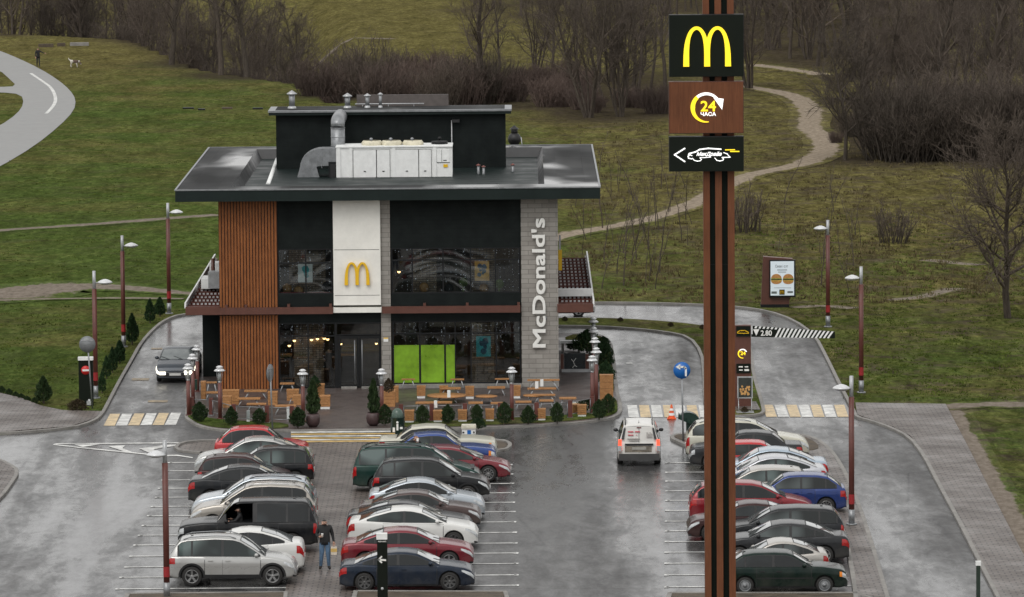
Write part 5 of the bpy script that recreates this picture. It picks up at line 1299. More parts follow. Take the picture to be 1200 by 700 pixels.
lab = ['nearest the no-entry pylon', 'second from the no-entry pylon', 'third from the no-entry pylon', 'beside the second lamp post', 'fifth from the no-entry pylon', 'sixth up the lane', 'farthest up the lane near the canopy']
for i, (px, b, t_, w_) in enumerate(((119.5, 461, 436, 10), (125, 444, 417, 11), (132, 437, 409, 11), (140.5, 426, 398, 13), (155, 404, 369, 14), (176, 379, 353, 13), (187.5, 371, 349, 12))): shrub('cone', px, b, t_, w_, 'hedge_shrub', 'dark conical hedge shrub along the left lane, ' + lab[i], 'hedge shrubs along the left lane', 0, 2)
shrub('round', 91, 483, 467, 22, 'low_bush', 'low brownish bush at the foot of the no-entry pylon', z=0, mat=1)
for i, (px, b) in enumerate(((2, 461), (10.5, 464), (18.5, 467), (25, 469), (32, 471.5), (40.5, 474), (-6, 459))): shrub('round', px, b, b - 8, 8.5, 'low_hedge_ball', 'small low hedge ball in the row at the edge of the left pavement', 'row of small hedge balls', 0, 0)
for i, (px, b, t_, w_, l) in enumerate(((688, 414, 386, 30, 'dark spreading bush in the hedge bed right of the building'), (708, 432, 400, 22, 'dark hedge bush at the top right of the hedge bed'), (710, 452, 425, 20, 'dark hedge bush behind the wooden screen'), (700, 420, 402, 20, 'dark hedge bush behind the row of lamps'), (707, 408, 394, 16, 'small hedge bush at the far end of the hedge bed'), (672, 411, 397, 16, 'low bush above the dark enclosure right of the building'))): shrub('round', px, b, t_, w_, 'hedge_bush', l, None, .14, 2)
for px, py in ((727, 373), (786, 379), (662, 372.5), (823, 382)): shrub('round', px, py + 4, py - 1.5, 7, 'small_shrub', 'tiny dark shrub on the grass strip between the two lanes', 'tiny shrubs on the lane strip', .12, 1)
shrub('round', 872.5, 484, 476, 8, 'small_shrub', 'tiny dark shrub on the small island by the order lane crossing', None, .12, 1)
shrub('round', 560.5, 503, 491, 17, 'low_bush', 'low dark teal bush beside the white lidded box', None, .14, 2)
# concrete slabs and logs on the left hill
for i, (x0, x1, y, l) in enumerate(((45, 62, 54.7, 'dark fallen log on the left hill by the walker'), (67, 76, 53.6, 'short dark log on the left hill between two longer ones'), (82, 103.5, 53, 'pale concrete slab lying on the left hill'), (214, 227, 127, 'dark slab in the grass left of the roof'), (232, 240, 128.5, 'short dark slab in the grass left of the roof'), (296, 308, 127.5, 'dark slab in the grass next to the roof block'), (260, 272, 127, 'faint slab in the grass between the dark ones'))):
    a, b = G(x0, y + 1), G(x1, y + 1); t = tag(MB().box(a.x, b.x, a.y, a.y + .5, tz(a.x, a.y) - .05, .32 if y < 60 else .12).build('log' if i < 2 else 'concrete_slab', [SOIL, SOIL, KERB, DARKM, DARKM, DARKM, SOIL][i]), l, 'slab' if i > 1 else 'log')

# leaf litter on the ground under trees and bushes
gm = bpy.data.objects['grass_ground'].data; at = gm.attributes.new('litter', 'FLOAT', 'POINT'); vals = [0.0] * len(gm.vertices); cell = {}
for X, Y, R_l in LIT: cell.setdefault((int(X // 10), int(Y // 20)), []).append((X, Y, R_l))
for i, v in enumerate(gm.vertices):
    x, y = v.co.x, v.co.y
    if y < 330 or y > 640 or abs(x) > 75: continue
    a = 0
    for cx0 in (-1, 0, 1):
        for cy0 in (-1, 0, 1):
            for X, Y, R_l in cell.get((int(x // 10) + cx0, int(y // 20) + cy0), ()): a += math.exp(-((x - X) ** 2 + ((y - Y) * .6) ** 2) / (R_l * R_l * .35)) * .8
    vals[i] = min(1, a)
at.data.foreach_set('value', vals)
# ------------------------------------------------------------------ street lamps
def street_lamp(px, pyb, pyt, dpx, dpy, label, z=0, bands=True):
    g = G(px, pyb, z); s = F / g.y; h = (pyb - pyt) / s; t = thing('street_lamp', label, 'street lamp', tuple(g), 0, 'tall brown street lamps')
    m = MB(); m.cyl((0, 0), .105, .55, h * .86, 10); m.build('pole', RUST, t)
    m = MB(); m.cyl((0, 0), .115, 0, .56, 10); m.cyl((0, 0), .20, 0, .05, 12); m.build('pole_foot', STEEL, t)
    m = MB(); m.cyl((0, 0), .075, h * .86 - .02, h, 10); m.build('pole_top', GREYM, t)
    if bands:
        for f0, f1 in ((.14, .205),):
            m = MB(); m.lathe([(.108, h * f0), (.108, h * f1)], n=12); m.build('red_tape_band', REDT, t)
    d = P(dpx, dpy, g.y) - g; sx = 1 if d.x > 0 else -1
    m = MB(); m.tube([(0, 0, d.z - .02), (d.x, 0, d.z - .03)], .03, 6); m.build('arm', GREYM, t)
    m = MB(); m.lathe([(.001, -.11), (.14, -.10), (.31, -.03), (.34, .0), (.30, .035), (.18, .10), (.06, .14), (.001, .145)], (d.x, 0, d.z), 20); m.build('lamp_head', LAMPW, t)
street_lamp(198.3, 368, 237, 206.8, 249, 'brown street lamp farthest up the left lane, beside the building')
street_lamp(145, 407, 275, 153.8, 288, 'brown street lamp halfway up the left lane'); street_lamp(112.4, 467, 316, 123, 331, 'brown street lamp behind the no-entry pylon')
street_lamp(195.6, 702, 513, 183, 533, 'brown street lamp at the bottom left in front of the parking bays', 0)
street_lamp(970.3, 383.5, 257, 961.5, 268, 'brown street lamp beyond the striped height bar'); street_lamp(1009.3, 460.7, 311, 998.7, 326, 'brown street lamp on the lawn right of the order lane'); street_lamp(998, 615, 438, 986, 455, 'brown street lamp on the paved strip behind the blue hatchback', .12)
def terrace_lamp(px, pyb, pyhat, label, lit=False):
    g = G(px, pyb, .12); s = F / g.y; h = (pyb - pyhat) / s; t = thing('terrace_lamp', label, 'lamp post', tuple(g), 0, 'low double-hat lamps round the terrace')
    m = MB(); m.cyl((0, 0), .085, 0, h - .55, 10); m.cyl((0, 0), .14, 0, .04, 10); m.build('post', RUST, t)
    m = MB(); m.cyl((0, 0), .07, h - .56, h - .46, 10)
    for a in range(4): m.tube([(.09 * cos(a * pi / 2 + .4), .09 * sin(a * pi / 2 + .4), h - .5), (.13 * cos(a * pi / 2 + .4), .13 * sin(a * pi / 2 + .4), h - .05)], .012, 4)
    m.build('lantern_frame', GREYM, t)
    m = MB(); m.cyl((0, 0), .075, h - .47, h - .06, 10); m.build('lantern_glass', simple('lantern_glass', (.35, .37, .37), .2, .2), t)
    if lit:
        m = MB(); m.sph((-.1, -.12, h - .17), .062, 8); m.sph((.12, -.12, h - .17), .062, 8); m.build('bulb', HLON, t)
    m = MB(); m.lathe([(.10, h - .06), (.235, h - .045), (.24, h - .02), (.15, h + .05), (.10, h + .065)], n=18); m.lathe([(.10, h + .06), (.10, h + .10), (.155, h + .115), (.155, h + .13), (.06, h + .185), (.001, h + .19)], n=18); m.build('lamp_hat', LAMPW, t)
for a in ((221, 487, 430.5, 'terrace lamp at the left corner of the terrace with its bulbs shining', True), (226.3, 474, 419, 'second terrace lamp up the left side of the terrace'), (231.5, 459, 408.5, 'third terrace lamp up the left side, nearest the dark wall'), (258, 491, 433, 'terrace lamp in front of the wooden slat wall'), (355.3, 494, 437, 'terrace lamp left of the entrance beside the cypress planter'), (447.6, 491, 436.5, 'terrace lamp right of the entrance by the stone pillar'), (600, 493, 434.5, 'terrace lamp in the middle of the right seating area'),
          (694.3, 484, 421, 'nearest lamp of the row at the right end of the terrace'), (699, 474, 411.5, 'second lamp of the row at the right end of the terrace'), (697.5, 462, 399.5, 'third lamp of the row at the right end of the terrace'), (696, 448, 387.5, 'fourth lamp of the row at the right end of the terrace'), (695.5, 436, 376, 'farthest lamp of the row at the right end of the terrace')): terrace_lamp(*a)
# ------------------------------------------------------------------ pylon sign
YPY = G(844, 765).y; gp = G(843.5, 765)
py = thing('pylon_sign', 'very tall brown pylon sign with arches, clock and arrow panels', 'pylon sign', tuple(gp))
def PX(px, y=400): return P(px, y, YPY).x
ztop = P(844, -30, YPY).z
for a, b in ((824.9, 832.2), (838.6, 846.3), (853.2, 861)):
    MB().box(PX(a), PX(b), YPY - .22, YPY + .3, 0, ztop).build('brown_column', PYL, py, world=True) if False else None
    m = MB(); m.box(PX(a), PX(b), YPY - .22, YPY + .3, 0, ztop); m.build('brown_column', PYL, py, world=True)
m = MB()
for a, b in ((832.2, 838.6), (846.3, 853.2)): m.box(PX(a), PX(b), YPY - .12, YPY + .28, 0, ztop)
m.build('dark_infill', simple('infill_black_green', (.005, .008, .006), .6, spec=.1), py, world=True)
m = MB()
for yy in (310, 505): z = P(844, yy, YPY).z; m.box(PX(832.2), PX(838.6), YPY - .125, YPY - .1, z, z + .015); m.box(PX(846.3), PX(853.2), YPY - .125, YPY - .1, z, z + .015)
m.build('infill_joint', DARKM, py, world=True)
YS = YPY - .55
def panel(x0, x1, y0, y1, mat, rim=None, nm='sign_panel', parent=py, Y=None, d=.42):
    Y = Y or YS; m = MB(); a, b = P(x0, (y0 + y1) / 2, Y).x, P(x1, (y0 + y1) / 2, Y).x; zt_, zb_ = P((x0 + x1) / 2, y0, Y).z, P((x0 + x1) / 2, y1, Y).z
    m.box(a, b, Y, Y + d, zb_, zt_); 
    if rim: m.m = 1; m.box(a - .02, b + .02, Y + .08, Y + d - .08, zb_ - .02, zt_ + .02)
    return m.build(nm, [mat, rim] if rim else mat, parent, world=True), a, b, zb_, zt_
p1, a, b, z0, z1 = panel(784.8, 871, 18, 89.5, SIGNK, BLACK)
hx, hz = (P(802, 50, YS).x + P(855, 50, YS).x) / 2, (P(828, 31.5, YS).z + P(828, 78, YS).z) / 2
m = arches_mb(P(853, 50, YS).x - P(804, 50, YS).x, P(828, 31.5, YS).z - P(828, 78, YS).z, .06, .30); place(m, (hx, YS - .02, hz)); m.build('arches_logo', LEDY, p1, world=True)
p2, a, b, z0, z1 = panel(784.6, 870.8, 96.5, 156, PYL, BROWN)
# clock arrow ring
def ring(cx_, cz_, r, a0, a1, w0, w1, Y, mat, nm, par, sq=1):
    m = MB(); rows = []
    for i in range(25):
        t = i / 24; a = radians(a0 + (a1 - a0) * t); w_ = w0 + (w1 - w0) * t
        rows.append([(cx_ + cos(a) * (r - w_) * sq, Y - .03, cz_ + sin(a) * (r - w_)), (cx_ + cos(a) * (r + w_ * .3) * sq, Y - .03, cz_ + sin(a) * (r + w_ * .3)), (cx_ + cos(a) * (r + w_ * .3) * sq, Y, cz_ + sin(a) * (r + w_ * .3)), (cx_ + cos(a) * (r - w_) * sq, Y, cz_ + sin(a) * (r - w_))])
    m.grid(rows, smooth=False, close=True); return m, rows
cx_, cz_ = P(827.6, 126.3, YS).x, P(827.6, 126.3, YS).z; R0 = 17.2 * YS / F
m, _ = ring(cx_, cz_, R0, -80, -180, .02, .11, YS, None, '', None); m2, _ = ring(cx_, cz_, R0, -180, -230, .11, .09, YS, None, '', None); m.add(m2.v, m2.f); m.build('clock_ring', LEDY, p2, world=True)
m, rw = ring(cx_, cz_, R0, 130, 30, .075, .055, YS, None, '', None)
ta = radians(22); ax_, az_ = cx_ + cos(ta) * R0, cz_ + sin(ta) * R0
m.prism([(ax_ - .20, YS - .03, az_ + .14), (ax_ + .12, YS - .03, az_ + .10), (ax_ + .07, YS - .03, az_ - .24)], (0, .03, 0)); m.build('clock_arrow', LEDW, p2, world=True)
s = YS / F
m = bold_text('24', 18 * s, 12.5 * s, .03, .008); place(m, (P(830, 124, YS).x, YS - .015, P(830, 124.5, YS).z)); m.build('number_24', LEDY, p2, world=True)
m = bold_text('ЧАСА', 18 * s, 4.6 * s, .03, .003); place(m, (P(830, 133.8, YS).x, YS - .015, P(830, 133.8, YS).z)); m.build('lettering', LEDW, p2, world=True)
p3, a, b, z0, z1 = panel(784.8, 871, 161, 200.5, SIGNK, BLACK)
def strokes(pl_, wd, Y, Yb, px_to, closed=False):
    m = MB()
    for pts, w_ in pl_:
        pts = [Vector((px_to(x, y)[0], 0, px_to(x, y)[1])) for x, y in pts]
        for p, q in zip(pts, pts[1:]):
            d = (q - p); 
            if d.length < 1e-6: continue
            n = Vector((-d.z, 0, d.x)).normalized() * w_ * wd / 2; e = d.normalized() * w_ * wd * .3
            m.prism([(v.x, Y, v.z) for v in (p - e + n, q + e + n, q + e - n, p - e - n)], (0, Yb - Y, 0))
    return m
def tp(x, y): v = P(x, y, YS); return v.x, v.z
def car_logo(tf, k, Y, Yb, mats, par, arrow=True):
    sp = s * k
    o = []
    m = strokes([([(806.5, 183.5), (808, 180), (815, 178.2), (820, 175.3), (830, 174), (845, 175)], 1.5), ([(806.5, 183.5), (806.8, 185.5), (811, 186.4)], 1.2), ([(811.5, 185.6), (813.5, 188.0), (817, 189), (820.5, 188.6), (822, 187), (820.2, 185)], .9), ([(820.2, 185), (826, 184.8), (833, 184.2)], .8), ([(837.5, 185.2), (840, 188), (843.5, 188.8), (847, 188), (848, 186.4), (846, 184.6)], .9), ([(848, 179), (852, 180.4), (855.5, 184.4), (846.5, 184.6)], 1.0), ([(806.6, 181), (811, 182.5)], 1.)], sp, Y, Yb, tf); m.build('car_outline', mats[0], par, world=True)
    m = text_mb('МакДрайв', 30 * sp, 6.0 * sp, abs(Yb - Y), .03, .35); c = tf(831, 181); place(m, (c[0], (Y + Yb) / 2, c[1])); m.build('lettering', mats[0], par, world=True)
    m = strokes([([(850, 175.8), (861, 175.6)], 1.1), ([(856, 177.6), (866, 177.6)], 1.3)], sp, Y, Yb, tf); m.build('speed_lines', mats[1], par, world=True)
car_logo(tp, 1, YS - .03, YS - .002, [LEDW, LEDY], p3)
m = strokes([([(802.5, 174), (790.5, 181.5), (802.5, 189.5)], 1.6)], s, YS - .03, YS - .002, tp); m.build('arrow', LEDW, p3, world=True)
# ------------------------------------------------------------------ order lane signs
YO = G(871, 477, .12).y; go = G(870, 477, .12); so_ = YO / F
t = thing('menu_sign', 'brown menu sign pillar holding the striped height bar, behind the pylon', 'sign', tuple(go))
def OX(px, y, Y=YO): v = P(px, y, Y); return v.x, v.z
m = MB(); m.box(OX(850, 400)[0], OX(880, 400)[0], YO, YO + .35, .12, OX(865, 381.5)[1]); m.build('pillar', BROWN, t, world=True)
pn, *_ = panel(862.8, 879, 382.5, 394.5, SIGNK, None, 'sign_panel', t, YO - .06, .07); 
Yq = YO - .06
m = strokes([([(864, 389.5), (867, 387.6), (873, 387.4), (877, 389.6)], .9), ([(864, 390.5), (877.5, 390.8)], .7)], so_, Yq - .02, Yq - .002, lambda x, y: OX(x, y, Yq)); m.build('car_outline', YELLOW, pn, world=True)
c = OX(870.3, 414.8, Yq); r_ = 5.4 * so_
m, _ = ring(c[0], c[1], r_, -80, -230, .02, .05, Yq + .06, None, '', None); m.build('clock_ring', LEDY, t, world=True)
m, _ = ring(c[0], c[1], r_, 130, 25, .035, .035, Yq + .06, None, '', None); m.build('clock_arrow', LEDW, t, world=True)
m = text_mb('24', 6 * so_, 4.5 * so_, .02, .03); place(m, (c[0] + .02, YO - .012, c[1] + .02)); m.build('number_24', LEDY, t, world=True)
pn, *_ = panel(863, 879.5, 426.5, 437.5, SIGNK, None, 'sign_panel', t, YO - .06, .07)
m = strokes([([(866, 430), (870, 430)], 1.5), ([(873, 430), (876.5, 430)], 1.2), ([(866.5, 433.8), (870, 433.8)], 1.2), ([(873, 433.8), (877, 433.8)], 2.2)], so_, Yq - .02, Yq - .002, lambda x, y: OX(x, y, Yq)); m.build('small_print', LETTER, pn, world=True)
# height bar
YBR = YO - .15
bar = thing('height_bar', 'black and white striped height bar reading 2.80 over the order lane', 'height bar', (OX(880.5, 388)[0], YBR, OX(880.5, 394)[1]))
def BXZ(px, fy):          # fy 0 top, 1 bottom along the tilted bar
    yt_ = 382 + (388.8 - 382) * (px - 880.5) / 97.5; yb_ = 394.9 + (396.7 - 394.9) * (px - 880.5) / 97.5
    v = P(px, yt_ + (yb_ - yt_) * fy, YBR); return v.x, v.z
m = MB(); m.prism([(BXZ(a, f)[0], YBR, BXZ(a, f)[1]) for a, f in ((880.5, 0), (978.5, 0), (978.5, 1), (880.5, 1))], (0, .08, 0)); bo = m.build('bar', SIGNK, bar, world=True)
m = MB()
for i in range(22):
    x = 883.2 + i * 4.7
    if x > 976: break
    top = 0; f1 = 1.0
    if i < 6: f1 = .20
    sl = 5.6 * (f1 - top)
    pts = [(x + 2.0, 0), (min(x + 4.4, 978.3), 0), (x + 4.4 - sl, f1), (x + 2.0 - sl, f1)]
    m.prism([(BXZ(a, f)[0], YBR - .012, BXZ(a, f)[1]) for a, f in pts], (0, .01, 0))
m.prism([(BXZ(a, f)[0], YBR - .014, BXZ(a, f)[1]) for a, f in ((880.6, 0), (881.8, 0), (881.8, .75), (880.6, .75))], (0, .01, 0))
m.build('white_stripes', WHITES, bo, world=True)
m = MB(); m.prism([(BXZ(a, f)[0], YBR - .014, BXZ(a, f)[1]) for a, f in ((882.6, .30), (889.8, .27), (886.2, .88))], (0, .01, 0)); m.build('triangle_mark', LETTER, bo, world=True)
m = text_mb('2.80', 13 * so_, 6.4 * so_, .01, .02); v = BXZ(898, .60); place(m, (v[0], YBR - .01, v[1])); m.build('height_figures', LETTER, bo, world=True)
# standing poster in front of the pillar
g = G(873.5, 483.5, .12); Ym = g.y; t = thing('stand_poster', 'small framed food poster on a stand in front of the menu sign', 'poster stand', tuple(g)); q = lambda px, py_: P(px, py_, Ym)
m = MB(); a, b = q(864, 450).x, q(882, 450).x; z0, z1 = q(873, 467).z, q(873, 441.5).z
m.box(a, b, Ym, Ym + .08, z0, z1); m.tube([(a + .05, Ym - .2, .12), (a + .05, Ym + .04, z0)], .02, 5); m.tube([(b - .05, Ym - .2, .12), (b - .05, Ym + .04, z0)], .02, 5); m.box(a - .05, b + .05, Ym - .22, Ym - .14, .12, .16); m.box(a - .05, b + .05, Ym + .2, Ym + .26, .12, .16); m.build('frame', GREYM, t, world=True)
m = MB(); m.box(a + .05, b - .05, Ym - .01, Ym, z0 + .05, z1 - .05); m.build('poster_paper', simple('poster_dark', (.03, .035, .03), .4), t, world=True)
FOOD = simple('food_print', (.55, .30, .10), .5, 0, .4, 18); m = MB(); r9 = random.Random(4)
for i in range(26): cx3 = a + .12 + (b - a - .24) * r9.random(); cz3 = z0 + .15 + (z1 - z0) * .42 * r9.random(); m.lathe([(.001, -.013 - i * .0004), (.05, -.013 - i * .0004)], (cx3, Ym, cz3), 6, 'y')
m.build('food_picture', FOOD, t, world=True)
# burger billboard
g = G(908, 360.5); Yb_ = g.y; t = thing('billboard', 'brown advertising pillar with a lit poster of two burgers', 'billboard', tuple(g)); q = lambda px, py_, d=0: P(px, py_, Yb_ - d)
m = MB(); m.prism([(q(894.5, 301).x, Yb_, q(894.5, 301).z), (q(929, 304).x, Yb_, q(929, 303.5).z), (q(924.5, 359).x, Yb_, 0.0), (q(891.8, 359).x, Yb_, 0.0)], (0, .5, 0)); m.build('pillar', BROWN, t, world=True)
m = MB(); m.box(q(891.5, 358).x, q(924.8, 358).x, Yb_ - .03, Yb_ + .53, 0, .16); m.build('plinth', DARKM, t, world=True)
m = MB(); m.box(q(901.5, 325).x, q(932, 325).x, Yb_ - .2, Yb_ - .01, q(916, 348).z, q(916, 304.5).z); scn = m.build('screen_case', DARKM, t, world=True)
Yc = Yb_ - .21; s3 = Yc / F; q3 = lambda px, py_: P(px, py_, Yc)
PST = simple('poster_lit_pale', (.58, .64, .68), .4, em=(.55, .63, .68), ems=.30)
m = MB(); m.box(q3(903, 325).x, q3(930.5, 325).x, Yc, Yc + .01, q3(916, 346.5).z, q3(916, 306.3).z); pp_ = m.build('poster', PST, scn, world=True)
BUN = simple('bun_brown', (.50, .24, .07), .5, 0, .3, 14); GRNL = simple('lettuce_green', (.16, .30, .04), .5, 0, .3, 14); MEAT = simple('meat_brown', (.10, .04, .02), .5); CHS = simple('cheese_yellow', (.65, .42, .04), .5)
for i, cxp in enumerate((909.8, 923.7)):
    m = MB(); c = q3(cxp, 327); rr = 6.2 * s3
    def dome(zc, h, sgn, mi, y):
        m.m = mi; pts = [(c.x + cos(a_ * pi / 12) * rr, Yc - y, zc + sgn * sin(a_ * pi / 12) * h) for a_ in range(13)]; m.prism(pts, (0, y - .001, 0))
    dome(c.z + .02, 5.4 * s3, 1, 0, .012); dome(c.z - 2.6 * s3, 3.6 * s3, -1, 0, .012)
    for (zz, hh, mi) in ((0, 1.1, 1), (-1.0, 1.3, 2), (-2.2, .9, 3)):
        m.m = mi; m.box(c.x - rr * 1.03, c.x + rr * 1.03, Yc - .016, Yc - .001, c.z + (zz - hh / 2) * s3, c.z + (zz + hh / 2) * s3)
    m.build('burger_picture', [BUN, GRNL, MEAT, CHS], pp_, world=True)
INK = simple('print_grey', (.12, .14, .14), .5)
m = text_mb('Смак і сэт', 15 * s3, 3.4 * s3, .012, .0); place(m, (q3(916, 311).x, Yc - .007, q3(916, 312).z)); m.build('headline', INK, pp_, world=True)
m = strokes([([(911, 316.5), (922, 316.5)], .8), ([(912, 319), (921, 319)], .6), ([(907, 337.5), (927, 337.5)], .35)], s3, Yc - .012, Yc - .001, lambda x, y: (q3(x, y).x, q3(x, y).z)); m.build('small_print', INK, pp_, world=True)
m = MB(); m.box(q3(913.3, 342).x, q3(919.5, 342).x, Yc - .012, Yc - .001, q3(916, 345.5).z, q3(916, 339.5).z); lb = m.build('dark_square', SIGNK, pp_, world=True)
m = arches_mb(4.4 * s3, 3.6 * s3, .006, .3); place(m, (q3(916.4, 342.5).x, Yc - .013, q3(916.4, 342.5).z)); m.build('arches_logo', YELLOW, lb, world=True)
for seg_ in (([(904.8, 343), (909.5, 343)], 2.6), ([(923.5, 342.4), (928.5, 342.4)], 2.2)): m = strokes([seg_], s3, Yc - .012, Yc - .001, lambda x, y: (q3(x, y).x, q3(x, y).z)); m.build('footer_mark', INK, pp_, world=True)
# ------------------------------------------------------------------ no-entry stele
g = G(101, 475.5, 0); Y = g.y; t = thing('entry_stele', 'black standing sign with white cap and red no-entry disc on the left lawn', 'sign', tuple(g)); q = lambda px, py_: P(px, py_, Y)
m = MB(); m.box(q(92.3, 450).x, q(109, 450).x, Y, Y + .25, 0, q(100, 422.5).z); m.build('body', SIGNK, t, world=True); m = MB(); m.box(q(91.7, 450).x, q(109.5, 450).x, Y - .02, Y + .27, q(100, 422.5).z, q(100, 418.8).z); m.build('white_cap', WHITES, t, world=True)
c = q(100.4, 434); rr = 5.3 * Y / F; m = MB(); m.lathe([(.001, -.03), (rr, -.03), (rr, 0)], (c.x, Y, c.z), 24, 'y'); dd = m.build('no_entry_disc', RED, t, world=True); m = MB(); m.box(c.x - rr * .72, c.x + rr * .72, Y - .038, Y - .03, c.z - rr * .2, c.z + rr * .2); m.build('white_bar', WHITES, dd, world=True)
m = MB(); m.box(q(102, 470).x, q(107, 470).x, Y - .25, Y - .02, .05, .22); m.cyl((q(105, 470).x, Y - .14), .05, 0, .3, 8); m.build('floor_light', GREYM, t, world=True)
# arrow stele near the bottom
g = G(447.3, 709, .1); Y = g.y; t = thing('arrow_stele', 'black standing sign with white cap and left arrow in front of the dark blue saloon', 'sign', tuple(g)); q = lambda px, py_: P(px, py_, Y)
m = MB(); m.box(q(442, 660).x, q(454, 660).x, Y, Y + .25, .1, q(447, 632.5).z); m.build('body', SIGNK, t, world=True); m = MB(); m.box(q(441.2, 650).x, q(453.9, 650).x, Y - .02, Y + .27, q(447, 632.5).z, q(447, 625.6).z); cp = m.build('white_cap', WHITES, t, world=True)
m = text_mb("McDonald's", 9.6 * Y / F, 1.5 * Y / F, .02, .02); place(m, (q(447.8, 635).x, Y - .012, q(447.8, 634.6).z)); m.build('lettering', LETTER, t, world=True)
m = strokes([([(443.8, 656), (451.8, 656.6)], 2.1), ([(447.2, 652.4), (443.8, 656), (447.2, 659.4)], 1.9)], Y / F, Y - .02, Y - .002, lambda x, y: (q(x, y).x, q(x, y).z)); m.build('arrow', LETTER, t, world=True)
m = MB(); m.lathe([(.001, -.03), (.05, -.03), (.05, 0)], (q(448, 690).x, Y, q(448, 690).z), 8, 'y'); m.build('floor_light', GREYM, t, world=True)
# bollard at bottom right
g = G(1146.5, 712, 0); Y = g.y; t = thing('bollard_sign', 'thin black post with white top beside the right road', 'post', tuple(g)); m = MB(); m.box(g.x - .065, g.x + .065, Y, Y + .12, 0, P(1146, 663, Y).z); m.build('post', simple('post_dark_green', (.015, .03, .02), .4), t, world=True); m = MB(); m.box(g.x - .085, g.x + .085, Y - .02, Y + .14, P(1146, 663, Y).z, P(1146, 658, Y).z); m.build('white_cap', WHITES, t, world=True)
# round signs on poles
def round_sign(pxb, pyb, pxt, cx2, cy2, rpx, label, face, turn=0, z=0, ptop=None, grp=None):
    g = G(pxb, pyb, z); Y = g.y; t = thing('road_sign', label, 'road sign', tuple(g)); c = P(cx2, cy2, Y) - g; r = rpx * Y / F
    m = MB(); m.tube([(0, 0, 0), (c.x, 0, c.z + (r if face == 'back' else 0) * .9)], .035, 8); m.build('pole', STEEL, t)
    m = MB(); sy_ = 1 if face == 'back' else -1; m.lathe([(.001, -.01), (r, -.01), (r, .01), (.001, .01)], (0, 0, 0), 28, 'y')
    M = Matrix.Rotation(turn, 4, 'Z'); m.v = [tuple((M @ Vector(v)) + Vector((c.x, -.05, c.z))) for v in m.v]
    d = m.build('disc', BLUE if face == 'blue' else simple('sign_back_grey', (.20, .21, .22), .5, .3), t)
    if face == 'blue':
        k = r / 9.5
        m = strokes([([(4.5, 6.0), (4.5, -2.2), (2.5, -3.9), (-2.0, -3.9)], 2.1)], k, -.075, -.062, lambda x, y: (x * k, -y * k + 0)); m.prism([(-7.2 * k, -.075, 3.9 * k), (-1.8 * k, -.075, 7.0 * k), (-1.8 * k, -.075, .8 * k)], (0, .013, 0))
        place(m, (c.x, 0, c.z)); m.build('arrow', WHITES, d)
    else:
        m = MB(); m.box(-.22 * r / .3, .22 * r / .3, -.03, -.012, r * .45, r * .52); m.v = [tuple((M @ Vector(v)) + Vector((c.x, -.05, c.z))) for v in m.v]; m.build('bracket', GREYM, d)
round_sign(800.6, 517, 799, 799, 434, 10, 'round blue sign with a white left turn arrow on a grey pole', 'blue', z=.12)
round_sign(108.3, 479, 102.5, 102.4, 403.5, 9.7, 'round sign seen from its grey back beside the no-entry stele', 'back')
round_sign(319.5, 506, 317, 316.6, 437, 10.6, 'round grey-backed sign turned nearly edge-on before the wooden slats', 'back', turn=1.23, z=.12)
# traffic cone
g = G(787, 491, .03); s_c = g.y / F; h = 17 * s_c; t = thing('traffic_cone', 'orange and white traffic cone on the crosswalk of the middle lane', 'traffic cone', tuple(g))
m = MB(); m.box(-.19, .19, -.19, .19, 0, .04); m.lathe([(.15, .04), (.03, h)], n=16); m.build('cone_body', CONE, t)
for f0, f1 in ((.25, .42), (.58, .74)):
    r_a = lambda f: .15 + (.03 - .15) * (f * h - .04) / (h - .04) + .004
    m = MB(); m.lathe([(r_a(f0), f0 * h), (r_a(f1), f1 * h)], n=16); m.build('white_band', WHITES, t)
# litter bins
def hood_bin(px, pyb, pyt, wpx, label, z=.0, front=True, turn=0):
    g = G(px, pyb, z); s_ = g.y / F; h = (pyb - pyt) * s_; w_ = wpx * s_ / 2; t = thing('litter_bin', label, 'litter bin', tuple(g), turn)
    m = MB(); m.lathe([(w_ * .86, 0), (w_, .04), (w_, h * .60), (w_ * 1.06, h * .61), (w_ * 1.06, h * .64)], n=20); m.lathe([(w_ * .9, h * .60), (w_ * .9, h * .61), (.001, h * .6)], n=20); m.build('bin_body', GRN, t)
    m = MB(); m.lathe([(w_ * .86, h * .64), (w_ * .84, h * .76), (w_ * .70, h * .90), (w_ * .40, h * .98), (.001, h)], n=20); m.build('hood', simple('hood_grey_green', (.06, .10, .08), .25) if front else GRN, t)
    if front:
        m = MB(); m.box(-.04, .04, -w_ - .01, -w_ + .03, h * .15, h * .40); m.sph((0, -w_ + .0, h * .46), .05, 8, (1, .3, 1)); m.box(-.2, -.1, -w_ * .98 - .01, -w_ + .06, h * .08, h * .26); m.box(.1, .22, -w_ * .98 - .01, -w_ + .06, h * .2, h * .28); m.build('white_pictogram', LETTER, t)
hood_bin(466, 508, 478, 16.5, 'dark green domed litter bin with white pictogram by the entrance crossing')
g = G(808.5, 513, .12); s_ = g.y / F; t = thing('litter_bin', 'dark green bin with a wide curved hood behind the cream estate car', 'litter bin', tuple(g))
m = MB(); m.lathe([(.13, 0), (.15, .05), (.16, .7), (.19, .75)], n=14); m.build('bin_body', GRN, t)
m = MB(); rows = []
for i in range(11):
    a = pi * i / 10; rows.append([(-.48 + (1 - cos(a)) * .46, yy, .62 + sin(a) ** .7 * .55 + (.18 if i < 2 else 0) - .02 * i) for yy in (-.26, -.13, 0, .13, .26)])
m.grid(rows); m.grid([[(x, y, z - .05) for x, y, z in r] for r in rows]);
for e in (0, 4): m.add([rows[i][e] for i in range(11)], [tuple(range(11))])
m.build('hood', GRN, t)
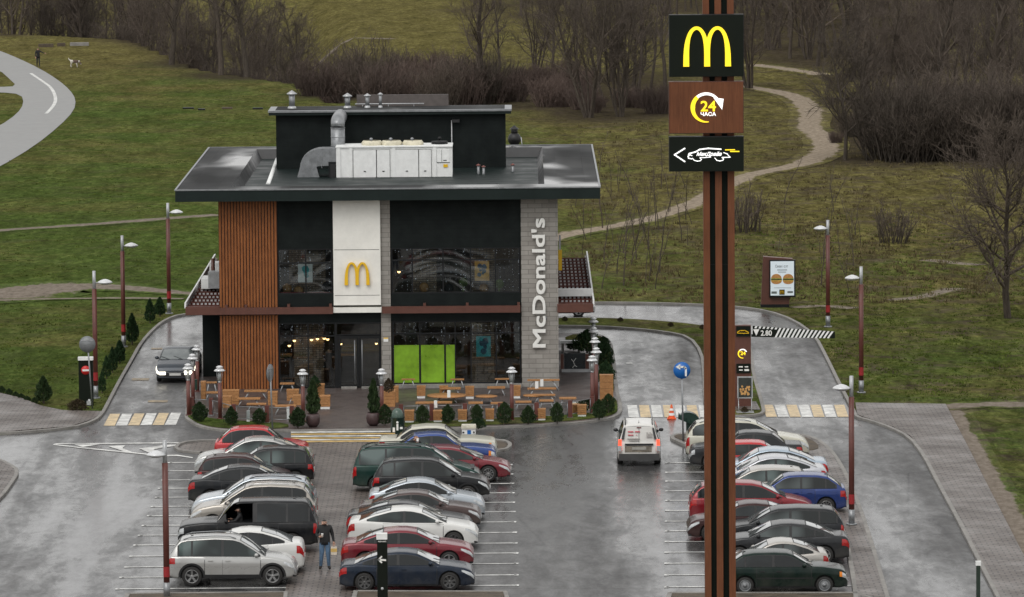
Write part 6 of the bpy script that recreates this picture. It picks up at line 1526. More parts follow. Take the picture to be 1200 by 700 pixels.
g = G(549.5, 521, .05); s_ = g.y / F; t = thing('recycling_box', 'white lidded recycling box with blue sticker behind the cream saloon', 'box', tuple(g)); w_ = 8.8 * s_; h = 23.5 * s_
m = MB(); m.box(-w_ * .92, w_ * .92, -.25, .25, .05, h * .84); m.build('box_body', WHITES, t); m = MB(); m.box(-w_, w_, -.3, .3, h * .84, h * .93); m.box(-w_ * .95, w_ * .95, -.27, .27, h * .93, h * 1.0); m.build('lid', simple('cream_lid', (.60, .58, .48), .4), t)
m = MB(); m.box(-.06, .09, -.262, -.25, h * .5, h * .76); m.build('blue_sticker', BLUE, t); m = MB(); m.box(-.26, -.18, -.262, -.25, h * .6, h * .68); m.box(.18, .24, -.262, -.25, h * .6, h * .7); m.box(.19, .26, -.262, -.25, h * .48, h * .56); m.build('black_sticker', BLACK, t)
# ------------------------------------------------------------------ round planters with cypresses
def planter(px, pyb, label):
    g = G(px, pyb, .12); t = thing('round_planter', label, 'planter', tuple(g)); r = 8.6 * g.y / F
    m = MB(); m.lathe([(.001, 0), (r * .5, 0), (r * .9, .14), (r, .32), (r * .93, .48), (r * .80, .56), (r * .78, .53), (r * .7, .5), (.001, .5)], n=24); m.build('pot', POT, t); return g
g1 = planter(366.8, 500.5, 'round brown pot left of the entrance path'); g2 = planter(437.5, 499, 'round brown pot right of the entrance path')
shrub('tall', 367, 489, 449.5, 14.5, 'potted_cypress', 'slim cypress growing in the round pot left of the entrance', None, .5); shrub('tall', 438, 488, 447, 12.5, 'potted_cypress', 'slim cypress growing in the round pot right of the entrance', None, .5)
# ------------------------------------------------------------------ terrace furniture
def wbox(px0, px1, pyt, pyb, name, label, cat, dep=.5, plinth=True, grp=None, z=.12, shrub_on=False):
    xm = (px0 + px1) / 2; g = G(xm, pyb, z); s_ = g.y / F; w_ = (px1 - px0) * s_ / 2; full = (pyb - pyt) * s_; h = full - dep * .115
    t = thing(name, label, cat, tuple(g + Vector((0, dep / 2, 0))), 0, grp)
    z0 = .10 if plinth else 0
    if plinth: MB().box(-w_ * .92, w_ * .92, -dep / 2 + .02, dep / 2 - .02, 0, .10).build('plinth', WHITES, t)
    m = MB(); nb = 4; hh = (h - .05 - z0) / nb
    for i in range(nb): m.box(-w_, w_, -dep / 2, dep / 2, z0 + hh * i + .004, z0 + hh * (i + 1) - .004)
    m.build('side_boards', WOOD, t)
    m = MB()
    for i in range(4): m.box(-w_ - .01, w_ + .01, -dep / 2 + dep * i / 4 + .006 - .01, -dep / 2 + dep * (i + 1) / 4 - .006 + (.01 if i == 3 else 0), h - .05, h)
    m.build('top_boards', WOOD, t); return t
pos = ['behind', 'beside']
cl = {493.5: 'upper row, below the left green window', 550.5: 'upper row, left of the middle lamp', 605.5: 'upper row, right of the middle lamp', 479.7: 'front row, leftmost behind the fence', 513: 'front row, second from left behind the fence', 542: 'front row, third from left behind the fence', 574: 'front row, left of the middle lamp', 635: 'front row, right of the middle lamp', 682: 'front row, rightmost by the end posts', 520: 'upper row, under the round bench'}
for px, a, b, w_ in ((493.5, 451.5, 467, 10), (550.5, 452, 467.5, 10), (605.5, 451, 467, 9), (520, 451.5, 464, 10), (479.7, 480, 496, 11), (513, 480, 495.5, 10.5), (542, 479.5, 495, 10.5), (574, 478.5, 494.5, 10), (635, 478, 493.5, 9), (682, 473.5, 489, 10.5)):
    wbox(px - w_ / 2, px + w_ / 2, a, b, 'wooden_cube_seat', 'wooden cube seat on white plinth, ' + cl[px], 'seat', .42, True, 'wooden cube seats on the terrace')
wbox(375, 386.8, 462.5, 479.6, 'wooden_cube_seat', 'wooden block seat nearest the entrance doors', 'seat', .6); 
wbox(371, 380, 449, 465, 'wooden_planter_box', 'small wooden planter box left of the entrance doors', 'planter', .6, False); shrub('round', 369, 456, 441, 12, 'box_shrub', 'dark bush in the wooden planter left of the doors', None, .5, 2)
wbox(449.5, 463, 456, 477, 'wooden_planter_box', 'large wooden planter box right of the entrance lamp', 'planter', .9, False); wbox(460, 467, 451.5, 472, 'wooden_planter_box', 'narrow wooden planter box by the stone pillar', 'planter', .5, False); shrub('round', 455.5, 461, 445, 13, 'box_shrub', 'dark reddish bush in the planter by the stone pillar', None, .9, 1)
wbox(703, 718.8, 438, 470, 'wooden_screen', 'plain orange wooden box screen at the right terrace corner', 'wooden screen', .4, False)
for (a, b, yt_, yb2, l) in ((261, 280, 456, 474.5, 'leftmost wooden bench block by the slat wall'), (261, 271, 463, 478, 'small wooden block in front of the leftmost bench block'), (314, 325, 458, 475, 'wooden block seat at the foot of the slat wall'), (344, 354.5, 462, 475, 'wooden block seat left of the entrance lamp'), (235.5, 241, 446, 468, 'narrow wooden block at the left end of the terrace'), (336, 350, 455.5, 470, 'wooden block right of the slat wall corner')):
    wbox(a, b, yt_, yb2, 'wooden_bench_block', l, 'seat', .55, False, 'wooden bench blocks by the wall')
def table(px0, px1, pyt, pyb, label, dep=.65, round_=False, name='wooden_table', box=False, z=.12, cat='table', grp='wooden tables on the terrace'):
    xm = (px0 + px1) / 2; g = G(xm, pyb, z); s_ = g.y / F; w_ = (px1 - px0) * s_ / 2; h = (pyb - pyt) * s_ - dep * .115; t = thing(name, label, cat, tuple(g + Vector((0, dep / 2, 0))), 0, grp)
    m = MB()
    if round_: 
        m.lathe([(.001, h - .045), (w_, h - .045), (w_, h), (.001, h)], n=28); 
    else:
        nb = max(2, int(dep / .12))
        for i in range(nb): m.box(-w_, w_, -dep / 2 + dep * i / nb + .006, -dep / 2 + dep * (i + 1) / nb - .006, h - .045, h)
    m.build('table_top', WOOD, t)
    for sx in (-1, 1):
        for sy_ in (-1, 1):
            m = MB(); 
            if round_: m.tube([(sx * w_ * .25, sy_ * w_ * .25, h - .045), (sx * w_ * .5, sy_ * w_ * .5, 0)], .022, 6)
            else: m.tube([(sx * w_ * .55, sy_ * dep * .3, h - .045), (sx * w_ * .95, sy_ * dep * .42, 0)], .022, 6)
            m.build('leg', GREYM, t)
    if box: m = MB(); m.box(-.07, .07, -.07, .07, h, h + .24); m.build('napkin_box', WHITES, t)
    return t
T = [(470.5, 486.5, 443.5, 455, 'high wooden table on the ledge before the left green window', .3, False, .2), (528, 544, 443.5, 455, 'high wooden table on the ledge right of the green windows', .3, False, .2), (580, 597, 443, 455, 'high wooden table on the ledge before the dark right window', .3, False, .2),
 (516, 540, 453.5, 465, 'rectangular table in front of the round bench', .6, False, .12), (571, 592, 452.5, 464, 'rectangular table left of the middle lamp', .6, False, .12), (557, 583, 462.5, 474, 'round table left of the middle lamp', .8, True, .12), (613, 638, 461.5, 473, 'round table below the bench stack at the stone wall', .8, True, .12),
 (500, 547, 461, 473, 'large round communal table in the right seating area', 1.2, True, .12), (487, 504, 470.5, 482, 'low table behind the front fence, left end', .55, False, .12), (504, 530, 470, 482, 'low long table behind the front fence, second from left', .55, False, .12), (549, 566, 470.5, 482, 'low table behind the front fence, middle', .55, False, .12), (575, 590, 471, 482, 'low table behind the front fence, left of the middle lamp', .5, False, .12), (604, 623, 469.5, 481, 'low table behind the front fence, right of the middle lamp', .5, False, .12), (632, 649, 468, 480, 'low table behind the front fence, right end', .5, False, .12), (655.5, 675.5, 465, 478, 'pale table between the two right fence posts', .6, False, .12),
 (328, 345, 448, 459, 'small table before the lower left window', .5, False, .12), (286, 313, 456.5, 468, 'wooden table in the middle of the left seating area', .6, False, .12), (278, 305, 465.5, 477, 'wooden table behind the left fence', .6, False, .12), (338, 356, 463.5, 475, 'wooden table beside the entrance lamp', .5, False, .12), (289, 312, 472, 484, 'low wooden bench table behind the left fence posts', .5, False, .12), (241, 257, 458.5, 469, 'wooden table at the left end of the terrace', .5, False, .12), (322, 347, 474, 486, 'slatted wooden bench table left of the round pot', .6, False, .12)]
for x0, x1, yt_, yb2, l, dp, rd, z in T: table(x0, x1, yt_, yb2, l, dp, rd, z=z)
# bench stack at the stone wall
for i, (x0, x1, yt_, yb2, l) in enumerate(((618, 656, 444, 458, 'long high bench top against the stone wall'), (618, 652, 454, 467, 'long middle bench before the stone wall'), (626, 651, 461.5, 473, 'short front bench before the stone wall'))): table(x0, x1, yt_, yb2, l, .45, False, 'wooden_bench', cat='bench', grp='benches at the stone wall')
for px, py_, l in ((629, 451.5, 'white menu stand on the high bench at the stone wall'), (635, 449, 'tall white box beside the menu stand'), (526, 462, 'white napkin box on the large round table'), (510.5, 474, 'small white box on the low table behind the fence'), (291, 491, 'white box post behind the left fence'), (338, 487, 'white box post left of the round pot')):
    g = G(px, py_ + 4, .7 if py_ < 480 else .12); s_ = g.y / F; tag(MB().box(g.x - .07, g.x + .07, g.y, g.y + .12, g.z, g.z + (.3 if py_ < 480 else .5)).build('menu_box', WHITES), l, 'box')
# fence posts and rails round the terrace
def fence(pts, label, z=.12, post_h=.75):
    gs = [G(x, y, z) for x, y in pts]; t = thing('terrace_fence', label, 'fence', tuple(gs[0]))
    for g in gs: m = MB(); m.box(g.x - .09, g.x + .09, g.y - .09, g.y + .09, z, z + post_h); m.m = 1; m.box(g.x - .12, g.x + .12, g.y - .12, g.y + .12, z, z + .04); m.build('post', [RUST, STEEL], t, world=True)
    for a, b in zip(gs, gs[1:]):
        m = MB()
        for hz_ in (.16, .66): m.tube([(a.x, a.y, z + hz_), (b.x, b.y, z + hz_)], .018, 5)
        for f in (.08, .92): p = a.lerp(b, f); m.tube([(p.x, p.y, z + .05), (p.x, p.y, z + .68)], .018, 5)
        m.build('rail', STEEL, t, world=True)
        m = MB(); p0, p1 = a.lerp(b, .08), a.lerp(b, .92); m.add([(p0.x, p0.y, z + .16), (p1.x, p1.y, z + .16), (p1.x, p1.y, z + .66), (p0.x, p0.y, z + .66)], [(0, 1, 2, 3)]); m.build('glass_panel', GLASS, t, world=True)
fence([(225, 486), (247.5, 487), (274, 494.5), (313, 496), (342, 496.5)], 'low brown-posted fence round the left half of the terrace')
fence([(470, 494.5), (506, 494), (545, 493.5), (586, 493), (629, 492.5), (668.3, 490), (694, 485)], 'low brown-posted fence round the right half of the terrace')
# chairs / bits on the left terrace end
t = table(242, 254, 447, 462, 'high stool-like frame with grey seat back at the left terrace end', .35, False, 'metal_frame_chair', cat='chair', grp=None)
g = G(228, 470, .12); t = thing('waste_box', 'dark green box on a post at the left terrace corner', 'bin', tuple(g)); m = MB(); m.box(-.13, .13, -.1, .1, .5, .95); m.build('box_body', GRN, t); m = MB(); m.tube([(0, .0, 0), (0, 0, .5)], .03, 6); m.build('post', STEEL, t)
# dark enclosure right of the building
g = G(678, 436, .12); Y = g.y; t = thing('refuse_enclosure', 'dark panelled enclosure with brown posts right of the stone wall', 'enclosure', tuple(g)); q = lambda px, py_: P(px, py_, Y)
m = MB(); m.box(q(661, 420).x, q(686, 420).x, Y, Y + .06, .12, q(673, 414).z); m.build('dark_panel', simple('panel_dark_teal', (.008, .014, .017), .3), t, world=True)
for a, b in ((656.8, 660.6), (686.2, 690)): m = MB(); m.box(q(a, 420).x, q(b, 420).x, Y - .04, Y + .12, .12, q(673, 415).z); m.build('side_post', BROWN, t, world=True)
m = MB(); m.box(q(658, 420).x, q(692, 420).x, Y - .12, Y - .02, .12, .26); m.build('base_rail', GREYM, t, world=True)
m = MB(); r_ = random.Random(8)
m = strokes([([(669.5, 421), (672, 424), (675, 420)], .5), ([(672, 424), (673.5, 428), (671, 431)], .5), ([(673.5, 428), (676, 430)], .5)], Y / F, Y - .008, Y, lambda x, y: (q(x, y).x, q(x, y).z)); m.build('white_scribble', LETTER, t, world=True)
g = G(669, 413, .14); t = thing('white_bench', 'white slab bench among the hedges right of the building', 'bench', tuple(g)); MB().box(-.5, .5, 0, .4, .42, .54).build('seat_slab', WHITES, t)
for s1 in (-.38, .38): MB().box(s1 - .06, s1 + .06, .05, .35, 0, .42).build('leg', KERB, t)
# ------------------------------------------------------------------ people and the dog
SKIN = simple('skin', (.42, .24, .17), .5, 0, .1); HAIR = simple('dark_hair', (.02, .016, .012), .7); JEANS = simple('blue_jeans', (.085, .15, .24), .8, 0, .25, 8); JACK = simple('black_jacket', (.012, .012, .013), .75, 0, .3, 6); SHOE = simple('dark_shoes', (.015, .013, .012), .6); NAVY = simple('dark_trousers', (.015, .017, .022), .8)
def skin_mesh(name, verts, edges, rad, mats, region, sub=2, root_i=0):
    me = bpy.data.meshes.new(name); me.from_pydata(verts, edges, []); o = bpy.data.objects.new(name, me); COL.objects.link(o)
    md = o.modifiers.new('s', 'SKIN'); 
    for i, r in enumerate(rad): me.skin_vertices[0].data[i].radius = (r, r) if not isinstance(r, tuple) else r; me.skin_vertices[0].data[i].use_root = (i == root_i)
    md.use_smooth_shade = True
    sb = o.modifiers.new('b', 'SUBSURF'); sb.levels = sub; sb.render_levels = sub
    bpy.context.view_layer.update(); me2 = bpy.data.meshes.new_from_object(o.evaluated_get(bpy.context.evaluated_depsgraph_get()))
    bpy.data.objects.remove(o); bpy.data.meshes.remove(me)
    me2.materials.clear()
    for m in mats: me2.materials.append(m)
    for p in me2.polygons: p.material_index = region(p.center); p.use_smooth = True
    me2.name = name; return me2
def person(name, label, loc, rz, J, h=1.78, trousers=JEANS, top=JACK, group=None, seated=False, bulk=1.0):
    """J: joint positions in metres for a 1.78 m figure facing -Y"""
    D = dict(pel=(0, 0, .95), sp=(0, .01, 1.15), ch=(0, .0, 1.36), nk=(0, 0, 1.50), hd=(0, -.02, 1.60), tp=(0, -.01, 1.70),
             shL=(.17, 0, 1.44), elL=(.235, .03, 1.16), wrL=(.25, -.03, .92), haL=(.25, -.05, .83), shR=(-.17, 0, 1.44), elR=(-.235, .03, 1.16), wrR=(-.25, -.03, .92), haR=(-.25, -.05, .83),
             hpL=(.09, 0, .90), knL=(.10, -.02, .50), anL=(.11, .02, .09), toL=(.12, -.15, .045), hpR=(-.09, 0, .90), knR=(-.10, -.02, .50), anR=(-.11, .02, .09), toR=(-.12, -.15, .045))
    D.update(J); K = list(D); V = [Vector(D[k]) * (h / 1.78) for k in K]; I = {k: i for i, k in enumerate(K)}
    B_K = bulk
    R = dict(pel=.145, sp=(.15, .115), ch=(.18, .125), nk=.062, hd=(.085, .10), tp=.072, shL=.075, elL=.052, wrL=.038, haL=.042, shR=.075, elR=.052, wrR=.038, haR=.042, hpL=.098, knL=.066, anL=.048, toL=.040, hpR=.098, knR=.066, anR=.048, toR=.040)
    E = [('pel', 'sp'), ('sp', 'ch'), ('ch', 'nk'), ('nk', 'hd'), ('hd', 'tp'), ('ch', 'shL'), ('shL', 'elL'), ('elL', 'wrL'), ('wrL', 'haL'), ('ch', 'shR'), ('shR', 'elR'), ('elR', 'wrR'), ('wrR', 'haR'), ('pel', 'hpL'), ('hpL', 'knL'), ('knL', 'anL'), ('anL', 'toL'), ('pel', 'hpR'), ('hpR', 'knR'), ('knR', 'anR'), ('anR', 'toR')]
    R = {k: ((v[0] * B_K, v[1] * B_K) if isinstance(v, tuple) else v * (B_K if k not in ('nk', 'haL', 'haR', 'tp', 'wrL', 'wrR') else 1)) if k != 'hd' else v for k, v in R.items()}
    pos = {k: V[I[k]] for k in K}
    def seg(p, a, b):
        A, B_ = pos[a], pos[b]; t = max(0, min(1, (p - A).dot(B_ - A) / max(1e-6, (B_ - A).length_squared))); return (p - A.lerp(B_, t)).length
    def region(c):
        p = Vector(c); best = min(E, key=lambda e: seg(p, *e))
        if best in (('nk', 'hd'), ('hd', 'tp')): return 3 if (p.y > pos['hd'].y + .02 or p.z > pos['hd'].z + .045) and p.z > pos['nk'].z + .04 else 0
        if best[1].startswith('ha'): return 0
        if best[1].startswith('to'): return 4
        if best[1][:2] in ('kn', 'an'): return 2 if p.z > pos[best[1]].z * 0 + .10 or seated else 4
        if best[0] == 'pel' or (best == ('pel', 'sp') and p.z < pos['pel'].z): return 2 if p.z < pos['pel'].z - .05 else 1
        return 1
    t = thing(name, label, 'person', tuple(loc), rz, group)
    me = skin_mesh('body', [tuple(v) for v in V], [(I[a], I[b]) for a, b in E], [R[k] if isinstance(R[k], tuple) else R[k] for k in K], [SKIN, top, trousers, HAIR, SHOE], region)
    # fingers and face joined to the same mesh
    mb = MB()
    for s in 'LR':
        ha, wr = pos['ha' + s], pos['wr' + s]; d = (ha - wr).normalized(); sd_ = d.cross(Vector((0, 1, 0)) if abs(d.y) < .9 else Vector((0, 0, 1))).normalized(); nn = d.cross(sd_)
        for k, l in enumerate((.068, .078, .074, .058)):
            b = ha + sd_ * (-.027 + .018 * k); mb.tube([b, b + d * l * .5, b + d * l * .85 + nn * .02, b + d * l * .9 + nn * .04], [.0095, .009, .008, .006], 6)
        mb.tube([wr.lerp(ha, .5) + sd_ * .04, ha + sd_ * .055 + nn * .02, ha + d * .035 + sd_ * .05 + nn * .03], [.011, .010, .008], 6)
    hd = pos['hd']; hdz = hd.z
    mb.tube([(hd.x, hd.y - .095, hdz + .02), (hd.x, hd.y - .122, hdz - .018), (hd.x, hd.y - .092, hdz - .025)], [.010, .016, .012], 6)
    for s in (-1, 1): mb.sph((hd.x + s * .085, hd.y + .0, hdz), .03, 6, (.4, .8, 1.1))
    mb.m = 3
    for s in (-1, 1): mb.sph((hd.x + s * .034, hd.y - .094, hdz + .018), .012, 6, (1.3, .5, .8))
    mb.m = 5; mb.sph((hd.x, hd.y - .093, hdz - .055), .02, 6, (1.3, .4, .35))
    me3 = mb.mesh('x', [SKIN])
    bm = bmesh.new(); bm.from_mesh(me); n0 = len(bm.faces); bm.from_mesh(me3); bm.to_mesh(me); bm.free(); bpy.data.meshes.remove(me3)
    me.materials.append(simple('lips', (.30, .11, .09), .5))
    link(me, 'body', t)
    # collar and hem of the jacket as clothing
    c = MB(); pc = pos['nk']; c.lathe([(.085, -.05), (.078, .01), (.070, .012), (.07, -.05)], tuple(pc), 16); c.build('jacket_collar', top, t)
    if not seated:
        b = pos['pel']; c = MB(); prof = [(.165, .12), (.178, .02), (.185, -.10), (.176, -.10), (.15, .05)]; c.lathe(prof, (0, 0, 0), 20)
        c.v = [(x * 1.02 + b.x, y * .80 + b.y, z + b.z) for x, y, z in c.v]; c.build('jacket_hem', top, t)
    return t
g = G(381, 667.5, .045)
mn = person('person', 'man in black jacket and blue jeans walking between the car columns', g, .0, dict(hd=(-.01, -.06, 1.595), tp=(-.01, -.05, 1.70), shR=(-.19, 0, 1.43), elR=(-.27, .0, 1.18), wrR=(-.17, -.20, 1.13), haR=(-.10, -.26, 1.15), shL=(.19, 0, 1.43), elL=(.26, .03, 1.17), wrL=(.30, -.04, .94), haL=(.30, -.06, .86), knL=(.11, -.05, .50), anL=(.13, .0, .10), toL=(.17, -.16, .045), knR=(-.11, -.02, .50), anR=(-.15, .06, .09), toR=(-.17, -.10, .045)), 1.84, bulk=1.22)
t = thing('paper_bag', 'yellow and white paper bag held by the man in jeans', 'bag', tuple(g + Vector((.315, -.08, .53))))
person('person', 'person in dark clothes standing inside behind the glass left of the entrance doors', (P(387, 430, YF + .9).x, YF + .9, .13), -.4, dict(wrR=(-.2, -.22, 1.15), haR=(-.14, -.27, 1.2)), 1.75, NAVY); m = MB(); m.box(-.10, .10, -.07, .07, 0, .27); m.m = 1; m.box(-.105, .105, -.075, .075, .10, .22); m.m = 0; m.tube([(-.05, 0, .27), (-.03, 0, .33), (.03, 0, .33), (.05, 0, .27)], .006, 4); m.build('bag_body', [simple('paper_white', (.62, .55, .45), .7), simple('paper_yellow', (.60, .40, .12), .7)], t)
t = thing('paper_cup', 'pale cup held by the man in jeans at his chest', 'cup', tuple(g + Vector((-.075, -.31, 1.17)))); m = MB(); m.lathe([(.001, 0), (.03, 0), (.04, .12), (.001, .12)], n=12); m.m = 1; m.lathe([(.043, .118), (.043, .13), (.001, .135)], n=12); m.build('cup_body', [simple('cup_pale', (.55, .50, .45), .6), WHITES], t)
g = G(487, 559, .045)
person('person', 'person in black jacket drinking, standing between the dark green van and the blue saloon', g, .5, dict(hd=(0, -.07, 1.60), tp=(0, -.06, 1.69), elR=(-.26, -.12, 1.24), wrR=(-.10, -.27, 1.36), haR=(-.04, -.27, 1.42), elL=(.28, -.08, 1.20), wrL=(.12, -.24, 1.28), haL=(.05, -.27, 1.34)), 1.72, NAVY)
t = thing('paper_cup', 'white cup raised to the face of the person by the green van', 'cup', tuple(g + Vector((.10, -.33, 1.38)))); m = MB(); m.lathe([(.001, 0), (.038, 0), (.05, .15), (.001, .15)], n=12); m.m = 1; m.lathe([(.054, .148), (.054, .165), (.001, .17)], n=12); m.build('cup_body', [WHITES, WHITEM], t)
g = G(44.8, 79, 0); g.z = .04
person('person', 'walker in dark clothes with one arm held out on the left asphalt walkway', g, .4, dict(elR=(-.26, .02, 1.18), elL=(.38, -.1, 1.30), wrL=(.56, -.18, 1.22), haL=(.63, -.20, 1.20), knL=(.08, -.1, .5), anL=(.08, -.12, .09), toL=(.08, -.28, .045), anR=(-.07, .15, .09), toR=(-.07, 0, .045)), 1.80, NAVY)
# dog
g = G(87.5, 79.5); t = thing('dog', 'white and brown dog sniffing the grass on the left hill', 'dog', (g.x, g.y, tz(g.x, g.y)), -.3)
DW = simple('fur_white', (.55, .52, .46), .9, 0, .1); DB = simple('fur_brown', (.09, .06, .045), .9, 0, .2)
V = [(-.02, 0, .56), (-.30, 0, .60), (.25, 0, .58), (.42, 0, .60), (.55, 0, .42), (.66, 0, .30), (-.40, 0, .66), (-.55, 0, .76), (-.60, 0, .9),
     (.22, .09, .36), (.24, .09, .20), (.22, .09, .03), (.22, -.09, .36), (.27, -.09, .2), (.28, -.09, .03), (-.28, .09, .42), (-.38, .09, .22), (-.32, .09, .03), (-.28, -.09, .42), (-.36, -.09, .22), (-.28, -.09, .03)]
Eg = [(0, 1), (0, 2), (2, 3), (3, 4), (4, 5), (1, 6), (6, 7), (7, 8), (2, 9), (9, 10), (10, 11), (2, 12), (12, 13), (13, 14), (1, 15), (15, 16), (16, 17), (1, 18), (18, 19), (19, 20)]
me = skin_mesh('body', V, Eg, [.15, .13, .17, .10, .085, .045, .07, .04, .03, .06, .035, .032, .06, .035, .032, .07, .035, .032, .07, .035, .032], [DW, DB], lambda c: 1 if (-.1 < c[0] < .4 and c[2] > .45) or (c[0] > .5 and c[2] > .36) else 0)
link(me, 'body', t); m = MB()
for s in (-1, 1): m.add([(.50, s * .05, .50), (.45, s * .10, .47), (.52, s * .12, .38)], [(0, 1, 2)])
m.build('ear', DB, t, fix=False) if False else None
for s in (-1, 1): m = MB(); m.prism([(.52, s * .05, .52), (.44, s * .08, .50), (.50, s * .13, .38)], (.015, 0, .01)); m.build('ear', DB, t)
# ------------------------------------------------------------------ cars on the lot
C = dict(silver=make_paint('paint_silver', (.43, .43, .42), .45, .35), white=make_paint('paint_white', (.66, .66, .64), .0, .15), black=make_paint('paint_black', (.010, .011, .013), .2, .12), beige=make_paint('paint_beige_silver', (.36, .335, .30), .4, .3),
 icesilver=make_paint('paint_blue_silver', (.42, .46, .50), .45, .25), grey=make_paint('paint_dark_grey', (.028, .030, .033), .4, .2), graphite=make_paint('paint_graphite', (.017, .019, .022), .4, .18), maroonblack=make_paint('paint_dark_maroon', (.035, .012, .013), .3, .2),
 red=make_paint('paint_red', (.42, .012, .018), .1, .12), navy=make_paint('paint_navy', (.012, .020, .036), .35, .12), wine=make_paint('paint_wine', (.165, .012, .022), .3, .12), brown=make_paint('paint_brown_grey', (.075, .052, .050), .4, .25),
 green=make_paint('paint_dark_green', (.010, .038, .032), .3, .2), ladagreen=make_paint('paint_green_black', (.003, .014, .011), .3, .15), blue=make_paint('paint_blue', (.012, .035, .16), .25, .1), rblue=make_paint('paint_royal_blue', (.016, .05, .21), .25, .1), cream=make_paint('paint_cream', (.50, .49, .41), .0, .2),
 ltblue=make_paint('paint_light_blue', (.36, .43, .50), .4, .2), ltsilver=make_paint('paint_light_silver', (.48, .49, .52), .4, .2), drkred=make_paint('paint_dark_red', (.21, .010, .018), .3, .12), champagne=make_paint('paint_champagne', (.42, .40, .37), .35, .25))
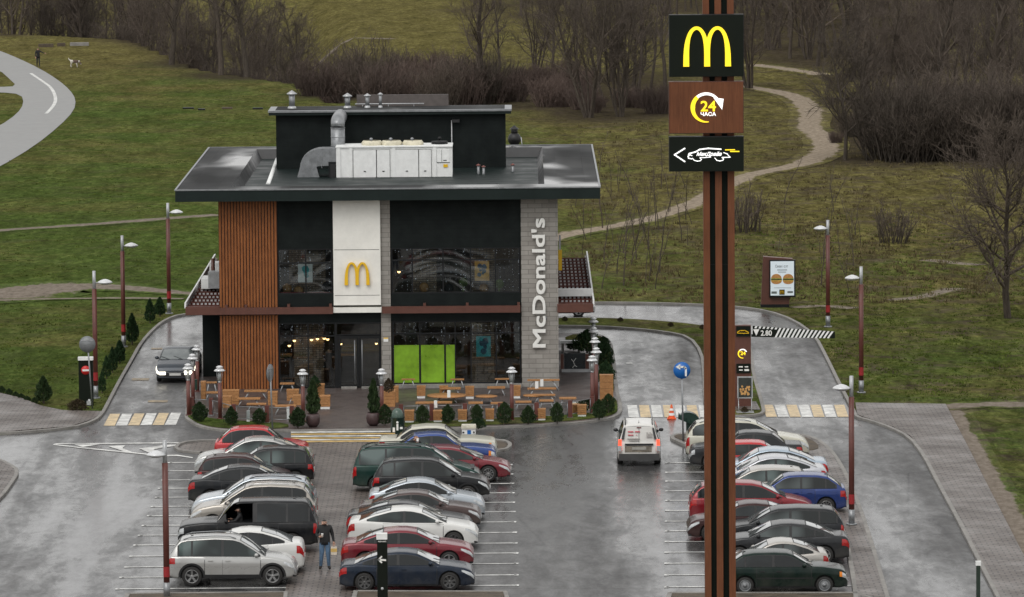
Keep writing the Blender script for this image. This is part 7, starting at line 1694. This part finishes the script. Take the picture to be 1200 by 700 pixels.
ROWS = [
 # x0, x1, near ground y, roof y, facing right?, kind, paint, W, wheel, kwargs, label
 (199, 348.5, 687.5, 626, 1, 'suv', 'silver', 1.84, 'five', dict(cladding=True, r=.345, rails=STEEL), 'silver crossover at the near end of the leftmost column, facing right'),
 (208, 357, 674, 617.5, 0, 'fast', 'white', 1.76, 'five', dict(), 'white saloon with red tail lights just behind the silver crossover'),
 (210, 373, 650, 584, 0, 'boxsuv', 'black', 1.95, 'five', dict(r=.37, open_front=True), 'big black boxy off-roader with open driver window in the leftmost column'),
 (224, 371.5, 626.5, 565, 0, 'suv', 'beige', 1.85, 'seven', dict(r=.35, rails=CHROME), 'beige silver crossover behind the big black off-roader'),
 (226, 371, 615.5, 556.5, 0, 'wagon', 'icesilver', 1.8, 'five', dict(rails=DARKM), 'pale blue-silver estate car right behind the beige crossover'),
 (222, 366, 594, 543.5, 1, 'sedan', 'graphite', 1.78, 'seven', dict(), 'near-black saloon facing right in front of the dark hatchback, left column'),
 (232, 345, 583, 531.5, 1, 'hatch', 'maroonblack', 1.72, 'five', dict(), 'dark maroon-black hatchback facing right in the left column'),
 (252, 368, 572, 522.5, 0, 'suv', 'black', 1.78, 'double', dict(), 'black hatchback with bright red tail lights in the left column'),
 (229, 366.5, 562, 511, 0, 'sedan', 'silver', 1.76, 'five', dict(), 'silver saloon facing left, second from the far end of the left column'),
 (252, 363, 552, 499, 1, 'boxhatch', 'red', 1.7, 'steel', dict(), 'bright red hatchback at the far end of the left column'),
 (398.6, 556.4, 693.5, 642.5, 1, 'sedan', 'navy', 1.80, 'seven', dict(r=.32), 'dark navy saloon at the near end of the middle column'),
 (400.5, 555, 668.5, 617.5, 1, 'sedan', 'wine', 1.78, 'five', dict(), 'wine red saloon second from the near end of the middle column'),
 (408.5, 560.6, 644.5, 592.7, 1, 'fast', 'white', 1.77, 'seven', dict(), 'white saloon behind the wine red saloon, middle column'),
 (407, 553.5, 633, 586, 1, 'fast', 'graphite', 1.75, 'five', dict(), 'dark grey low saloon behind the white one in the middle column'),
 (420, 563.5, 622.5, 573.5, 1, 'sedan', 'brown', 1.74, 'seven', dict(), 'brownish grey saloon in the middle column'),
 (432, 568, 611.5, 559.3, 1, 'fast', 'icesilver', 1.78, 'five', dict(), 'pale silver hatch-backed car in front of the black crossover, middle column'),
 (438, 574, 590, 535.3, 1, 'suv', 'black', 1.78, 'five', dict(cladding=True, r=.33), 'black crossover with white front wheel rims in the middle column'),
 (414, 565, 577.5, 520, 1, 'mpv', 'green', 1.85, 'steel', dict(rails=DARKM), 'long dark green van-like car in the middle column'),
 (459, 598.5, 565.5, 521.3, 1, 'hatch', 'wine', 1.76, 'double', dict(), 'wine red hatchback whose nose sticks out farthest in the middle column'),
 (448, 581.5, 554, 506.2, 1, 'sedan_old', 'rblue', 1.70, 'steel', dict(belt_strip=False, lights='orange'), 'blue saloon next to the cream one in the middle column'),
 (444, 582.5, 544, 497.2, 1, 'sedan_old', 'cream', 1.72, 'steel', dict(belt_strip=True, lights='orange'), 'old cream saloon at the far end of the middle column'),
 (845, 992, 696.5, 644.2, 1, 'boxhatch', 'ladagreen', 1.65, 'steel', dict(belt_strip=True, lights='orange', r=.29), 'old green-black hatchback at the near end of the right column'),
 (846, 970, 683, 630.7, 0, 'fast', 'champagne', 1.72, 'five', dict(), 'small silver coupe right behind the old green-black hatchback'),
 (837, 994, 662, 609.4, 0, 'sedan', 'grey', 1.80, 'five', dict(), 'dark grey saloon with chrome-edged boot, third from the near end on the right'),
 (840, 988.5, 646, 592.2, 0, 'wagon', 'graphite', 1.80, 'five', dict(), 'black estate-like hatchback with wide red tail lamp in the right column'),
 (805, 945, 635, 586.2, 0, 'sedan', 'maroonblack', 1.74, 'five', dict(), 'dark maroon car whose nose points left past the pylon foot'),
 (807.5, 954, 616, 562.8, 1, 'hatch', 'drkred', 1.76, 'five', dict(), 'dark red hatchback with its tail left of the pylon in the right column'),
 (862, 991, 604, 554, 0, 'boxhatch', 'blue', 1.66, 'double', dict(), 'blue hatchback facing left in the right column'),
 (826, 950, 593.5, 545.8, 0, 'hatch', 'champagne', 1.73, 'five', dict(), 'champagne hatchback partly hidden behind the blue one'),
 (829, 968.5, 582.5, 532.2, 0, 'fast', 'ltsilver', 1.75, 'five', dict(), 'light silver saloon behind the champagne hatchback'),
 (829, 969.5, 571.5, 523.3, 0, 'sedan', 'ltblue', 1.75, 'five', dict(), 'light blue saloon with a raised boot in the right column'),
 (826, 950, 561.5, 515.8, 1, 'boxhatch', 'red', 1.66, 'steel', dict(), 'red hatchback with pale roof reflection behind the light blue saloon'),
 (808, 940, 551, 504.2, 0, 'sedan_old', 'grey', 1.68, 'steel', dict(), 'dark grey saloon with round headlamp, nose left of the pylon'),
 (803.5, 947, 541, 490.4, 1, 'wagon', 'cream', 1.76, 'five', dict(rails=STEEL), 'cream estate car at the far end of the right column'),
]
NM = dict(sedan='parked_saloon', fast='parked_saloon', sedan_old='parked_saloon', hatch='parked_hatchback', boxhatch='parked_hatchback', wagon='parked_estate_car', suv='parked_crossover', boxsuv='parked_off_roader', mpv='parked_van')
GRPS = ['cars parked in the leftmost column', 'cars parked in the middle column', 'cars parked in the right column']
rc = random.Random(12)
for x0, x1, yg, yr, right, kind, pt, W_, wh, kw, lab in ROWS:
    xm = (x0 + x1) / 2; Y = G(xm, yg, .02).y + W_ / 2; A, B2 = P(x0, yg - 15, Y).x, P(x1, yg - 15, Y).x; z = P(xm, yr, Y).z
    H = (z - .02 - .03) / .985
    grp = GRPS[0 if xm < 380 else (1 if xm < 700 else 2)]
    make_car(NM[kind], lab, 'car', ((A + B2) / 2, Y, .022), (0 if right else pi) + rc.uniform(-.018, .018), kind, B2 - A, H, C[pt], W_, wh, group=grp, plate=True, **kw)
# driver in the black off-roader
gY = G(290, 650, .02).y + .98
dp = P(281, 606, gY - .5); 
person('person', 'driver with forearm on the open window of the black off-roader', (dp.x, gY - .42, .62), -pi / 2, dict(pel=(0, 0, .35), sp=(0, .02, .52), ch=(0, .0, .72), nk=(0, -.02, .86), hd=(0, -.05, .95), tp=(0, -.04, 1.05), shL=(.17, 0, .78), elL=(.26, -.15, .58), wrL=(.29, -.38, .56), haL=(.28, -.46, .57), shR=(-.17, 0, .78), elR=(-.22, -.1, .55), wrR=(-.15, -.3, .6), haR=(-.12, -.38, .62),
       hpL=(.09, -.05, .33), knL=(.10, -.40, .38), anL=(.11, -.6, .12), toL=(.12, -.7, .08), hpR=(-.09, -.05, .33), knR=(-.10, -.4, .38), anR=(-.11, -.6, .12), toR=(-.12, -.7, .08)), 1.70, NAVY, seated=True)
# car coming down the left lane
g = G(205, 449.5, .02); make_car('moving_saloon', 'dark grey saloon with lit headlights driving towards the camera in the left lane', 'car', (g.x + .06, g.y + 2.25, .022), -pi / 2 - .02, 'sedan', 4.5, 1.44, make_paint('paint_slate', (.05, .06, .075), .4, .15), 1.82, 'five', lit=True)
# silver car behind the building
g = G(668, 372, .02); x1 = P(697, 366, g.y).x; make_car('moving_hatchback', 'silver car passing behind the stone wall under the side canopy', 'car', (x1 - 2.2, g.y + .9, .022), 0, 'fast', 4.4, 1.45, C['silver'], 1.76, 'five')
# white estate van seen from behind
g = G(750, 546.5, .02); s_ = g.y / F; L_ = 4.45; vy = g.y + L_ / 2
van = make_car('moving_van', 'dirty white estate van with glowing tail lights seen from behind on the driveway', 'van', (g.x, vy, .022), pi / 2 - .015, 'mpv', L_, 1.66, make_paint('paint_dirty_white', (.62, .61, .58), .0, .75), 1.76, 'steel', rails=DARKM, mirror_paint=BLACK, cladding=False)
for ch in list(van.children):
    if ch.name.startswith('tail_light') or ch.name.startswith('rear_window'):
        for g2 in list(ch.children): bpy.data.objects.remove(g2)
        bpy.data.objects.remove(ch)
xb_ = -L_ / 2 - .03
def vb(name, y0, y1, z0, z1, mat, d=.02, par=van, top=None):
    """panel on the back door; leans forwards with height, top edge may be narrower"""
    m = MB(); f = lambda z: xb_ + (max(0, z - .95) * .30)
    t = top if top is not None else (y0, y1)
    m.prism([(f(z0) - d, y0, z0), (f(z0) - d, y1, z0), (f(z1) - d, t[1], z1), (f(z1) - d, t[0], z1)], (d + .03, 0, 0)); return m.build(name, mat, par)
WD = make_paint('paint_dirty_white', (.62, .61, .58), .0, .75)
vb('tailgate', -.66, .66, .50, 1.56, WD, .012, top=(-.54, .54))
vb('tailgate_seam', -.008, .008, .52, 1.5, BLACK, .018); 
vb('rear_bumper', -.80, .80, .24, .50, simple('bumper_grey', (.05, .05, .05), .6), .07)
vb('rub_strip', -.56, .56, .83, .90, BLACK, .03); vb('number_plate', -.28, .28, .66, .77, simple('dirty_plate', (.32, .31, .28), .6), .035); vb('brake_light', -.09, .09, 1.50, 1.54, simple('dark_red', (.10, .01, .01), .3), .03)
for s in (-1, 1):
    m = MB(); f = lambda z: xb_ + max(0, z - .95) * .3
    y0, y1 = (.70, .845)
    m.prism([(f(.62) - .02, s * y0, .62), (f(.62) - .02, s * y1, .62), (f(1.06) - .02, s * (y1 - .03), 1.06), (f(1.06) - .02, s * y0, 1.06)], (.10, 0, 0)); tl = m.build('tail_light', simple('tail_glow', (.7, .05, .03), .3, em=(1, .10, .04), ems=1.1), van)
    m = MB(); m.box(xb_ - .03, xb_ + .02, min(s * y0, s * y1), max(s * y0, s * y1), .60, .82); m.build('lamp_lens', HEADL, tl)
    vb('rear_pillar_window', s * .60, s * .70, 1.07, 1.50, BLACK, .022, top=(s * .52, s * .60))
PR = simple('print_red', (.45, .04, .06), .5); PG = simple('print_faded', (.36, .34, .32), .6)
for y0, y1, z0, z1, mt in ((.22, .44, 1.34, 1.38, PR), (-.04, .16, 1.34, 1.38, PR), (.22, .44, 1.22, 1.25, PR), (.08, .11, 1.22, 1.25, PR), (-.02, .46, 1.08, 1.11, PG), (.0, .40, 1.02, 1.04, PG)):
    vb('faded_print', y0, y1, z0, z1, mt, .022)
for k in range(4): vb('faded_print', -.34 - k * .06, -.30 - k * .06, 1.14, 1.34 - (k % 2) * .05, PG, .022)
vb('dirt_patch', -.50, .56, .56, .80, simple('mud', (.20, .175, .14), .8, 0, .5, 4), .016)
